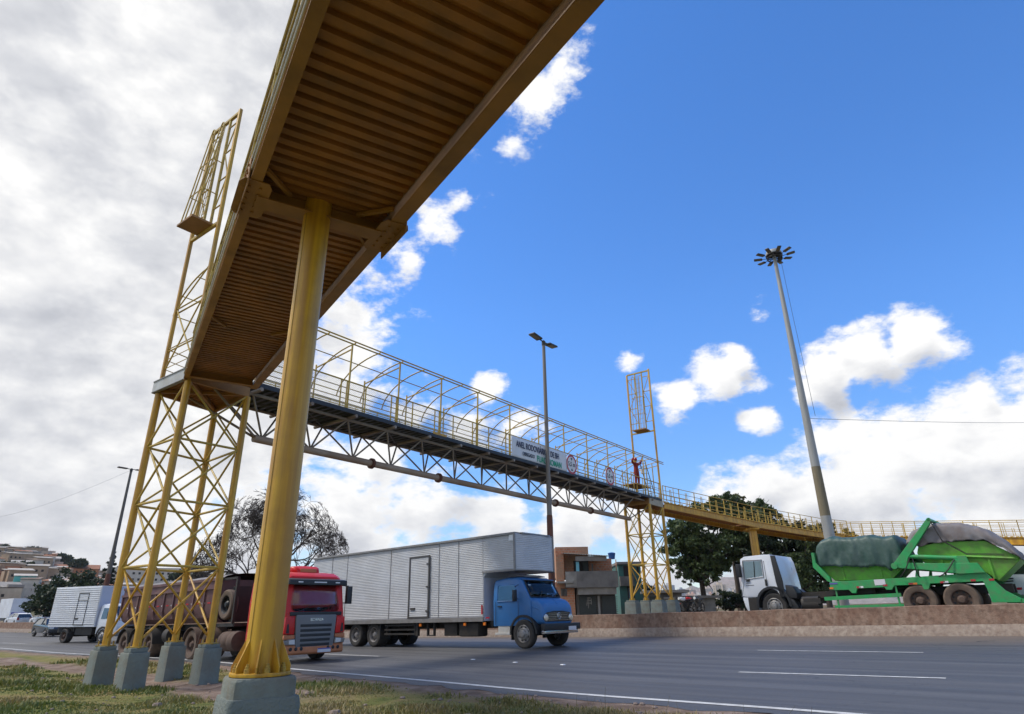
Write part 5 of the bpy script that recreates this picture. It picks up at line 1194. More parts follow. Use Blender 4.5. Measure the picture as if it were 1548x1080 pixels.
cb = MB().loft([rr_ for rr_ in [[(x, -w, .55), (x, -w, 1.45), (x, -w + i, zt - .06), (x, -w + i + .1, zt), (x, w - i - .1, zt), (x, w - i, zt - .06), (x, w, 1.45), (x, w, .55)] for x, w, zt, i in ((-.72, 1.0, 2.25, .07), (-.6, 1.02, 2.36, .07), (.25, 1.02, 2.38, .08), (.5, 1.0, 2.28, .09), (.98, .97, 1.52, .02), (1.12, .94, 1.40, .02), (1.16, .92, 1.2, .01))]]).build('cab', 'white', lt, smooth=45, bevel=.015)
for s_ in (-1, 1):
    y = s_ * 1.02; MB().slab([(-.42, y, 1.46), (.50, y, 1.46), (.38, y - s_ * .06, 2.10), (-.38, y - s_ * .06, 2.12)], (0, s_, 0), .012).build('side_window', 'glass', cb, smooth=0)
    arch(lt, 0, s_ * .70, s_ * 1.07, .47, .43, 'chassis', .11, 0, 180)
    MB().bx(.42, .52, min(s_ * 1.05, s_ * 1.22), max(s_ * 1.05, s_ * 1.22), 1.5, 1.9).build('mirror', 'black', cb, bevel=.01)
    MB().bx(1.1, 1.17, min(s_ * .55, s_ * .88), max(s_ * .55, s_ * .88), .82, 1.0).build('headlamp', 'headlamp', lt, bevel=.01)
MB().slab([(1.0, -.86, 1.53), (1.0, .86, 1.53), (.56, .82, 2.2), (.56, -.82, 2.2)], (.84, 0, .55), .015).build('windscreen', 'glass', cb, smooth=0)
MB().bx(1.1, 1.26, -1.0, 1.0, .42, .70).build('bumper', 'grille', lt, bevel=.03)
MB().bx(1.155, 1.18, -.5, .5, .78, 1.05).build('grille', 'black', lt, smooth=0)

# ------------------------------------------------------------------ cars
def car(label, contact, az, ywheel, paint, zf, L_=4.0, Hh=1.50, group=None, hatch=True):
    t = place('parked_car' if 0 else 'car', label, 'car', contact, az, ywheel, zf, group)
    w = .84; wb = L_ * .63; f, r = .80, wb + L_ - .80 - wb
    X1, X0 = L_ * .20, L_ * .20 - L_; n = 10
    low = [(X1, .38), (X1 + .02, .62), (X1 - .12, .80), (X1 - .95, .96), (X0 + .25, 1.0), (X0 + .02, .90), (X0, .45), (X0 + .1, .28)]
    for cx in (-wb, 0): low += [(cx + .36 * math.cos(a), .30 + .36 * math.sin(a)) for a in np.linspace(math.pi, 0, 9)]
    low.append((X1 - .1, .26))
    b = MB().prism(low, -w, w).build('body', paint, t, bevel=.05, smooth=50)
    gh = [(X1 - 1.0, .95), (X1 - 1.62, Hh - .08), (X1 - 1.95, Hh), (X0 + .75, Hh - .02), (X0 + .38, Hh - .14), (X0 + .06, .96)] if hatch else [(X1 - 1.05, .95), (X1 - 1.75, Hh - .06), (X1 - 2.1, Hh), (X0 + 1.2, Hh - .02), (X0 + .65, .98)]
    rings = [[(x, s_ * (w - .05 - .20 * max(0, (z - .95)) / .5), z) for x, z in gh] for s_ in (-1, 1)]
    MB().loft(rings).build('glasshouse', 'glass', t, smooth=0, bevel=.02)
    rf = MB(); k = 4 if hatch else 3
    a = gh[1:k + 1]
    rf.loft([[(x, s_ * (w - .245), z + .012) for x, z in a] + [(x, s_ * (w - .245), z - .05) for x, z in a[::-1]] for s_ in (-1, 1)]); rf.build('roof', paint, t, smooth=0, bevel=.01)
    pl = MB()
    for s_ in (-1, 1):
        yv = lambda z: s_ * (w - .035 - .20 * max(0, (z - .95)) / .5)
        for (xa, za), (xb, zb_) in ((gh[0], gh[1]), (gh[-1], gh[-2]), ((X0 + L_ * .48, .95), (X0 + L_ * .47, Hh - .06)), (gh[-2], gh[-3])): pl.rb((xa, yv(za), za), (xb, yv(zb_), zb_), .05, .07)
    pl.build('pillars', paint, t, smooth=0)
    for cx in (-wb, 0):
        for s_ in (-1, 1): wheel(t, cx, s_ * .76, .30, .19, s_, 'rubber', 'rim', False)
    for s_ in (-1, 1):
        MB().bx(X1 - .08, X1 + .02, min(s_ * .48, s_ * .80), max(s_ * .48, s_ * .80), .62, .76).build('headlamp', 'headlamp', t, bevel=.01)
        MB().bx(X0 - .01, X0 + .10, min(s_ * .58, s_ * .82), max(s_ * .58, s_ * .82), .68, .92).build('tail_lamp', 'redlens', t, bevel=.01)
        MB().bx(X1 - 1.25, X1 - 1.1, min(s_ * .84, s_ * .98), max(s_ * .84, s_ * .98), .95, 1.08).build('mirror', paint, t, bevel=.01)
    MB().bx(X0 - .015, X0 + .01, -.26, .26, .55, .67).build('number_plate', 'plate', t, smooth=0); MB().bx(X1 - .01, X1 + .022, -.45, .45, .42, .56).build('grille', 'black', t, smooth=0)
    return t
fz = lambda x: zr(x) + .555
def gpf(x, y, zf):
    r = ray(x, y); t = .01
    for _ in range(80): t = .5 * t + .5 * zf(r.x * t) / r.z
    return V((r.x * t, r.y * t, 0))
car('dark grey hatchback on the near carriageway behind the small white lorry', gp(66.5, 963), 126, -.8, 'darkcar', zr, 3.9)
car('white hatchback beyond the barrier at the left edge, nearest the picture border', at(10, 941, 108), -54, .8, 'white', fz, 4.1)
car('white car beyond the barrier, partly hidden behind the dark grey hatchback', at(48, 941, 101), -54, .8, 'white', fz, 4.3, hatch=False)
for (px, D, lb, az_) in ((21, 160, 'tiny white car parked at the foot of the far-left hill, above the white hatchback', -70), (31, 168, 'tiny silver car parked at the foot of the far-left hill, farther back', -60)):
    q = at(px, 900, D); car(lb, q, az_, .8, 'white' if px == 21 else 'trim', lambda x, q=q: gz(q.x, q.y) + .1, 4.2)
# white lorry cut by the left border
q = at(-6, 930, 116)
wt = place('box_truck', 'white box lorry cut off by the left border, beyond the barrier', 'truck', q, -52, 1.0, fz)
MB().bx(-6.2, -1.0, -1.15, 1.15, .9, 3.3).build('box_body', 'box_white', wt, bevel=.03, smooth=0); MB().bx(-.95, 1.0, -1.05, 1.05, .55, 2.3).build('cab', 'white', wt, bevel=.12)
MB().bx(-6.22, -6.2, -1.0, 1.0, 1.0, 1.6).build('rear_panel', 'plate_blue', wt, smooth=0)
for x in (0, -4.4):
    for s_ in (-1, 1): wheel(wt, x, s_ * .9, .45, .25, s_)
# ------------------------------------------------------------------ green skip lorry (faces left)
class _: pass
bdir = (V((11.44, 28.1, 0)) - V((17.1, 23, 0))).normalized(); bn_ = V((bdir.y, -bdir.x, 0)); 
if bn_.dot(V((1, 1, 0))) < 0: bn_ = -bn_
AZG = math.degrees(math.atan2(bdir.x, bdir.y))
ln0 = V((11.44, 28.1, 0)) + bn_ * 1.75
r = ray(1173, 935); rh = V((r.x, r.y, 0)).normalized()
tt = (ln0.x * bn_.x + ln0.y * bn_.y) / (rh.x * bn_.x + rh.y * bn_.y); fc = rh * tt
fz2 = lambda x: zr(x) + .56
gt = place('skip_lorry', 'white-cabbed skip loader lorry with a bright green lifting frame, facing left behind the barrier', 'truck', fc, AZG, 1.16, fz2)
SG = Side(gt, 1.36)
SC = 1.13
def gx(px, py=900): return SG(px, py)[0]
def gzp(px, py): return SG(px, py)[1]
xw = [SG(1173, 930)[0], SG(1395, 925)[0], SG(1459, 925)[0]]
zt_ = SG(1427, 893)[1]
RG = .60
for k, x in enumerate(xw):
    for s_ in (-1, 1): wheel(gt, x, s_ * (1.16 if k == 0 else 1.06), RG if k else .565, .32 if k == 0 else .58, s_, 'rubber_mud' if k else 'rubber', 'rim' if k == 0 else 'rim_mud', k > 0)
# cab
P_ = SG.poly
cp = P_((1119, 845), (1132, 841), (1165, 838), (1181, 839), (1187, 850), (1197, 893), (1197, 903), (1160, 905), (1150, 922), (1126, 922), (1122, 900))
YH = 1.36
cb = MB()
xs = [p[0] for p in cp]
x_f, x_r = max(xs), min(xs); zt1 = max(p[1] for p in cp); zb1 = .62
cbody = P_((1118.5, 846), (1124, 842), (1150, 839), (1163, 838.5), (1168, 848), (1176, 876), (1183, 903), (1181, 903), (1175, 894), (1165, 889), (1153, 895), (1146, 903), (1130, 903), (1122, 902), (1120, 870))
cab_o = MB().prism(cbody, -YH, YH).build('cab', 'white', gt, bevel=.07, smooth=0)
ca_, cc_ = SG(1163, 842), SG(1121, 890)
carve(cab_o, MB().bx(ca_[0] + .06, cc_[0] - .08, -YH + .12, YH - .12, cc_[1] - .0, ca_[1] - .12), MB().prism(P_((1123.5, 850), (1150, 848.5), (1153, 871), (1127, 875)), -2, 2), MB().bx(cc_[0] - .4, cc_[0] + .5, -1.12, 1.12, SG(1120, 872)[1], SG(1119, 850)[1]))
cabin(cab_o, ca_[0] + .06, cc_[0] - .08, SG(1121, 893)[1], 1.2, .55)
fr = MB().prism(P_((1122, 903), (1146, 904), (1147, 924), (1131, 925), (1127, 918)), -YH + .01, YH - .01).build('front_bumper', 'white', gt, bevel=.05, smooth=50)
MB().prism(P_((1131, 904), (1147, 904), (1148, 923), (1134, 924)), YH - .02, YH + .015).build('step_well', 'chassis', gt, smooth=0)
w = MB().prism(P_((1123.5, 850), (1150, 848.5), (1153, 871), (1127, 875)), YH - .004, YH + .004).build('side_window', 'pane', cab_o, smooth=0)
MB().prism(P_((1123.5, 850), (1150, 848.5), (1153, 871), (1127, 875)), -YH - .004, -YH + .004).build('side_window', 'pane', cab_o, smooth=0)
m = MB(); q = [V((x, YH + .012, z)) for x, z in P_((1122.5, 848), (1151, 846.5), (1154.5, 872.5), (1126.5, 876.5), (1122.5, 848))]; m.path(q, .02, 6); m.build('window_frame', 'grille', w)
q = P_((1139.5, 849), (1141, 873)); MB().path([(x, YH + .014, z) for x, z in q], .018, 6).build('window_divider', 'black', w)
xf = SG(1119, 860)[0]
MB().slab([(SG(1120, 872)[0] + .02, -1.15, SG(1120, 872)[1]), (SG(1120, 872)[0] + .02, 1.15, SG(1120, 872)[1]), (SG(1119, 850)[0] - .02, 1.12, SG(1119, 850)[1]), (SG(1119, 850)[0] - .02, -1.12, SG(1119, 850)[1])], (1, 0, 0), .03).build('windscreen', 'pane', cab_o, smooth=0)
m = MB(); a = SG(1119, 863); m.bx(a[0] - .06, a[0] + .12, YH - .02, YH + .22, a[1] - .30, a[1] + .28); m.build('mirror', 'black', cab_o, bevel=.03)
m = MB(); a = SG(1129, 877); m.bx(a[0] - .14, a[0] + .02, YH, YH + .05, a[1] - .08, a[1] + .02); a = SG(1158.5, 881); m.bx(a[0] - .05, a[0] + .05, YH, YH + .04, a[1] - .14, a[1] + .14); m.build('door_handle', 'black', cab_o, bevel=.01)
m = MB(); m.path([(x, YH + .003, z) for x, z in P_((1154, 848), (1158, 873), (1161, 888), (1158, 893))], .012, 5); m.path([(x, YH + .003, z) for x, z in P_((1122, 903), (1125, 878), (1122, 850))], .012, 5); m.build('door_seam', 'grille', cab_o)
m = MB()
for yy in (897, 900.5): a = SG(1128, yy - 15); b_ = SG(1134 if yy < 899 else 1140, yy - 15); m.bx(min(a[0], b_[0]), max(a[0], b_[0]), YH, YH + .008, a[1] - .015, a[1] + .015)
m.build('side_badge', 'grille', cab_o, smooth=0)
# black air intake up the back of the cab
MB().prism(P_((1164, 840), (1171, 840), (1183, 878), (1187, 903), (1180, 903), (1173, 880)), YH - .05, YH + .03).build('air_intake', 'black', cab_o, bevel=.02)
MB().prism(P_((1186, 884), (1198, 887), (1204, 896), (1205, 905), (1190, 905)), .7, YH - .02).build('rear_fairing', 'black', gt, bevel=.04)
for s_ in (-1, 1): arch(gt, xw[0], s_ * .95, s_ * (YH + .03), .68, .62, 'black', .11, -8, 186)
MB().prism(P_((1190, 903), (1200, 907), (1208, 919), (1204, 922), (1196, 920)), .9, YH).build('rear_mudguard', 'black', gt, bevel=.03)
c_ = MB(); za = .75
for y in (-.48, .48): c_.bx(xw[2] - 1.6, xw[0] + 1.1, y - .06, y + .06, .80, 1.12)
for x in xw: c_.bar((x, -1, RG), (x, 1, RG), .11, 10)
a = SG(1213, 905); b_ = SG(1243, 925); c_.bx(b_[0], a[0], .5, 1.3, .62, a[1]); 
c_.bx(SG(1320, 900)[0], SG(1250, 900)[0], -.9, .9, .95, 1.25); c_.build('chassis', 'chassis', gt, smooth=0)
MB().lathe([(.1, 0), (.31, .04), (.31, .75), (.1, .8)], c=(SG(1235, 900)[0], 1.0, .62), ax=(1, 0, 0), n=18).build('fuel_tank', 'chassis', gt)
# green frame: side rails with their dropped brackets and sloping tail
zz = {}
rail_p = P_((1254, 880), (1330, 876), (1480, 866), (1490, 866), (1520, 893), (1546, 906), (1546, 911), (1500, 911), (1492, 890), (1486, 879), (1440, 881), (1406, 882.5), (1404, 891.5), (1397, 891.5), (1393, 884), (1352, 885.5), (1348, 892), (1340, 892), (1337, 888), (1296, 890), (1294, 897), (1288, 897), (1283, 892), (1264, 892.5), (1255, 892))
for y0, y1 in ((1.20, YH), (-YH, -1.20)): MB().prism(rail_p, y0, y1).build('frame_rail', 'green', gt, smooth=0, bevel=.012)
dk = SG(1400, 873); dk2 = SG(1262, 881)
MB().bx(SG(1485, 870)[0], dk2[0], -1.2, 1.2, dk2[1] - .12, dk2[1] - .02).build('bed_plate', 'green', gt, smooth=0)
# lower side guard ladder
sg = MB()
for (pa, pb, hh) in (((1246, 905.5), (1362, 899.5), 4), ((1262, 917.5), (1366, 915), 2.5)):
    a, b_ = SG(*pa), SG(*pb); sg.rb((a[0], YH - .05, a[1]), (b_[0], YH - .05, b_[1]), .06, hh * .036)
for (pa, pb) in (((1263, 892), (1268, 920)), ((1353, 886), (1361, 918))):
    a, b_ = SG(*pa), SG(*pb); sg.rb((a[0], YH - .08, a[1]), (b_[0], YH - .08, b_[1]), .07, .06)
sg.build('side_guard', 'green', gt, smooth=0)
# front stop leaning forward, and the lifting arms
for s_ in (-1, 1):
    MB().prism(P_((1226, 836), (1230, 836), (1233, 851), (1254, 873), (1256, 881), (1251, 879), (1229, 858)), min(s_ * 1.1, s_ * YH), max(s_ * 1.1, s_ * YH)).build('front_stop', 'green', gt, smooth=0, bevel=.01)
    up = P_((1351, 853), (1401, 785), (1405, 783), (1409, 788), (1374, 843), (1372, 851), (1361, 855))
    lo = P_((1351, 853.5), (1356, 851), (1440, 852), (1478, 851), (1490, 866), (1452, 868), (1400, 862), (1354, 859))
    y0, y1 = sorted((s_ * (YH - .10), s_ * (YH + .10)))
    MB().prism(up, y0, y1).build('lifting_arm', 'green', gt, smooth=0, bevel=.015)
    MB().prism(lo, y0 + .003, y1 - .003).build('arm_base', 'green', gt, smooth=0, bevel=.015)
    MB().prism(P_((1436, 852), (1447, 840.5), (1460, 840.5), (1467, 853)), y0 + .02, y1 - .02).build('ram_bracket', 'green', gt, smooth=0)
    ps = P_((1374, 841.5), (1448, 844)); MB().bar((ps[0][0], s_ * YH, ps[0][1]), (ps[1][0], s_ * YH, ps[1][1]), .085, 12).build('hydraulic_ram', 'green', gt)
    ps = P_((1353, 856), (1356, 856)); MB().bar((ps[0][0], s_ * YH - .14, ps[0][1]), (ps[0][0], s_ * YH + .14, ps[0][1]), .12, 14).build('pivot', 'green', gt)
    MB().prism(P_((1383, 872), (1384, 861), (1388, 861), (1389, 872)), min(s_ * 1.2, s_ * 1.3), max(s_ * 1.2, s_ * 1.3)).build('arm_post', 'green', gt, smooth=0)
a = SG(1404, 786); MB().bar((a[0], -YH - .1, a[1]), (a[0], YH + .1, a[1]), .07, 10).build('cross_tube', 'green', gt)
for px, py, m1 in ((1257, 891, 'orangelens'), (1298, 889.5, 'redlens'), (1302, 889.3, 'whitelens'), (1338, 886.5, 'redlens'), (1377, 884.3, 'redlens'), (1383, 884, 'orangelens'), (1425, 881.8, 'redlens'), (1430, 881.6, 'whitelens'), (1471, 879, 'redlens'), (1499, 878, 'redlens')):
    a = SG(px, py - 1.5); MB().bx(a[0] - .08, a[0] + .08, YH, YH + .012, a[1] - .035, a[1] + .035).build('reflector', m1, gt, smooth=0)
a = SG(1330, 880.5); MB().bx(a[0] - .2, a[0] + .2, YH, YH + .012, a[1] - .11, a[1] + .11).build('data_plate', 'plate', gt, smooth=0)
a = SG(1260, 882.5); MB().bx(a[0] - .16, a[0] + .16, YH, YH + .012, a[1] - .03, a[1] + .03).build('sticker', 'plate_blue', gt, smooth=0)
MB().prism(P_((1543, 905), (1556, 907), (1556, 912), (1543, 911)), -YH, YH).build('rear_bumper', 'green', gt, smooth=0)
for k, (pa, pb) in enumerate((((1376, 843), (1362, 872)), ((1380, 844), (1392, 873)), ((1443, 846), (1420, 872)))):
    a, b_ = SG(*pa), SG(*pb); MB().path([(a[0] + (b_[0] - a[0]) * f, YH + .10 + .10 * math.sin(f * 3.1), a[1] + (b_[1] - a[1]) * f - .12 * math.sin(f * 3.1)) for f in np.linspace(0, 1, 9)], .022, 6).build('hydraulic_hose', 'black', gt)
def chain(pts, par, r=.022):
    m = MB()
    for a, b_ in zip(pts[:-1], pts[1:]):
        a, b_ = V(a), V(b_); n = max(2, int((b_ - a).length / .11))
        for k in range(n):
            p, q = a.lerp(b_, k / n), a.lerp(b_, (k + 1.15) / n); o = V((0, .02, .02)) if k % 2 else V((0, -.02, .02)); m.bar(p - o, q - o, r * .6, 5); m.bar(p + o, q + o, r * .6, 5)
    return m.build('chain', 'chassis', par)
a, b_, c2, d2 = SG(1407, 789), SG(1425, 818), SG(1462, 838), SG(1518, 839)
for s_ in (-1, 1): chain([(p[0], s_ * (YH + .12), p[1]) for p in (a, b_, c2, d2)], gt)
# skips: open tapering tubs, each its own object
def skip(name, label, base, rim_poly_mid, prof, y_top, y_bot, rot_t):
    pass
def skip_obj(label, prof_px, ytop, ybot, ridge_px, group):
    """side outline on the lorry's side plane (photo trace), sides splayed outward from ybot to ytop"""
    pr = P_(*prof_px); zlo, zhi = min(p[1] for p in pr), max(p[1] for p in pr)
    cx_ = sum(p[0] for p in pr) / len(pr)
    base = gt.matrix_basis @ V((cx_, 0, zlo)); t = thing('skip', label, 'skip', tuple(base), gt.rotation_euler.z, group, tilt=gt.rotation_euler.y)
    yy = lambda z: ybot + (ytop - ybot) * (z - zlo) / (zhi - zlo)
    rings = [[(x - cx_, s_ * yy(z), z - zlo) for x, z in pr] for s_ in (-1, 1)]
    b = MB().loft(rings).build('tub', 'lime', t, smooth=0, bevel=.02)
    q = P_(*ridge_px)
    for s_ in (-1, 1):
        MB().path([(x - cx_, s_ * (yy(z) + .02), z - zlo) for x, z in q], .045, 6).build('rim_rail', 'lime', b)
        for f in (.25, .72):
            x = q[0][0] + (q[-1][0] - q[0][0]) * f; z = q[0][1] + (q[-1][1] - q[0][1]) * f
            MB().rb((x - cx_, s_ * (yy(z) + .0), z - zlo - .02), (x - cx_, s_ * (yy(zlo + .1) + .03), .08), .07, .05).build('stiffener', 'lime', b, smooth=0)
    return t, cx_, zlo, yy
skip_obj('lime green skip behind the cab, carried under the dark green tarpaulin', [(1236, 858), (1240, 845), (1364, 845), (1362, 858), (1345, 876), (1258, 878)], 1.08, .95, [(1240, 856), (1362, 856)], 'skips on the lorry')
skip_obj('lime green skip at the back of the lorry, raised and pointed, under the grey sheet', [(1384, 836), (1386, 826), (1420, 819), (1487, 817), (1540, 842), (1540, 847), (1508, 878), (1490, 866), (1400, 858)], 1.15, .95, [(1384, 842), (1460, 841), (1538, 844)], 'skips on the lorry')
def tarp(label, outline_px, low_px, m_, seed, ym):
    """outline: upper silhouette left to right; low: lower hem left to right (photo trace on the lorry's side); a domed sheet across the width"""
    rg = np.random.default_rng(seed); n = 64
    def resample(P):
        P = P_(*P); xs = np.array([p[0] for p in P]); zs = np.array([p[1] for p in P]); o = np.argsort(xs); return xs[o], zs[o]
    ux, uz = resample(outline_px); lx, lz = resample(low_px)
    x0, x1 = max(ux.min(), lx.min()), min(ux.max(), lx.max()); X = np.linspace(x0, x1, n)
    top = np.interp(X, ux, uz); low = np.interp(X, lx, lz)
    cols = []; nv = 44; ii, jj = np.meshgrid(np.arange(n), np.arange(nv)); NZ = vnoise(ii + jj * .55, jj * .35, 7., seed) + .6 * vnoise(ii - jj * .7, jj * .3, 4.2, seed + 1); NF = vnoise(ii + jj * .3, jj * .2, 2.3, seed + 2)
    for j in range(nv):
        f = j / (nv - 1) * 2 - 1; af = abs(f)
        if af > .5: y = math.copysign(ym, f); g = (af - .5) / .5            # hanging sides
        else: y = ym * f / .5; g = 0
        row = []
        for i in range(n):
            crown = top[i] - (.0 if af > .5 else 0) - .16 * (min(1, abs(y) / ym)) ** 4
            z = crown * (1 - g) + low[i] * g
            e = max(0, 1 - min(i, n - 1 - i) / 3.); yy = y * (1 - .10 * e)
            fold = (.11 * NZ[j, i] + .10 * NF[j, i]) * (.25 + g)
            yy += math.copysign(fold + .05 * math.sin(g * 3.0), f) if af > .3 else 0
            row.append((X[i], yy, z + (.09 * NZ[j, i] + .05 * NF[j, i]) * (1 - .6 * g) + (.05 * NF[j, i] if g > .9 else 0)))
        cols.append(row)
    c = V((float(X.mean()), 0, float(low.min())))
    base = gt.matrix_basis @ c; A = np.array(cols) - np.array(c)
    # closed ends
    o = MB().grid(A).build('tarpaulin', m_, None, fixn=False, smooth=60); o.location = base; o.rotation_euler = gt.rotation_euler
    mb = MB()
    for i in (0, n - 1):
        ring = [A[j][i] for j in range(nv)]; cen = np.mean(ring, axis=0); 
        vs = [tuple(p) for p in ring] + [tuple(cen)]; mb.add(vs, [(k, k + 1, nv) for k in range(nv - 1)])
    me = MB(); me.v = [tuple(v.co) for v in o.data.vertices]; me.f = [tuple(p.vertices) for p in o.data.polygons]; me.m = [0] * len(me.f); me.add(mb.v, mb.f)
    o2 = me.build('tarpaulin', m_, None, smooth=60, fixn=True); o2.location = o.location; o2.rotation_euler = o.rotation_euler; bpy.data.objects.remove(o)
    sd_ = o2.modifiers.new('thickness', 'SOLIDIFY'); sd_.thickness = .012
    return tag(o2, label, 'tarpaulin')
tarp('crumpled dark green tarpaulin heaped over the skip behind the cab', [(1229, 832), (1231, 822), (1238, 813), (1252, 809), (1282, 810), (1308, 807), (1350, 808), (1354, 812), (1360, 826), (1364, 834)], [(1229, 852), (1240, 858), (1262, 855), (1300, 858), (1338, 857), (1347, 866), (1352, 856), (1364, 838)], 'tarp_green', 3, 1.22)
tarp('grey dusty netting sheet over the pointed rear skip', [(1366, 812), (1372, 802), (1390, 794), (1404, 788), (1450, 788), (1490, 799), (1518, 816), (1538, 832), (1545, 843)], [(1366, 822), (1388, 826), (1400, 822), (1425, 819), (1487, 816), (1515, 828), (1538, 842), (1545, 847)], 'tarp_grey', 5, 1.2)
# another white lorry behind it, cut by the right border
q = at(1562, 905, 33.6)
wl = place('lorry', 'white lorry mostly hidden behind the rear skip at the right edge', 'truck', q, AZG, 1.1, fz2)
SW = Side(wl, 1.25)
cab_o = MB().prism(SW.poly((1512, 868), (1524, 850), (1560, 846), (1590, 846), (1592, 900), (1514, 900), (1509, 888)), -1.25, 1.25).build('cab', 'white', wl, bevel=.08, smooth=50)
m = MB()
for yy in (876, 880): a, b_ = SW(1514, yy), SW(1532, yy - 1.5); m.rb((a[0], 1.27, a[1]), (b_[0], 1.27, b_[1]), .02, .045)
m.build('vent_slots', 'black', cab_o, smooth=0)
MB().prism(SW.poly((1512, 890), (1545, 888), (1545, 892), (1512, 893)), 1.25, 1.262).build('reflective_strip', 'redlens', cab_o, smooth=0)
MB().prism(SW.poly((1528, 853), (1555, 850), (1556, 868), (1522, 868)), 1.24, 1.262).build('side_window', 'glass', cab_o, smooth=0)
MB().prism(SW.poly((1518, 900), (1590, 900), (1590, 912), (1522, 912)), -1.1, 1.1).build('chassis', 'chassis', wl, smooth=0)
for s_ in (-1, 1): wheel(wl, SW(1560, 900)[0], s_ * 1.08, .52, .3, s_)
# ------------------------------------------------------------------ motorcycles by the far tower
def motorcycle(label, p, rz, m1):
    t = thing('motorcycle', label, 'motorcycle', p, rz, 'motorcycles by the far tower')
    for x in (-.62, .66):
        n = 20; w = MB(); w.path([(x + .27 * math.cos(2 * math.pi * k / n), 0, .31 + .27 * math.sin(2 * math.pi * k / n)) for k in range(n + 1)], .05, 7); w = w.build('wheel', 'rubber', t)
        s = MB(); [s.bar((x, 0, .31), (x + .25 * math.cos(a), 0, .31 + .25 * math.sin(a)), .008, 4) for a in np.linspace(0, 6.28, 9)[:-1]]; s.build('spokes', 'rim', w)
    MB().loft([superring(-.05, .10, .80, .92, .6), superring(.12, .16, .76, 1.0, .6), superring(.32, .14, .78, 1.02, .6), superring(.42, .07, .82, .96, .6)]).build('fuel_tank', m1, t)
    MB().loft([superring(-.75, .08, .80, .90, .6), superring(-.5, .14, .78, .88, .6), superring(-.1, .12, .76, .84, .6)]).build('seat', 'black', t)
    f = MB(); f.bar((.66, 0, .31), (.42, 0, 1.0), .035); f.bar((-.62, 0, .31), (.05, 0, .40), .03); f.bar((.4, 0, .95), (.1, 0, .35), .03); f.bar((-.6, 0, .8), (-.1, 0, .4), .025); f.bx(-.15, .25, -.14, .14, .32, .70); f.build('frame', 'chassis', t)
    hb = MB(); hb.path([(.34, -.36, 1.08), (.42, -.16, 1.06), (.42, .16, 1.06), (.34, .36, 1.08)], .018, 6); hb.build('handlebar', 'black', t)
    MB().lathe([(.09, 0), (.1, .05), (.04, .12)], c=(.52, 0, .92), ax=(-1, 0, 0), n=14).build('headlamp', 'headlamp', t)
    MB().bar((.5, 0, .62), (.86, 0, .55), .05, 8).build('mudguard', m1, t)
    return t
for px, D, rz, m1, lb in ((1036, 50, -2.6, 'white', 'white motorcycle parked by the low shed, left of the other two'), (1046, 51, -2.9, 'red', 'red-tanked motorcycle parked between two others by the low shed'), (1057, 50, -2.3, 'darkcar', 'dark motorcycle parked by the low shed, right of the other two')):
    q = at(px, 925, D); motorcycle(lb, (q.x, q.y, gz(q.x, q.y) + .28), rz, m1)
# ================================================================== lamp posts and wires
def two_head_lamp(label, p, ztop, z0, azd, tilt, base_m, pole_m, base_h, r0=.11, r1=.07, group='street lamps', lens=(.5, .0)):
    t = thing('street_lamp', label, 'street lamp', (p.x, p.y, z0), 0, group); h = ztop - z0; n = 12
    MB().lathe([(r0, base_h), (r0 + (r1 - r0) * .5, h * .55), (r1, h)], n=16, cap=True).build('pole', pole_m, t)
    MB().lathe([(r0 + .05, 0), (r0 + .045, .25), (r0 + .02, base_h - .1), (r0 + .004, base_h)], n=16).build('base', base_m, t)
    MB().lathe([(r1 + .02, h - .25), (r1 + .02, h - .02), (r1 * .5, h + .05)], n=12).build('collar', 'lamp', t)
    d = hd(azd)
    for s_ in (-1, 1):
        a = d * s_; side = V((-d.y, d.x, 0)); upv = V((0, 0, math.sin(tilt))); ax_ = (a * math.cos(tilt) + upv).normalized(); nz = side.cross(ax_).normalized()
        if nz.z < 0: nz = -nz
        p0 = V((0, 0, h - .05)); MB().bar(p0, p0 + ax_ * .42, .035, 8).build('arm', 'lamp', t)
        c = p0 + ax_ * .78
        hd_ = MB().obx(c, ax_ * .40, side * .19, nz * .045).build('lamp_head', 'lamp', t, bevel=.025)
        MB().obx(c - nz * .047 + ax_ * .05, ax_ * .30, side * .15, nz * .006).build('lens', 'lamp_lens', hd_, smooth=0)
    return t
lp = at(828, 700, 31.0)
two_head_lamp('tall slim two-headed street lamp standing in front of the banner, behind the blue lorry', lp, at(825.5, 516, 31.0).z, zr(lp.x) + .0, 35, R(4), 'rust', 'galv_mid', 5.6, .125, .085)
lp2 = at(199, 709, 68)
two_head_lamp('two-headed street lamp far left with a rusty foot, behind the small white lorry', lp2, lp2.z, gz(lp2.x, lp2.y) - .1, 40, R(2), 'rust', 'galv_dark', 5.2, .19, .10)
mp_ = at(1253, 806, 37); mt = at(1170, 388, 37); mz0 = gz(mp_.x, mp_.y) - .1
ms = thing('high_mast', 'very tall grey lighting mast crowned by a ring of floodlights, behind the skip lorry', 'lighting mast', (mp_.x, mp_.y, mz0))
hz = mt.z - mz0; zb1 = at(1233, 706, 37).z - mz0; zb0 = at(1246, 770, 37).z - mz0
rr_m = lambda z: .30 + (.10 - .30) * z / hz
MB().lathe([(rr_m(z), z) for z in np.linspace(zb1, hz, 8)], n=24).build('upper_shaft', 'galv', ms)
MB().lathe([(rr_m(z) + .003, z) for z in (zb0 - .35, zb0, (zb0 + zb1) / 2, zb1)], n=24).build('painted_band', 'olive', ms)
MB().lathe([(rr_m(z) + .004, z) for z in (0, zb0 / 2, zb0 - .35)], n=24).build('lower_shaft', 'galv', ms)
hdz = hz - .05
MB().lathe([(.32, hdz + .18), (.46, hdz + .16), (.47, hdz + .26), (.42, hdz + .38), (.12, hdz + .43)], n=24).build('head_dome', 'galv', ms)
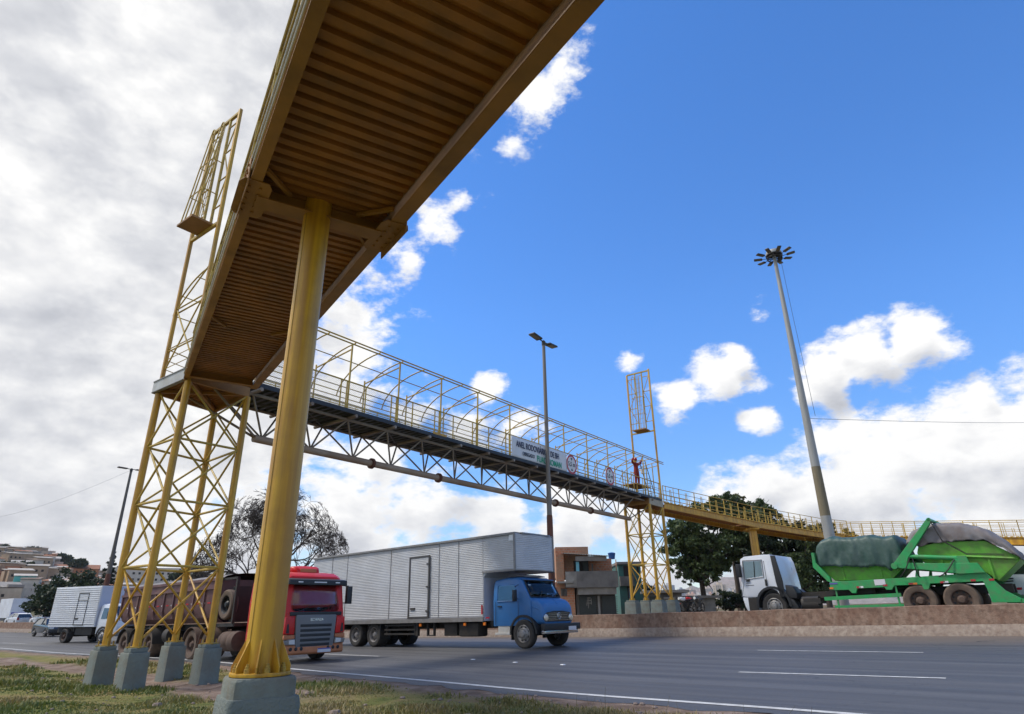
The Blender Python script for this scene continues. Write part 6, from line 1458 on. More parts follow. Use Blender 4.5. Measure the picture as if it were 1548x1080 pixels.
MB().lathe([(.08, hdz + .155), (.42, hdz + .15), (.42, hdz + .165), (.08, hdz + .17)], n=24).build('dome_underside', 'black', ms)
m = MB(); n = 32
for rad_, zz in ((.43, hdz - .09), (.46, hdz + .09)): m.path([(rad_ * math.cos(2 * math.pi * k / n), rad_ * math.sin(2 * math.pi * k / n), zz) for k in range(n + 1)], .035, 6)
for k in range(6): a = math.pi / 3 * k; m.bar((.1 * math.cos(a), .1 * math.sin(a), hdz - .1), (.44 * math.cos(a), .44 * math.sin(a), hdz - .09), .022, 6); m.bar((.43 * math.cos(a), .43 * math.sin(a), hdz - .09), (.43 * math.cos(a), .43 * math.sin(a), hdz + .17), .02, 6)
m.build('ring_frame', 'lamp', ms)
for k in range(10):
    a = 2 * math.pi * k / 10 + .2; d = V((math.cos(a), math.sin(a), 0)); sd2 = V((-d.y, d.x, 0)); ax_ = (d + UZ * .12).normalized(); nz = ax_.cross(sd2)
    p0 = d * .44 + UZ * (hdz - .02)
    fl_o = MB().obx(p0 + ax_ * .50, ax_ * .24, sd2 * .115, nz * .035).build('floodlight', 'lamp', ms, bevel=.02)
    MB().bar(p0, p0 + ax_ * .30, .02, 6).build('bracket', 'lamp', fl_o)
    MB().obx(p0 + ax_ * .51 - nz * .037, ax_ * .20, sd2 * .095, nz * .005).build('lens', 'lamp_lens', fl_o, smooth=0)
m = MB(); m.bx(.22, .44, -.14, .14, hdz - .22, hdz + .02); m.build('control_box', 'lamp', ms, bevel=.02)
m = MB(); zj = at(1228, 632, 37).z - mz0
m.path([(.85 * f_[0] + .0, 0, f_[1]) for f_ in ((.42, hdz), (.48, hdz * .8), (.56, hdz * .65), (.62, (zj + .15)))], .012, 5); m.build('hoist_cable', 'wire', ms)
def wire(label, pts, r):
    o = MB().path(pts, r, 5).build('overhead_wire', 'wire', None, smooth=60); o_c = V(pts[0])
    o.data.transform(Matrix.Translation(-o_c)); o.location = o_c
    return tag(o, label, 'wire')
a = V((mp_.x + .2, mp_.y, mz0 + zj)); b = at(1700, 633, 95)
wire('thin overhead wire running right from the tall lighting mast', [a.lerp(b, k / 14) - UZ * (.35 * math.sin(math.pi * k / 14)) for k in range(15)], .014)
a = at(196, 712, 68); b = at(-120, 795, 90)
wire('thin overhead wire drooping left from the rusty-footed street lamp', [a.lerp(b, k / 14) - UZ * (1.3 * math.sin(math.pi * k / 14)) for k in range(15)], .008)

# ================================================================== houses near the far tower
def brick_mat(name, c1, c2, mortar, sc=1.0, plaster=None, pf=(.48, .56)):
    m = bpy.data.materials.new(name); m.use_nodes = True; nt = m.node_tree; b = nt.nodes['Principled BSDF']; L = nt.links.new; b.inputs['Roughness'].default_value = .9
    tc = nd(nt, 'ShaderNodeTexCoord'); sp = nd(nt, 'ShaderNodeSeparateXYZ'); L(tc.outputs['Object'], sp.inputs[0])
    ad = nd(nt, 'ShaderNodeMath', operation='ADD'); L(sp.outputs[0], ad.inputs[0]); L(sp.outputs[1], ad.inputs[1])
    cb = nd(nt, 'ShaderNodeCombineXYZ'); L(ad.outputs[0], cb.inputs[0]); L(sp.outputs[2], cb.inputs[1])
    br = nd(nt, 'ShaderNodeTexBrick', Scale=sc); br.inputs['Color1'].default_value = (*c1, 1); br.inputs['Color2'].default_value = (*c2, 1); br.inputs['Mortar'].default_value = (*mortar, 1)
    br.inputs['Brick Width'].default_value = .30; br.inputs['Row Height'].default_value = .20; br.inputs['Mortar Size'].default_value = .018; L(cb.outputs[0], br.inputs['Vector'])
    cur = br.outputs['Color']
    n = nd(nt, 'ShaderNodeTexNoise', Scale=.7, Detail=7.); L(tc.outputs['Object'], n.inputs['Vector']); r = nd(nt, 'ShaderNodeMapRange'); r.inputs['From Min'].default_value = pf[0]; r.inputs['From Max'].default_value = pf[1]; L(n.outputs['Fac'], r.inputs['Value'])
    x = nd(nt, 'ShaderNodeMix', data_type='RGBA'); L(r.outputs[0], x.inputs[0]); L(cur, x.inputs[6]); x.inputs[7].default_value = (*(plaster or tuple(v * .6 for v in c1)), 1)
    n2 = nd(nt, 'ShaderNodeTexNoise', Scale=6., Detail=5.); L(tc.outputs['Object'], n2.inputs['Vector']); r2 = nd(nt, 'ShaderNodeMapRange'); r2.inputs['To Min'].default_value = .7; r2.inputs['To Max'].default_value = 1.25; L(n2.outputs['Fac'], r2.inputs['Value'])
    s = nd(nt, 'ShaderNodeVectorMath', operation='SCALE'); L(x.outputs[2], s.inputs[0]); L(r2.outputs[0], s.inputs['Scale']); L(s.outputs[0], b.inputs['Base Color'])
    return m
MT['brick'] = brick_mat('rough_hollow_brick', (.50, .215, .11), (.40, .155, .08), (.36, .29, .22), plaster=(.36, .21, .13))
MT['cement'] = mat('bare_grey_cement_render', (.155, .145, .132), .95, col2=(.085, .08, .075), scale=1.1, stretch=(1, 1, .6), amt=.75, dirt=(.27, .255, .235), dscale=.8, damt=.5, bump=.3, bscale=8)
MT['cement_pale'] = mat('pale_cement', (.30, .285, .255), .95, col2=(.19, .18, .165), scale=1.5, amt=.6, dirt=(.12, .105, .09), dscale=1.4, damt=.5)
MT['roof_sheet'] = mat('weathered_fibre_cement_sheet', (.235, .225, .21), .9, col2=(.14, .13, .12), scale=1.5, amt=.7)
MT['shade'] = mat('dark_interior', (.03, .026, .024), .9)
MT['garage'] = mat('dark_green_black_garage_door', (.032, .040, .036), .6, col2=(.05, .05, .045), scale=2, amt=.5)
MT['teal'] = mat('teal_house_paint', (.05, .16, .145), .8, col2=(.035, .10, .09), scale=1.4, amt=.6, dirt=(.09, .085, .075), dscale=1.5, damt=.4)
MT['blue_tank'] = mat('blue_plastic_water_tank', (.02, .10, .33), .5)
MT['cyan_cloth'] = mat('pale_blue_cloth', (.16, .42, .52), .8)
HZ = -.75
hb_c = at(895, 930, 56); vdir = V((hb_c.x, hb_c.y, 0)).normalized(); 
def HP(rot, c):         # house frame: X to the right in the picture, Y away, tilted by rot
    X = V((vdir.y, -vdir.x, 0)); X.rotate(Matrix.Rotation(rot, 3, 'Z').to_euler()); return X
HX = HP(R(6), hb_c); HY = V((-HX.y, HX.x, 0)); HO = V((hb_c.x, hb_c.y, HZ))
ho = thing('brick_house', 'unfinished two-storey brick house with a grey cement balcony, behind the barrier', 'house', tuple(HO), math.atan2(HX.y, HX.x))
def F(px, py, dy=0.):   # photo pixel on the facade plane (moved back by dy) in house coordinates
    r = ray(px, py); o = HO + HY * dy; p = r * (o.dot(HY) / r.dot(HY)) - HO; return p.dot(HX), p.z
def hbox(px0, py0, px1, py1, y0, y1, nm, m_, par=ho, dy=0.):
    a, b_ = F(px0, py0, dy), F(px1, py1, dy); return MB().bx(min(a[0], b_[0]), max(a[0], b_[0]), y0, y1, min(a[1], b_[1]), max(a[1], b_[1])).build(nm, m_, par, smooth=0)
hbox(840, 826, 893, 872, .9, 6.5, 'upper_wall', 'brick'); hbox(893, 842, 932, 872, 2.4, 6.5, 'upper_wall', 'brick')
hbox(840, 838.5, 853.5, 880, -.0, .9, 'side_pier', 'brick')
hbox(840, 880, 871, 934, .3, 6.5, 'lower_wall', 'brick'); hbox(871, 888, 934, 934, .6, 6.5, 'lower_wall', 'cement')
hbox(854.5, 864.5, 934.5, 888, -.35, .0, 'balcony_parapet', 'cement'); hbox(854.5, 881, 934.5, 888, .0, 2.4, 'balcony_slab', 'cement')
MB().bx(F(854.5, 870)[0] - .01, F(871, 870)[0], -.365, -.352, F(885, 887)[1], F(885, 865)[1]).build('parapet_render', 'cement_pale', ho, smooth=0)
hbox(873, 889, 932, 898.5, -.15, .6, 'lintel', 'cement_pale')
hbox(842, 879.5, 866, 882, -.5, .35, 'eave_slab', 'cement_pale')
hbox(930.5, 846, 934, 888, -.2, .2, 'side_pier', 'brick')
# the shaded balcony: door, window grille, washing
hbox(868, 847, 892, 864.5, .86, .905, 'balcony_opening', 'shade'); hbox(882, 848, 891, 864, .78, .86, 'shutter', 'garage')
hbox(870, 850, 875.5, 866, -.30, -.25, 'hanging_cloth', 'cyan_cloth')
o = hbox(895, 852, 898, 864, .5, .7, 'post', 'cement')
MB().rb((F(902, 856)[0], .2, F(885, 857)[1]), (F(910, 863)[0], .25, F(885, 863)[1]), .07, .03).build('leaning_board', 'cement_pale', ho, smooth=0)
hbox(913, 851, 927, 864, 2.34, 2.41, 'stained_patch', 'shade') if 0 else None
# corrugated roof over the balcony
a, b_ = F(850, 837), F(919, 841); G = []
nx = 90
for k in range(nx + 1):
    x = a[0] + (b_[0] - a[0]) * k / nx; dz = .035 * math.sin(k * 1.26); z = a[1] + (b_[1] - a[1]) * k / nx
    G.append([(x, y, z + dz + .07 * y) for y in (-.75, 1., 2.6)])
o = MB().grid(G).build('corrugated_roof', 'roof_sheet', ho, fixn=False); sd_ = o.modifiers.new('thickness', 'SOLIDIFY'); sd_.thickness = .02
hbox(869, 842, 916, 848.5, -.55, -.50, 'awning_sheet', 'roof_sheet')
wd = hbox(848, 890, 857, 901, .22, .302, 'window', 'shade'); m = MB()
for k in range(5): x = F(849 + 2 * k, 895)[0]; m.bar((x, .2, F(885, 901)[1]), (x, .2, F(885, 890)[1]), .018, 5)
m.build('window_bars', 'trim', wd)
for px0, px1 in ((876, 903), (910, 934)):
    g_ = hbox(px0, 901, px1, 934, .48, .605, 'garage_door', 'garage'); m = MB()
    for k in range(9): z = F(885, 903 + 3.2 * k)[1]; m.bx(F(px0, 900)[0], F(px1, 900)[0], .465, .482, z - .02, z + .02)
    m.build('door_ribs', 'garage', g_, smooth=0)
pw = [(889.5, 904), (894, 904), (889.5, 908), (894.5, 908), (888.5, 912), (894, 912), (892, 904.5), (892, 920)]
m = MB()
for (p, q) in (((888, 904), (894, 904)), ((888, 908), (895, 908)), ((888, 912), (895, 912)), ((891, 903), (890.5, 920)), ((889, 904), (888, 916)), ((894.5, 905), (895, 914))):
    a, b_ = F(*p), F(*q); m.rb((a[0], .462, a[1]), (b_[0], .462, b_[1]), .006, .05, up=(0, 1, 0)) if 0 else m.bar((a[0], .46, a[1]), (b_[0], .46, b_[1]), .03, 5)
m.build('painted_marks', 'cement_pale', ho)
hbox(904, 901, 909, 932, .35, .62, 'door_pier', 'cement_pale')
tk = thing('water_tank', 'blue plastic water tank on the brick house roof', 'water tank', tuple(HO + HX * F(925, 845, 3.)[0] + HY * 3.0 + UZ * (F(925, 845.5, 3.)[1])), 0)
MB().lathe([(.26, 0), (.33, .45), (.34, .47), (.34, .52), (.1, .58)], n=20).build('tank', 'blue_tank', tk)
# brown post at the house corner seen beside the blue lorry's box is the lamp's foot; teal house behind the far tower
tc_ = at(970, 930, 66); th = thing('teal_house', 'teal painted house with dark openings, seen through the legs of the far tower', 'house', (tc_.x, tc_.y, -.8), math.atan2(HX.y, HX.x))
HO = V((tc_.x, tc_.y, -.8)); 
hbox(934, 852, 975, 935, 0, 5, 'wall', 'teal', th); hbox(932, 850, 977, 853, -.3, 5.3, 'roof', 'roof_sheet', th)
for q in ((942, 856, 956, 872), (962, 856, 966, 866), (948, 886, 960, 905)): hbox(*q, -.02, .05, 'window', 'shade', th)
hbox(936, 872, 958, 886, -.5, 0, 'balcony', 'cement', th); hbox(950, 889, 957, 930, -.05, .05, 'door', mat('blue_grey_door', (.12, .18, .22), .7), th)
sc_ = at(1015, 930, 57); sh = thing('shed', 'low dark shed with a sheet roof beside the far tower', 'shed', (sc_.x, sc_.y, -.8), math.atan2(HX.y, HX.x) - .1)
HO = V((sc_.x, sc_.y, -.8))
hbox(978, 896, 1034, 935, 0, 4, 'wall', 'cement', sh); hbox(974, 893, 1040, 896, -.6, 4.2, 'roof', 'roof_sheet', sh)
for q in ((982, 902, 1000, 934), (1022, 908, 1032, 932)): hbox(*q, -.03, .05, 'doorway', 'garage', sh)
hbox(1003, 903, 1020, 906, -.5, -.1, 'awning', 'roof_sheet', sh)
sc_ = at(1062, 930, 60); sh = thing('shed', 'small grey lean-to with a sloping roof behind the parked motorcycles', 'shed', (sc_.x, sc_.y, -.8), math.atan2(HX.y, HX.x) + .1)
HO = V((sc_.x, sc_.y, -.8)); hbox(1040, 904, 1085, 935, 0, 3, 'wall', 'cement_pale', sh); hbox(1038, 901, 1090, 904, -.4, 3.2, 'roof', 'roof_sheet', sh); hbox(1048, 910, 1056, 930, -.03, .05, 'doorway', 'shade', sh)

# ================================================================== hillside district on the left
pal = [((.44, .20, .11), .3), ((.42, .30, .20), .2), ((.54, .45, .34), .2), ((.33, .29, .25), .1), ((.58, .52, .44), .1), ((.47, .20, .10), .1)]
HW_ = [mat(f'hill_house_wall_{n_}', c, .9, col2=tuple(v * .68 for v in c), scale=.5, amt=.7) for n_, (c, w) in zip(('brick', 'tan', 'cream', 'grey', 'pale', 'orange'), pal)]
HR_ = [mat(f'hill_house_roof_{n_}', c, .9, col2=tuple(v * .6 for v in c), scale=.6, amt=.7) for n_, c in (('tile', (.36, .16, .09)), ('sheet', (.38, .34, .29)), ('dark', (.24, .17, .13)), ('pale', (.54, .49, .43)))]
TURQ = mat('turquoise_wall', (.12, .46, .42), .8)
protos = []
def hill_house(k, wall, roof, w, d, h, typ):
    root = thing('hillside_house', '', 'house')
    b = MB().bx(-w / 2, w / 2, -d / 2, d / 2, -5, h).build('wall', wall, root, smooth=0)
    if typ == 0: MB().prism([(-d / 2 - .4, h), (d / 2 + .4, h), (0, h + d * .22)], -w / 2 - .3, w / 2 + .3, ax='x').build('roof', roof, root, smooth=0)
    elif typ == 1: MB().prism([(-d / 2 - .5, h + .1), (d / 2 + .4, h + 1.0), (d / 2 + .4, h + 1.12), (-d / 2 - .5, h + .22)], -w / 2 - .3, w / 2 + .3, ax='x').build('roof', roof, root, smooth=0)
    else:
        p = MB(); p.bx(-w / 2, w / 2, -d / 2, -d / 2 + .2, h, h + .9); p.bx(-w / 2, w / 2, d / 2 - .2, d / 2, h, h + .9); p.bx(-w / 2, -w / 2 + .2, -d / 2 + .2, d / 2 - .2, h, h + .9); p.bx(w / 2 - .2, w / 2, -d / 2 + .2, d / 2 - .2, h, h + .9); p.build('parapet', wall, root, smooth=0)
    rr_ = random.Random(k)
    for fl in range(max(1, int(h // 2.6))):
        z = 1.1 + fl * 2.5; x = -w / 2 + .8
        while x < w / 2 - 1.4:
            if rr_.random() < .75: MB().bx(x, x + .9, -d / 2 - .03, -d / 2 + .1, z, z + .9).build('window', 'shade', root, smooth=0)
            x += 2.2
    if k % 3 == 0: MB().bx(-w * .3, w * .45, -d / 2 - 1.1, -d / 2 - .001, 2.8, 3.7).build('balcony', wall, root, smooth=0)
    return root
for k in range(12):
    protos.append(hill_house(k, HW_[k % 6], HR_[(k * 7) % 4], 5.5 + (k * 37 % 5), 5.5 + (k * 13 % 4), 2.8 + 2.3 * (k % 3 == 1) + (.9 if k % 4 == 1 else 0), (1, 1, 2, 0, 1, 2)[k % 6]))
kinds = ['bare brick', 'tan rendered', 'cream', 'grey cement', 'pale plastered', 'orange brick']
used = [False] * 12
rg = random.Random(21); spots = []
tries = 0
while len(spots) < 292 and tries < 20000:
    tries += 1
    azd = rg.uniform(-41, -20); D = 250 + 400 * rg.random() ** .9
    if azd > -30 and rg.random() < .55: continue
    x, y = D * math.sin(R(azd)), D * math.cos(R(azd))
    if any((x - a) ** 2 + (y - b) ** 2 < 7.6 ** 2 for a, b, _ in spots): continue
    spots.append((x, y, azd))
spots.sort(key=lambda s: s[2])
for i, (x, y, azd) in enumerate(spots):
    k = rg.randrange(12)
    if not used[k]: o = protos[k]; used[k] = True
    else: o = copy_tree(protos[k])
    o.location = (x, y, gz(x, y) + .3); o.rotation_euler.z = R(-azd + rg.uniform(-35, 35))
    o['label'] = f'small {kinds[k % 6]} house among many others crowding the far-left hillside'; o['group'] = f'{kinds[k % 6]} houses crowding the far-left hillside'
for k in range(12):
    if not used[k]:
        for ch in list(protos[k].children): bpy.data.objects.remove(ch)
        bpy.data.objects.remove(protos[k])
q = at(33, 893, 300)
tq = hill_house(99, TURQ, HR_[3], 6.5, 5, 4.6, 1); tq.location = (q.x, q.y, gz(q.x, q.y) + 1.5); tq.rotation_euler.z = R(38); tag(tq, 'bright turquoise house low on the far-left hillside', 'house')
q = at(101, 852, 470)
tq = hill_house(98, HW_[5], HR_[0], 34, 12, 5.5, 0); tq.location = (q.x, q.y, gz(q.x, q.y)); tq.rotation_euler.z = R(30); tag(tq, 'long orange-roofed building near the top of the far-left hill', 'building')
q = at(240, 862, 330)
tq = hill_house(97, HW_[4], HR_[1], 34, 10, 8, 2); tq.location = (q.x, q.y, gz(q.x, q.y) + 3); tq.rotation_euler.z = R(28); tag(tq, 'long cream flat-roofed block seen through the near tower legs', 'building')

# ================================================================== far city on the right
hl = MB(); G = []
for azd in np.linspace(2, 48, 90):
    a = R(azd); hgt = np.interp(azd, [2, 8, 12, 15, 17.5, 20, 24, 32, 48], [40, 62, 78, 100, 150, 130, 90, 70, 50]) + 9 * math.sin(azd * 3.1) + 5 * math.sin(azd * 7.7)
    G.append([(D * math.sin(a), D * math.cos(a), -20 + hgt * f) for D, f in ((2350, 0), (2600, .35), (2900, .75), (3200, 1), (3700, .9))])
far_hill = mat('far_hill_covered_in_houses', (.30, .22, .18), .95, col2=(.10, .12, .07), scale=.012, amt=.9, dirt=(.42, .34, .30), dscale=.06, damt=.8)
tag(MB().grid(G).build('hills', far_hill, None, fixn=True), kind='structure')
TW = [mat(f'tower_block_{n_}', c, .8, col2=tuple(v * .8 for v in c), scale=.05, amt=.5) for n_, c in (('white', (.62, .58, .54)), ('cream', (.56, .47, .38)), ('pink', (.50, .34, .28)), ('grey', (.46, .46, .47)))]
WIN = mat('tower_windows', (.12, .13, .15), .4)
def tower_block(k, m_):
    w, d, h = 13 + (k * 5 % 9), 12 + k % 6, 34 + (k * 17 % 32)
    t = thing('tower_block', '', 'tower block'); MB().bx(-w / 2, w / 2, -d / 2, d / 2, -30, h).build('wall', m_, t, smooth=0)
    MB().bx(-w * .2, w * .2, -d * .2, d * .2, h, h + 4).build('roof_house', m_, t, smooth=0)
    wm = MB()
    for z in np.arange(3, h - 2, 3.2):
        for x in np.arange(-w / 2 + 1.5, w / 2 - 2, 3.4): wm.bx(x, x + 1.7, -d / 2 - .05, -d / 2 + .1, z, z + 1.5)
    wm.build('window_rows', WIN, t, smooth=0); return t
tps = [tower_block(k, TW[k % 4]) for k in range(8)]
cn = ['white', 'cream', 'pinkish', 'grey']; rg = random.Random(5); usedt = [False] * 8
for i in range(64):
    k = i % 8; o = tps[k] if not usedt[k] else copy_tree(tps[k]); usedt[k] = True
    azd = rg.uniform(11.2, 21.5); D = rg.uniform(1350, 2300); o.location = (D * math.sin(R(azd)), D * math.cos(R(azd)), -16 + (D - 1350) / 950 * 12); o.rotation_euler.z = R(-azd + rg.uniform(-40, 40))
    o['label'] = f'{cn[k % 4]} tower block in the hazy far city under the green tree'; o['group'] = f'{cn[k % 4]} tower blocks of the far city'

# ================================================================== trees
def leaf_mat(name, c1, c2, c3):
    m = bpy.data.materials.new(name); m.use_nodes = True; nt = m.node_tree; b = nt.nodes['Principled BSDF']; L = nt.links.new; b.inputs['Roughness'].default_value = .55
    at_ = nd(nt, 'ShaderNodeAttribute'); at_.attribute_name = 'tint'
    r = nd(nt, 'ShaderNodeValToRGB'); e = r.color_ramp; e.elements[0].color = (*c1, 1); e.elements[1].color = (*c3, 1); x = e.elements.new(.5); x.color = (*c2, 1)
    L(at_.outputs['Fac'], r.inputs[0]); L(r.outputs[0], b.inputs['Base Color'])
    tr = nd(nt, 'ShaderNodeBsdfTranslucent'); L(r.outputs[0], tr.inputs['Color']); mx = nd(nt, 'ShaderNodeMixShader'); mx.inputs[0].default_value = .25
    L(b.outputs[0], mx.inputs[1]); L(tr.outputs[0], mx.inputs[2]); L(mx.outputs[0], nt.nodes['Material Output'].inputs['Surface'])
    return m
MT['leaf'] = leaf_mat('broad_tree_leaves', (.034, .055, .018), (.066, .10, .03), (.13, .155, .045))
MT['leaf_dark'] = leaf_mat('dark_tree_leaves', (.018, .032, .014), (.032, .052, .02), (.06, .08, .03))
MT['leaf_yellow'] = leaf_mat('yellowing_tree_leaves', (.05, .06, .015), (.11, .11, .028), (.17, .15, .045))
MT['needle'] = leaf_mat('dark_needles', (.016, .028, .016), (.026, .04, .022), (.04, .055, .03))
def leaves(name, clumps, n, size, m_, parent, rng, flat=.6):
    """many small leaf faces gathered in clumps: clumps = [(centre, radius)]"""
    C = np.array([c for c, r in clumps], float); Rr = np.array([r for c, r in clumps], float)
    pick = rng.choice(len(clumps), n, p=Rr ** 2 / (Rr ** 2).sum())
    d = rng.normal(size=(n, 3)); d /= np.linalg.norm(d, axis=1)[:, None]
    P = C[pick] + d * (Rr[pick] * rng.random(n) ** .45)[:, None] * np.array([1, 1, .72])
    a = rng.normal(size=(n, 3)); a /= np.linalg.norm(a, axis=1)[:, None]; b = np.cross(a, rng.normal(size=(n, 3))); b /= np.linalg.norm(b, axis=1)[:, None]
    s = size * (.6 + .8 * rng.random(n))[:, None]
    v = np.stack([P - a * s, P + b * s * .45, P + a * s, P - b * s * .45], 1).reshape(-1, 3)
    me = bpy.data.meshes.new(name); me.vertices.add(4 * n); me.vertices.foreach_set('co', v.ravel()); me.loops.add(4 * n); me.loops.foreach_set('vertex_index', np.arange(4 * n))
    me.polygons.add(n); me.polygons.foreach_set('loop_start', np.arange(0, 4 * n, 4)); me.update(calc_edges=True)
    tint = np.clip(rng.normal(.45, .2, n) + .25 * (rng.random(len(clumps)) - .5)[pick], 0, 1)
    at_ = me.attributes.new('tint', 'FLOAT', 'FACE'); at_.data.foreach_set('value', tint.astype(np.float32)); me.materials.append(MT[m_])
    o = bpy.data.objects.new(name, me); COL.objects.link(o); o.parent = parent; return o
def grow(rng, p, d, L_, r, depth, out, tips, spread=.6, up=.15, wander=.22, shrink=.74, kids=(2, 3), rmin=.012):
    pts = [p]; rs = [r]; n = 5
    for i in range(n):
        d = (d + V(rng.normal(0, wander, 3)) + UZ * up * .3).normalized(); p = p + d * (L_ / n); pts.append(p); rs.append(max(rmin, r * (1 - .38 * (i + 1) / n)))
        if depth <= 2 and i >= 2 and rng.random() < .55: 
            dd = (d + V(rng.normal(0, .8, 3))).normalized(); grow(rng, p, dd, L_ * .55, rs[-1] * .5, depth - 2, out, tips, spread, up, wander, shrink, kids, rmin) if depth > 1 else None
    out.append((pts, rs)); 
    if depth <= 0: tips.append(p); return
    if depth <= 2: tips.append(p)
    for k in range(rng.integers(kids[0], kids[1] + 1)):
        ax = V(rng.normal(0, 1, 3)).normalized(); dd = (d + ax * spread * (.7 + .6 * rng.random()) + UZ * up).normalized()
        grow(rng, p, dd, L_ * shrink * (.8 + .35 * rng.random()), rs[-1] * .72, depth - 1, out, tips, spread, up, wander, shrink, kids, rmin)
def woody(name, segs, m_, parent, n0=8):
    m = MB()
    for pts, rs in segs: m.path(pts, rs, 8 if rs[0] > .1 else (5 if rs[0] > .03 else 3))
    return m.build(name, m_, parent, smooth=60, fixn=False)
# bare tree behind the dump truck: short trunk, wide flattened crown of fine twigs
bp0 = at(402, 905, 58); rng = np.random.default_rng(12)
bz = gz(bp0.x, bp0.y); bt_ = thing('bare_tree', 'wide leafless tree behind the red truck, split by the round column', 'tree', (bp0.x, bp0.y, bz))
segs = []; tips = []
top_z = at(395, 735, 58).z - bz; 
p = V((0, 0, 0)); 
segs.append(([V((0, 0, -.3)), V((.05, 0, .8)), V((.0, .1, 1.7)), V((-.1, .1, 2.6))], [.42, .36, .32, .30]))
for (dx, dz, L0, r0) in ((-.9, .45, 2.6, .17), (-.55, .9, 2.9, .20), (-.1, 1.2, 2.9, .20), (.45, 1.0, 2.9, .19), (.95, .55, 2.8, .17), (.15, .7, 2.4, .14), (-.3, .6, 2.4, .13), (1.2, .25, 2.6, .12), (-1.2, .2, 2.5, .12)):
    grow(rng, V((-.1, .1, 2.3 + .3 * rng.random())), V((dx, rng.normal(0, .45), dz)).normalized(), L0, r0, 6, segs, tips, spread=.60, up=.05, wander=.13, shrink=.77, kids=(2, 4), rmin=.015)
LIM = (6.3, 5.0, top_z)
def squash(v):      # keep the crown inside the umbrella the photo shows
    q = V((v.x / LIM[0], v.y / LIM[1], (v.z - 2.6) / (LIM[2] - 2.6))); l = q.length
    if l > .8 and v.z > 1.5: k = (.8 + .32 * math.tanh((l - .8) / .5)) / l; return V((v.x * k, v.y * k, 2.6 + (v.z - 2.6) * k))
    return v
segs = [([squash(v) for v in pts], rs) for pts, rs in segs]
woody('trunk', segs[:1], 'bark_pale', bt_); woody('crown', segs[1:], 'bark', bt_)
leaves('sparse_leaves', [(tuple(squash(t)), .5) for t in tips[::25]], 150, .07, 'leaf_dark', bt_, rng)
# big green tree under the far ramp
def broad_tree(label, base, z0, blobs, n, size, m_, branches, seed, name='leafy_tree', trunk_r=.3, bark='bark'):
    rng = np.random.default_rng(seed); t = thing(name, label, 'tree', (base.x, base.y, z0)); 
    B = [(V(c) - V((base.x, base.y, z0)), r) for c, r in blobs]
    cl = []
    for c, r in B:
        k = max(6, int(16 * r)); dd = rng.normal(size=(k, 3)); dd /= np.linalg.norm(dd, axis=1)[:, None]
        for q in dd: cl.append((tuple(c + V(q * np.array([1, 1, .8])) * (r * (.45 + .6 * rng.random()))), r * (.17 + .22 * rng.random())))
    leaves('crown', cl, n, size, m_, t, rng)
    segs = []
    fork = V((0, 0, branches)); segs.append(([V((0, 0, -.4)), V((.06, .02, branches * .5)), fork], [trunk_r, trunk_r * .8, trunk_r * .7]))
    for c, r in B:
        mid = fork.lerp(c, .5) + V(rng.normal(0, .3, 3)); segs.append(([fork, fork.lerp(mid, .5) + V(rng.normal(0, .15, 3)), mid, c], [trunk_r * .5, trunk_r * .4, trunk_r * .3, .03]))
        for k in range(5): q = mid.lerp(c, rng.random()); e = c + V(rng.normal(0, r * .55, 3)); segs.append(([q, q.lerp(e, .5) + V(rng.normal(0, .12, 3)), e], [.06, .04, .012]))
    woody('trunk', segs, bark, t); return t
def bl(px, py, D, r): return (tuple(at(px, py, D)), r)
gb = at(1066, 925, 61)
broad_tree('large dark green tree with drooping clumps under the far ramp, left of the white cab', gb, gz(gb.x, gb.y),
    [bl(1040, 800, 60, 1.9), bl(1075, 778, 62, 2.0), bl(1105, 790, 63, 2.1), bl(1028, 832, 60, 1.5), bl(1060, 830, 61, 1.9), bl(1090, 830, 60, 1.6), bl(1020, 855, 59, .95), bl(1035, 868, 60, .9), bl(1120, 820, 62, 1.9), bl(1075, 862, 60, 1.1), bl(1055, 850, 61, 1.3), bl(1048, 876, 60, .7), bl(1140, 800, 63, 2.0), bl(1100, 765, 64, 1.5), bl(1140, 770, 65, 1.5), bl(1052, 862, 60, 1.0), bl(1072, 876, 59, .8), bl(1090, 855, 60, 1.0), bl(1022, 815, 60, 1.3)], 38000, .17, 'leaf', 2.6, 31)
gb = at(1160, 925, 63)
broad_tree('dark tree with bare leaning limbs between the yellow pillar and the white cab', gb, gz(gb.x, gb.y),
    [bl(1160, 830, 62, 1.6), bl(1185, 815, 63, 1.8), bl(1150, 850, 61, 1.0), bl(1200, 835, 62, 1.8), bl(1128, 848, 62, .9), bl(1175, 850, 62, 1.1), bl(1215, 815, 64, 1.7), bl(1135, 838, 61, 1.0)], 15000, .17, 'leaf_dark', 1.9, 32)
gb = at(1225, 925, 58)
broad_tree('dense dark green bush-like tree behind the gap between white cab and green tarpaulin', gb, gz(gb.x, gb.y),
    [bl(1205, 870, 57, 1.5), bl(1225, 855, 58, 1.7), bl(1240, 880, 57, 1.5), bl(1215, 890, 56, 1.3), bl(1250, 850, 59, 1.6), bl(1195, 890, 57, 1.0), bl(1235, 835, 59, 1.3)], 15000, .16, 'leaf', 1.2, 33)
gb = at(1120, 925, 70)
broad_tree('yellowing tree top showing above the railing of the far ramp', gb, gz(gb.x, gb.y), [bl(1095, 775, 70, 1.3), bl(1115, 766, 70, 1.4), bl(1140, 770, 70, 1.4), bl(1160, 778, 70, 1.2), bl(1125, 785, 70, 1.5)], 8000, .16, 'leaf_yellow', 4.5, 34)
gb = at(1256, 925, 74)
broad_tree('small yellowing tree glimpsed behind the mast and the far railing', gb, gz(gb.x, gb.y), [bl(1245, 802, 74, 1.0), bl(1258, 806, 74, .9), bl(1280, 812, 74, 1.0)], 3000, .16, 'leaf_yellow', 4.0, 35)
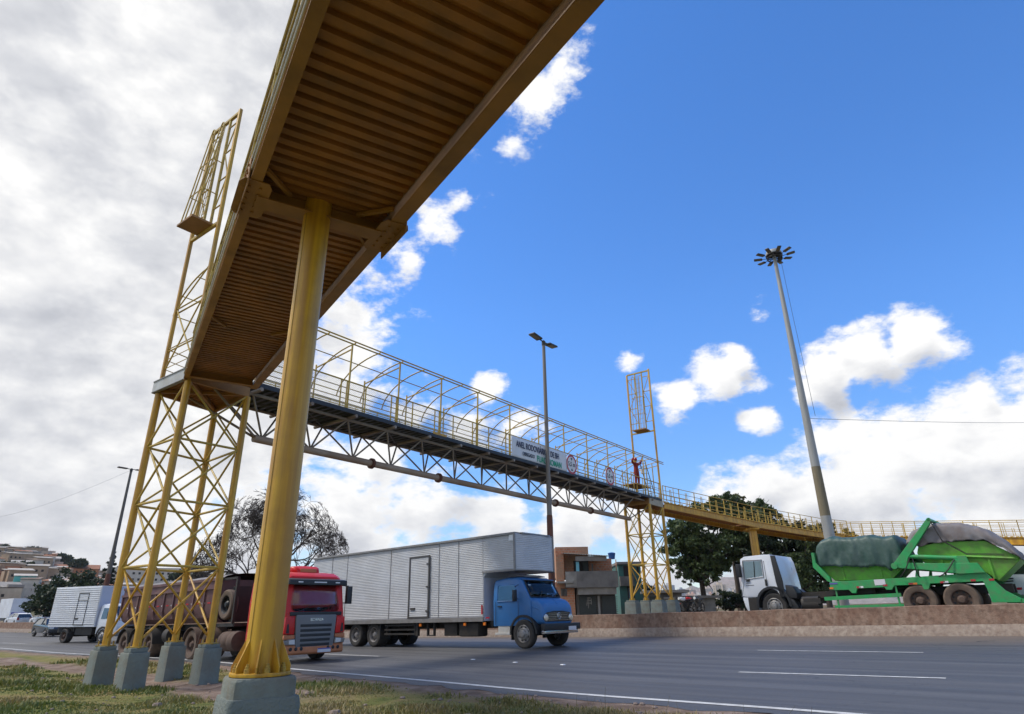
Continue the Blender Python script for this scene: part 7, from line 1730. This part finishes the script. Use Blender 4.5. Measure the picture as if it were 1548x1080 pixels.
# conifer and the trees of the left
def conifer(label, p, z0, H, w, seed):
    rng = np.random.default_rng(seed); t = thing('conifer', label, 'tree', (p.x, p.y, z0)); cl = []
    for k in range(46):
        f = k / 46; z = H * (.12 + .86 * f); rr_ = w * (1 - f) ** .8 * (.75 + .5 * rng.random()); a = k * 2.4
        for g in (.35, .75, 1.0): cl.append(((rr_ * g * math.cos(a), rr_ * g * math.sin(a), z - .12 * g), .30 * w * (1.1 - .7 * f) * .8))
    leaves('crown', cl, 6000, .16, 'needle', t, rng); woody('trunk', [([V((0, 0, -.3)), V((0, 0, H * .5)), V((0, 0, H * .98))], [.18, .11, .02])], 'bark', t)
q = at(161, 886, 92); conifer('tall narrow dark conifer beside the rusty-footed lamp', q, gz(q.x, q.y) - .2, at(163, 827, 92).z - gz(q.x, q.y), 1.35, 41)
q = at(112, 935, 100)
broad_tree('dark bushy tree on the verge left of the small white lorry', q, gz(q.x, q.y), [bl(70, 905, 100, 2.0), bl(88, 895, 101, 2.3), bl(112, 888, 102, 2.8), bl(135, 900, 101, 2.6), bl(60, 917, 99, 1.3), bl(105, 910, 99, 2.2), bl(45, 918, 98, .9), bl(140, 915, 99, 2.2)], 12000, .24, 'leaf_dark', 1.4, 42)
k = 0
for px, py, D, r, lb in ((35, 868, 260, 4.5, 'round dark tree among houses halfway up the far-left hill'), (45, 836, 345, 5, 'dark tree on the far-left hilltop'), (90, 846, 330, 6, 'broad dark tree at the right end of the hilltop ridge'), (8, 866, 250, 5, 'leafy tree at the left border on the hillside'), (118, 852, 300, 4, 'small dark tree right of the orange roof'), (178, 866, 240, 3.6, 'dark tree behind the rusty-footed lamp'), (205, 872, 230, 3.5, 'dark tree between the near tower legs, left'), (300, 872, 170, 3, 'low tree seen through the near tower, right'), (345, 876, 150, 2.6, 'low tree beside the rightmost tower leg'), (270, 870, 190, 3, 'low tree behind the middle of the near tower'), (440, 884, 130, 2.6, 'low tree under the bare tree, right of the column'), (2, 838, 340, 5, 'dark tree on the hilltop at the left border')):
    D *= 1.55; r *= 1.05; q = at(px, py, D); g0 = gz(q.x, q.y)
    broad_tree(lb, q, g0, [((q.x + dx * r, q.y + dy * r, max(q.z, g0 + r * .6) + dz * r), r * s) for dx, dy, dz, s in ((0, 0, 0, .7), (.7, .1, -.1, .5), (-.7, 0, -.1, .5), (.2, .5, .15, .5))], 1800, .03 * D / 12, 'leaf_dark', max(.6, q.z - g0 - .3 * r), 60 + k); k += 1
for px, D, r, lb in ((1105, 66, 1.2, 'low hedge bush right of the motorcycles'), (985, 72, 1.6, 'dark bush behind the low shed roof'), (1130, 62, 1.0, 'low bush just left of the white cab')):
    q = at(px, 925, D); g0 = gz(q.x, q.y); broad_tree(lb, q, g0, [((q.x, q.y, g0 + r), r), ((q.x + r, q.y, g0 + r * .7), r * .8), ((q.x - r, q.y, g0 + r * .7), r * .8)], 2600, .14, 'leaf_dark', .5, 90 + k, name='bush'); k += 1

# ================================================================== the worker and his scaffold on the far landing
wk_p = O_ + EB * 27.95 - ER * .62
plat_z = at(966, 733, 41.0).z
sc0 = thing('scaffold', 'small scaffold with a plank platform under the canopy at the far end of the span', 'scaffold', (wk_p.x, wk_p.y, 6.66))
def sl(s, o, z): return EB * s - ER * o + UZ * z
pz = plat_z - 6.66
for s in (-.8, .8):
    for o_ in (-.35, .45): MB().bar(sl(s, o_, 0), sl(s, o_, pz + (.0 if s < 0 else .0)), .03, 8).build('standard', 'yellow', sc0)
MB().obx(sl(0, .05, pz + .03), EB * 1.0, ER * .5, UZ * .03).build('platform', 'ochre', sc0, smooth=0)
m = MB(); m.bar(sl(-.8, -.35, .2), sl(.8, -.35, pz - .1), .02); m.bar(sl(-.8, .45, pz - .1), sl(.8, .45, .2), .02); m.build('brace', 'yellow_thin', sc0)
ldr = thing('ladder', 'dark ladder leaning against the canopy right of the worker', 'ladder', (wk_p.x + EB.x * 1.75, wk_p.y + EB.y * 1.75, 6.66))
for o_ in (-.2, .2): MB().bar(sl(.55, o_, 0), sl(-.75, o_, 2.5), .025).build('ladder_rail', 'truss_dark', ldr)
for k in range(8): f = (k + .5) / 8; MB().bar(sl(.55 - 1.3 * f, -.2, 2.5 * f), sl(.55 - 1.3 * f, .2, 2.5 * f), .015).build('ladder_rung', 'truss_dark', ldr)
def skin_body(name, joints, edges, m_, parent, sub=2):
    me = bpy.data.meshes.new(name); me.from_pydata([j[0] for j in joints], edges, []); o = bpy.data.objects.new(name, me); COL.objects.link(o)
    md = o.modifiers.new('skin', 'SKIN'); md.use_smooth_shade = True
    for i, j in enumerate(joints): me.skin_vertices[0].data[i].radius = (j[1], j[2] if len(j) > 2 else j[1]); me.skin_vertices[0].data[i].use_root = (i == 0)
    sb = o.modifiers.new('sub', 'SUBSURF'); sb.levels = sb.render_levels = sub
    dg = bpy.context.evaluated_depsgraph_get(); me2 = bpy.data.meshes.new_from_object(o.evaluated_get(dg)); bpy.data.objects.remove(o)
    me2.materials.clear(); me2.materials.append(MT[m_]); o2 = bpy.data.objects.new(name, me2); COL.objects.link(o2); o2.parent = parent; return o2
pr = thing('person', 'worker in red-orange overalls painting overhead on the scaffold platform', 'person', (wk_p.x, wk_p.y, plat_z + .06), math.atan2(EB.y, EB.x) - .25)
# local: x to the right along the bridge, y away, z up; arms raised to the canopy
J = [((0, 0, .95), .13, .10), ((0, .0, 1.12), .13, .10), ((0, .0, 1.32), .16, .11), ((0, 0, 1.46), .10, .08), ((0, 0, 1.54), .055), ((0, .0, 1.62), .085, .095), ((0, -.005, 1.72), .082, .095),
     ((-.20, 0, 1.43), .06), ((-.42, -.05, 1.56), .045), ((-.32, -.12, 1.80), .033), ((-.31, -.13, 1.86), .036, .022),
     ((.20, 0, 1.43), .06), ((.45, -.02, 1.50), .045), ((.50, -.10, 1.76), .033), ((.50, -.11, 1.83), .036, .022),
     ((-.10, 0, .88), .095), ((-.12, -.02, .48), .06), ((-.12, .02, .09), .042), ((-.13, -.12, .03), .035),
     ((.10, 0, .88), .095), ((.15, -.02, .48), .06), ((.17, .02, .09), .042), ((.18, -.12, .03), .035)]
Eg = [(0, 1), (1, 2), (2, 3), (3, 4), (4, 5), (5, 6), (3, 7), (7, 8), (8, 9), (9, 10), (3, 11), (11, 12), (12, 13), (13, 14), (0, 15), (15, 16), (16, 17), (17, 18), (0, 19), (19, 20), (20, 21), (21, 22)]
for b0 in (10, 14):
    bx_ = J[b0][0]
    for k, (dx, dz) in enumerate(((-.030, .065), (-.012, .085), (.008, .09), (.027, .075), (.050, .03))):
        J.append(((bx_[0] + dx * .7, bx_[1] - .005, bx_[2] + dz * .55), .010)); J.append(((bx_[0] + dx, bx_[1] - .03, bx_[2] + dz), .009)); Eg += [(b0, len(J) - 2), (len(J) - 2, len(J) - 1)]
try: skin_body('body', J, Eg, 'skin', pr)
except Exception as ex: print('body', ex)
cl = [(p, r + .025, (rest[0] if rest else r) + .025) for p, r, *rest in J[:23]]
keep = [0, 1, 2, 3, 7, 8, 9, 11, 12, 13, 15, 16, 17, 19, 20, 21]; mp_i = {k: i for i, k in enumerate(keep)}
skin_body('overalls', [cl[k] for k in keep], [(mp_i[a], mp_i[b]) for a, b in Eg if a in mp_i and b in mp_i], 'cloth_red', pr)
MB().lathe([(.125, 1.705), (.128, 1.72), (.118, 1.78), (.085, 1.83), (.03, 1.85)], c=(0, 0, 0), n=18).build('helmet', 'redlens', pr)
for x, y in ((-.13, 0), (.18, 0)): MB().loft([superring(x - .0, 0, 0, 0)] if 0 else [[(x + a * .05, y + b, z) for a, b in ((-1, .08), (1, .08), (1.1, -.16), (-1.1, -.16))] for z in (.0, .09)]).build('boot', 'black', pr, bevel=.02)
fc = MB(); fc.lathe([(.012, 0), (.02, .03), (.004, .05)], c=(0, -.10, 1.655), ax=(0, -1, -.4), n=8); fc.build('nose', 'skin', pr)
fc = MB(); [fc.lathe([(.011, 0), (.004, .012)], c=(sx * .033, -.092, 1.69), ax=(0, -1, 0), n=8) for sx in (-1, 1)]; fc.bx(-.028, .028, -.105, -.09, 1.598, 1.606); fc.build('eyes_and_mouth', 'black', pr)
fc = MB(); [fc.obx((sx * .09, .01, 1.67), V((.012, 0, 0)), V((0, .02, 0)), V((0, 0, .033))) for sx in (-1, 1)]; fc.build('ears', 'skin', pr, bevel=.008)
bk = thing('paint_bucket', 'pale paint bucket hanging beside the worker', 'bucket', tuple(wk_p + EB * .72 - ER * -.1 + UZ * (plat_z - 6.66 + 6.66 + .95)))
MB().lathe([(.11, 0), (.135, .28), (.14, .285), (.13, .28), (.105, .01)], n=18).build('pail', 'sign_white', bk)
MB().path([(-.13, 0, .27), (-.09, 0, .42), (0, 0, .9), (.09, 0, .42), (.13, 0, .27)], .008, 5).build('handle', 'truss_dark', bk)

# ================================================================== grass, stones, litter
def grass(n, label, seed, zone, hmin, hmax):
    rng = np.random.default_rng(seed)
    az_ = np.radians(rng.uniform(-47, 46, n * 3)); D = 5.6 * (34 / 5.6) ** rng.random(n * 3)
    X, Y = D * np.sin(az_), D * np.cos(az_)
    dn_ = SIGN * sdist(NP, X, Y); w_ = 1.2 * vnoise(X, Y, 2.2, 11) + .6 * vnoise(X, Y, .7, 12)
    tr_ = sst(.2, .6, 1 - np.abs(dn_ - 3.3 + .7 * w_) / 1.25) * sst(12.5, 15.5, D)
    sho = 1 - sst(.95, 1.5, dn_ + .4 * w_)
    bare = np.maximum(tr_, sho); patch = .5 + 1.1 * vnoise(X, Y, .9, 21) + .8 * vnoise(X, Y, .35, 22)
    keep = (rng.random(n * 3) > bare * 1.02) & (rng.random(n * 3) < np.clip(patch + .45, .4, 1)) & (dn_ > .95)
    X, Y, D = X[keep][:n], Y[keep][:n], D[keep][:n]; m_ = len(X); Z = ground_z(X, Y)
    tall = np.clip(.5 + 1.6 * vnoise(X, Y, 1.1, 31), .15, 1.3)
    h = (hmin + (hmax - hmin) * rng.random(m_) ** 1.8) * tall * (.8 + D / 28); wd = .0035 + .00075 * D
    a = rng.uniform(0, 6.283, m_); lean = h * rng.uniform(.15, .9, m_)
    dx, dy = np.cos(a), np.sin(a); px_, py_ = -dy * wd, dx * wd
    base = np.stack([X, Y, Z - .01], 1); e = np.stack([px_, py_, np.zeros(m_)], 1)
    mid = base + np.stack([dx * lean * .35, dy * lean * .35, h * .6], 1); tip = base + np.stack([dx * lean, dy * lean, h], 1)
    v = np.stack([base - e, base + e, mid + e * .7, mid - e * .7, tip], 1).reshape(-1, 3)
    o5 = np.arange(m_)[:, None] * 5
    lp_ = np.concatenate([o5 + np.array([0, 1, 2, 3]), o5 + np.array([3, 2, 4])], 1).ravel()
    ls = (np.arange(m_)[:, None] * 7 + np.array([0, 4])).ravel()
    me = bpy.data.meshes.new('grass'); me.vertices.add(5 * m_); me.vertices.foreach_set('co', v.ravel()); me.loops.add(7 * m_); me.loops.foreach_set('vertex_index', lp_)
    me.polygons.add(2 * m_); me.polygons.foreach_set('loop_start', ls); me.update(calc_edges=True)
    t_ = np.clip(.5 + 1.3 * vnoise(X, Y, 1.6, 41) + .5 * vnoise(X, Y, .4, 42) + rng.normal(0, .16, m_), 0, 1)
    at_ = me.attributes.new('tint', 'FLOAT', 'FACE'); at_.data.foreach_set('value', np.repeat(t_, 2).astype(np.float32)); me.materials.append(MT['blade'])
    o = bpy.data.objects.new('grass', me); COL.objects.link(o); o['kind'] = 'stuff'; o['label'] = label; o['category'] = 'grass'; return o
MT['blade'] = leaf_mat('grass_blades', (.10, .14, .026), (.20, .19, .055), (.31, .235, .105))
grass(240000, 'patchy half-dry grass on the roadside bank', 51, 0, .03, .115)
# a few tall stalks near the camera
rng = np.random.default_rng(77); m = MB(); vs_ = []
def sdn(x, y): return SIGN * float(sdist(NP, np.array([float(x)]), np.array([float(y)]))[0])
for k in range(70):
    px = rng.choice([rng.uniform(880, 1320), rng.uniform(0, 220), rng.uniform(450, 900)], p=[.5, .25, .25]); D = rng.uniform(6, 11) if px > 400 else rng.uniform(13, 24)
    q = at(px, 1060, D); 
    if sdn(q.x, q.y) < 1.2: continue
    z = gz(q.x, q.y); h = rng.uniform(.15, .38); a = rng.uniform(0, 6.28); l = h * rng.uniform(.1, .6)
    m.path([(q.x, q.y, z - .02), (q.x + l * .3 * math.cos(a), q.y + l * .3 * math.sin(a), z + h * .6), (q.x + l * math.cos(a), q.y + l * math.sin(a), z + h)], [.0035, .003, .0015], 3)
o = m.build('tall_grass', mat('dry_stalks', (.17, .14, .06), .8), None); o['kind'] = 'stuff'; o['label'] = 'scattered tall dry grass stalks on the bank'; o['category'] = 'grass'
m = MB(); rng = np.random.default_rng(5)
for k in range(420):
    a = R(rng.uniform(-46, 15)); D = rng.uniform(9, 24); x, y = D * math.sin(a), D * math.cos(a)
    dd = sdn(x, y)
    if not (.5 < dd < 7): continue
    r_ = rng.uniform(.012, .05) if rng.random() < .93 else rng.uniform(.06, .11); z = gz(x, y) + r_ * .2
    pts = [[(x + r_ * math.cos(t) * f * (1 + .3 * math.sin(3 * t + k)), y + r_ * math.sin(t) * f * (1 + .25 * math.cos(2 * t + k)), z + h * r_) for t in np.linspace(0, 6.283, 7)[:-1]] for f, h in ((.8, -.4), (1, .1), (.6, .55))]
    m.loft(pts)
o = m.build('stones', mat('loose_stones', (.26, .20, .17), .9, col2=(.16, .12, .10), scale=3, amt=.6), None, smooth=20); o['kind'] = 'stuff'; o['label'] = 'loose stones on the bare roadside soil'; o['category'] = 'stones'

# ================================================================== the air: far things pale towards the horizon
hm = bpy.data.materials.new('air'); hm.use_nodes = True; nt = hm.node_tree; nt.nodes.remove(nt.nodes['Principled BSDF'])
pv = nd(nt, 'ShaderNodeVolumePrincipled'); pv.inputs['Color'].default_value = (.86, .89, .95, 1); pv.inputs['Density'].default_value = .00008; pv.inputs['Anisotropy'].default_value = .2
nt.links.new(pv.outputs[0], nt.nodes['Material Output'].inputs['Volume'])
hz_o = MB().bx(-4300, 4300, -4300, 4300, -60, 215).build('haze', hm, None, smooth=0); hz_o['kind'] = 'stuff'; hz_o['label'] = 'thin pale haze over the far city'; hz_o['category'] = 'haze'
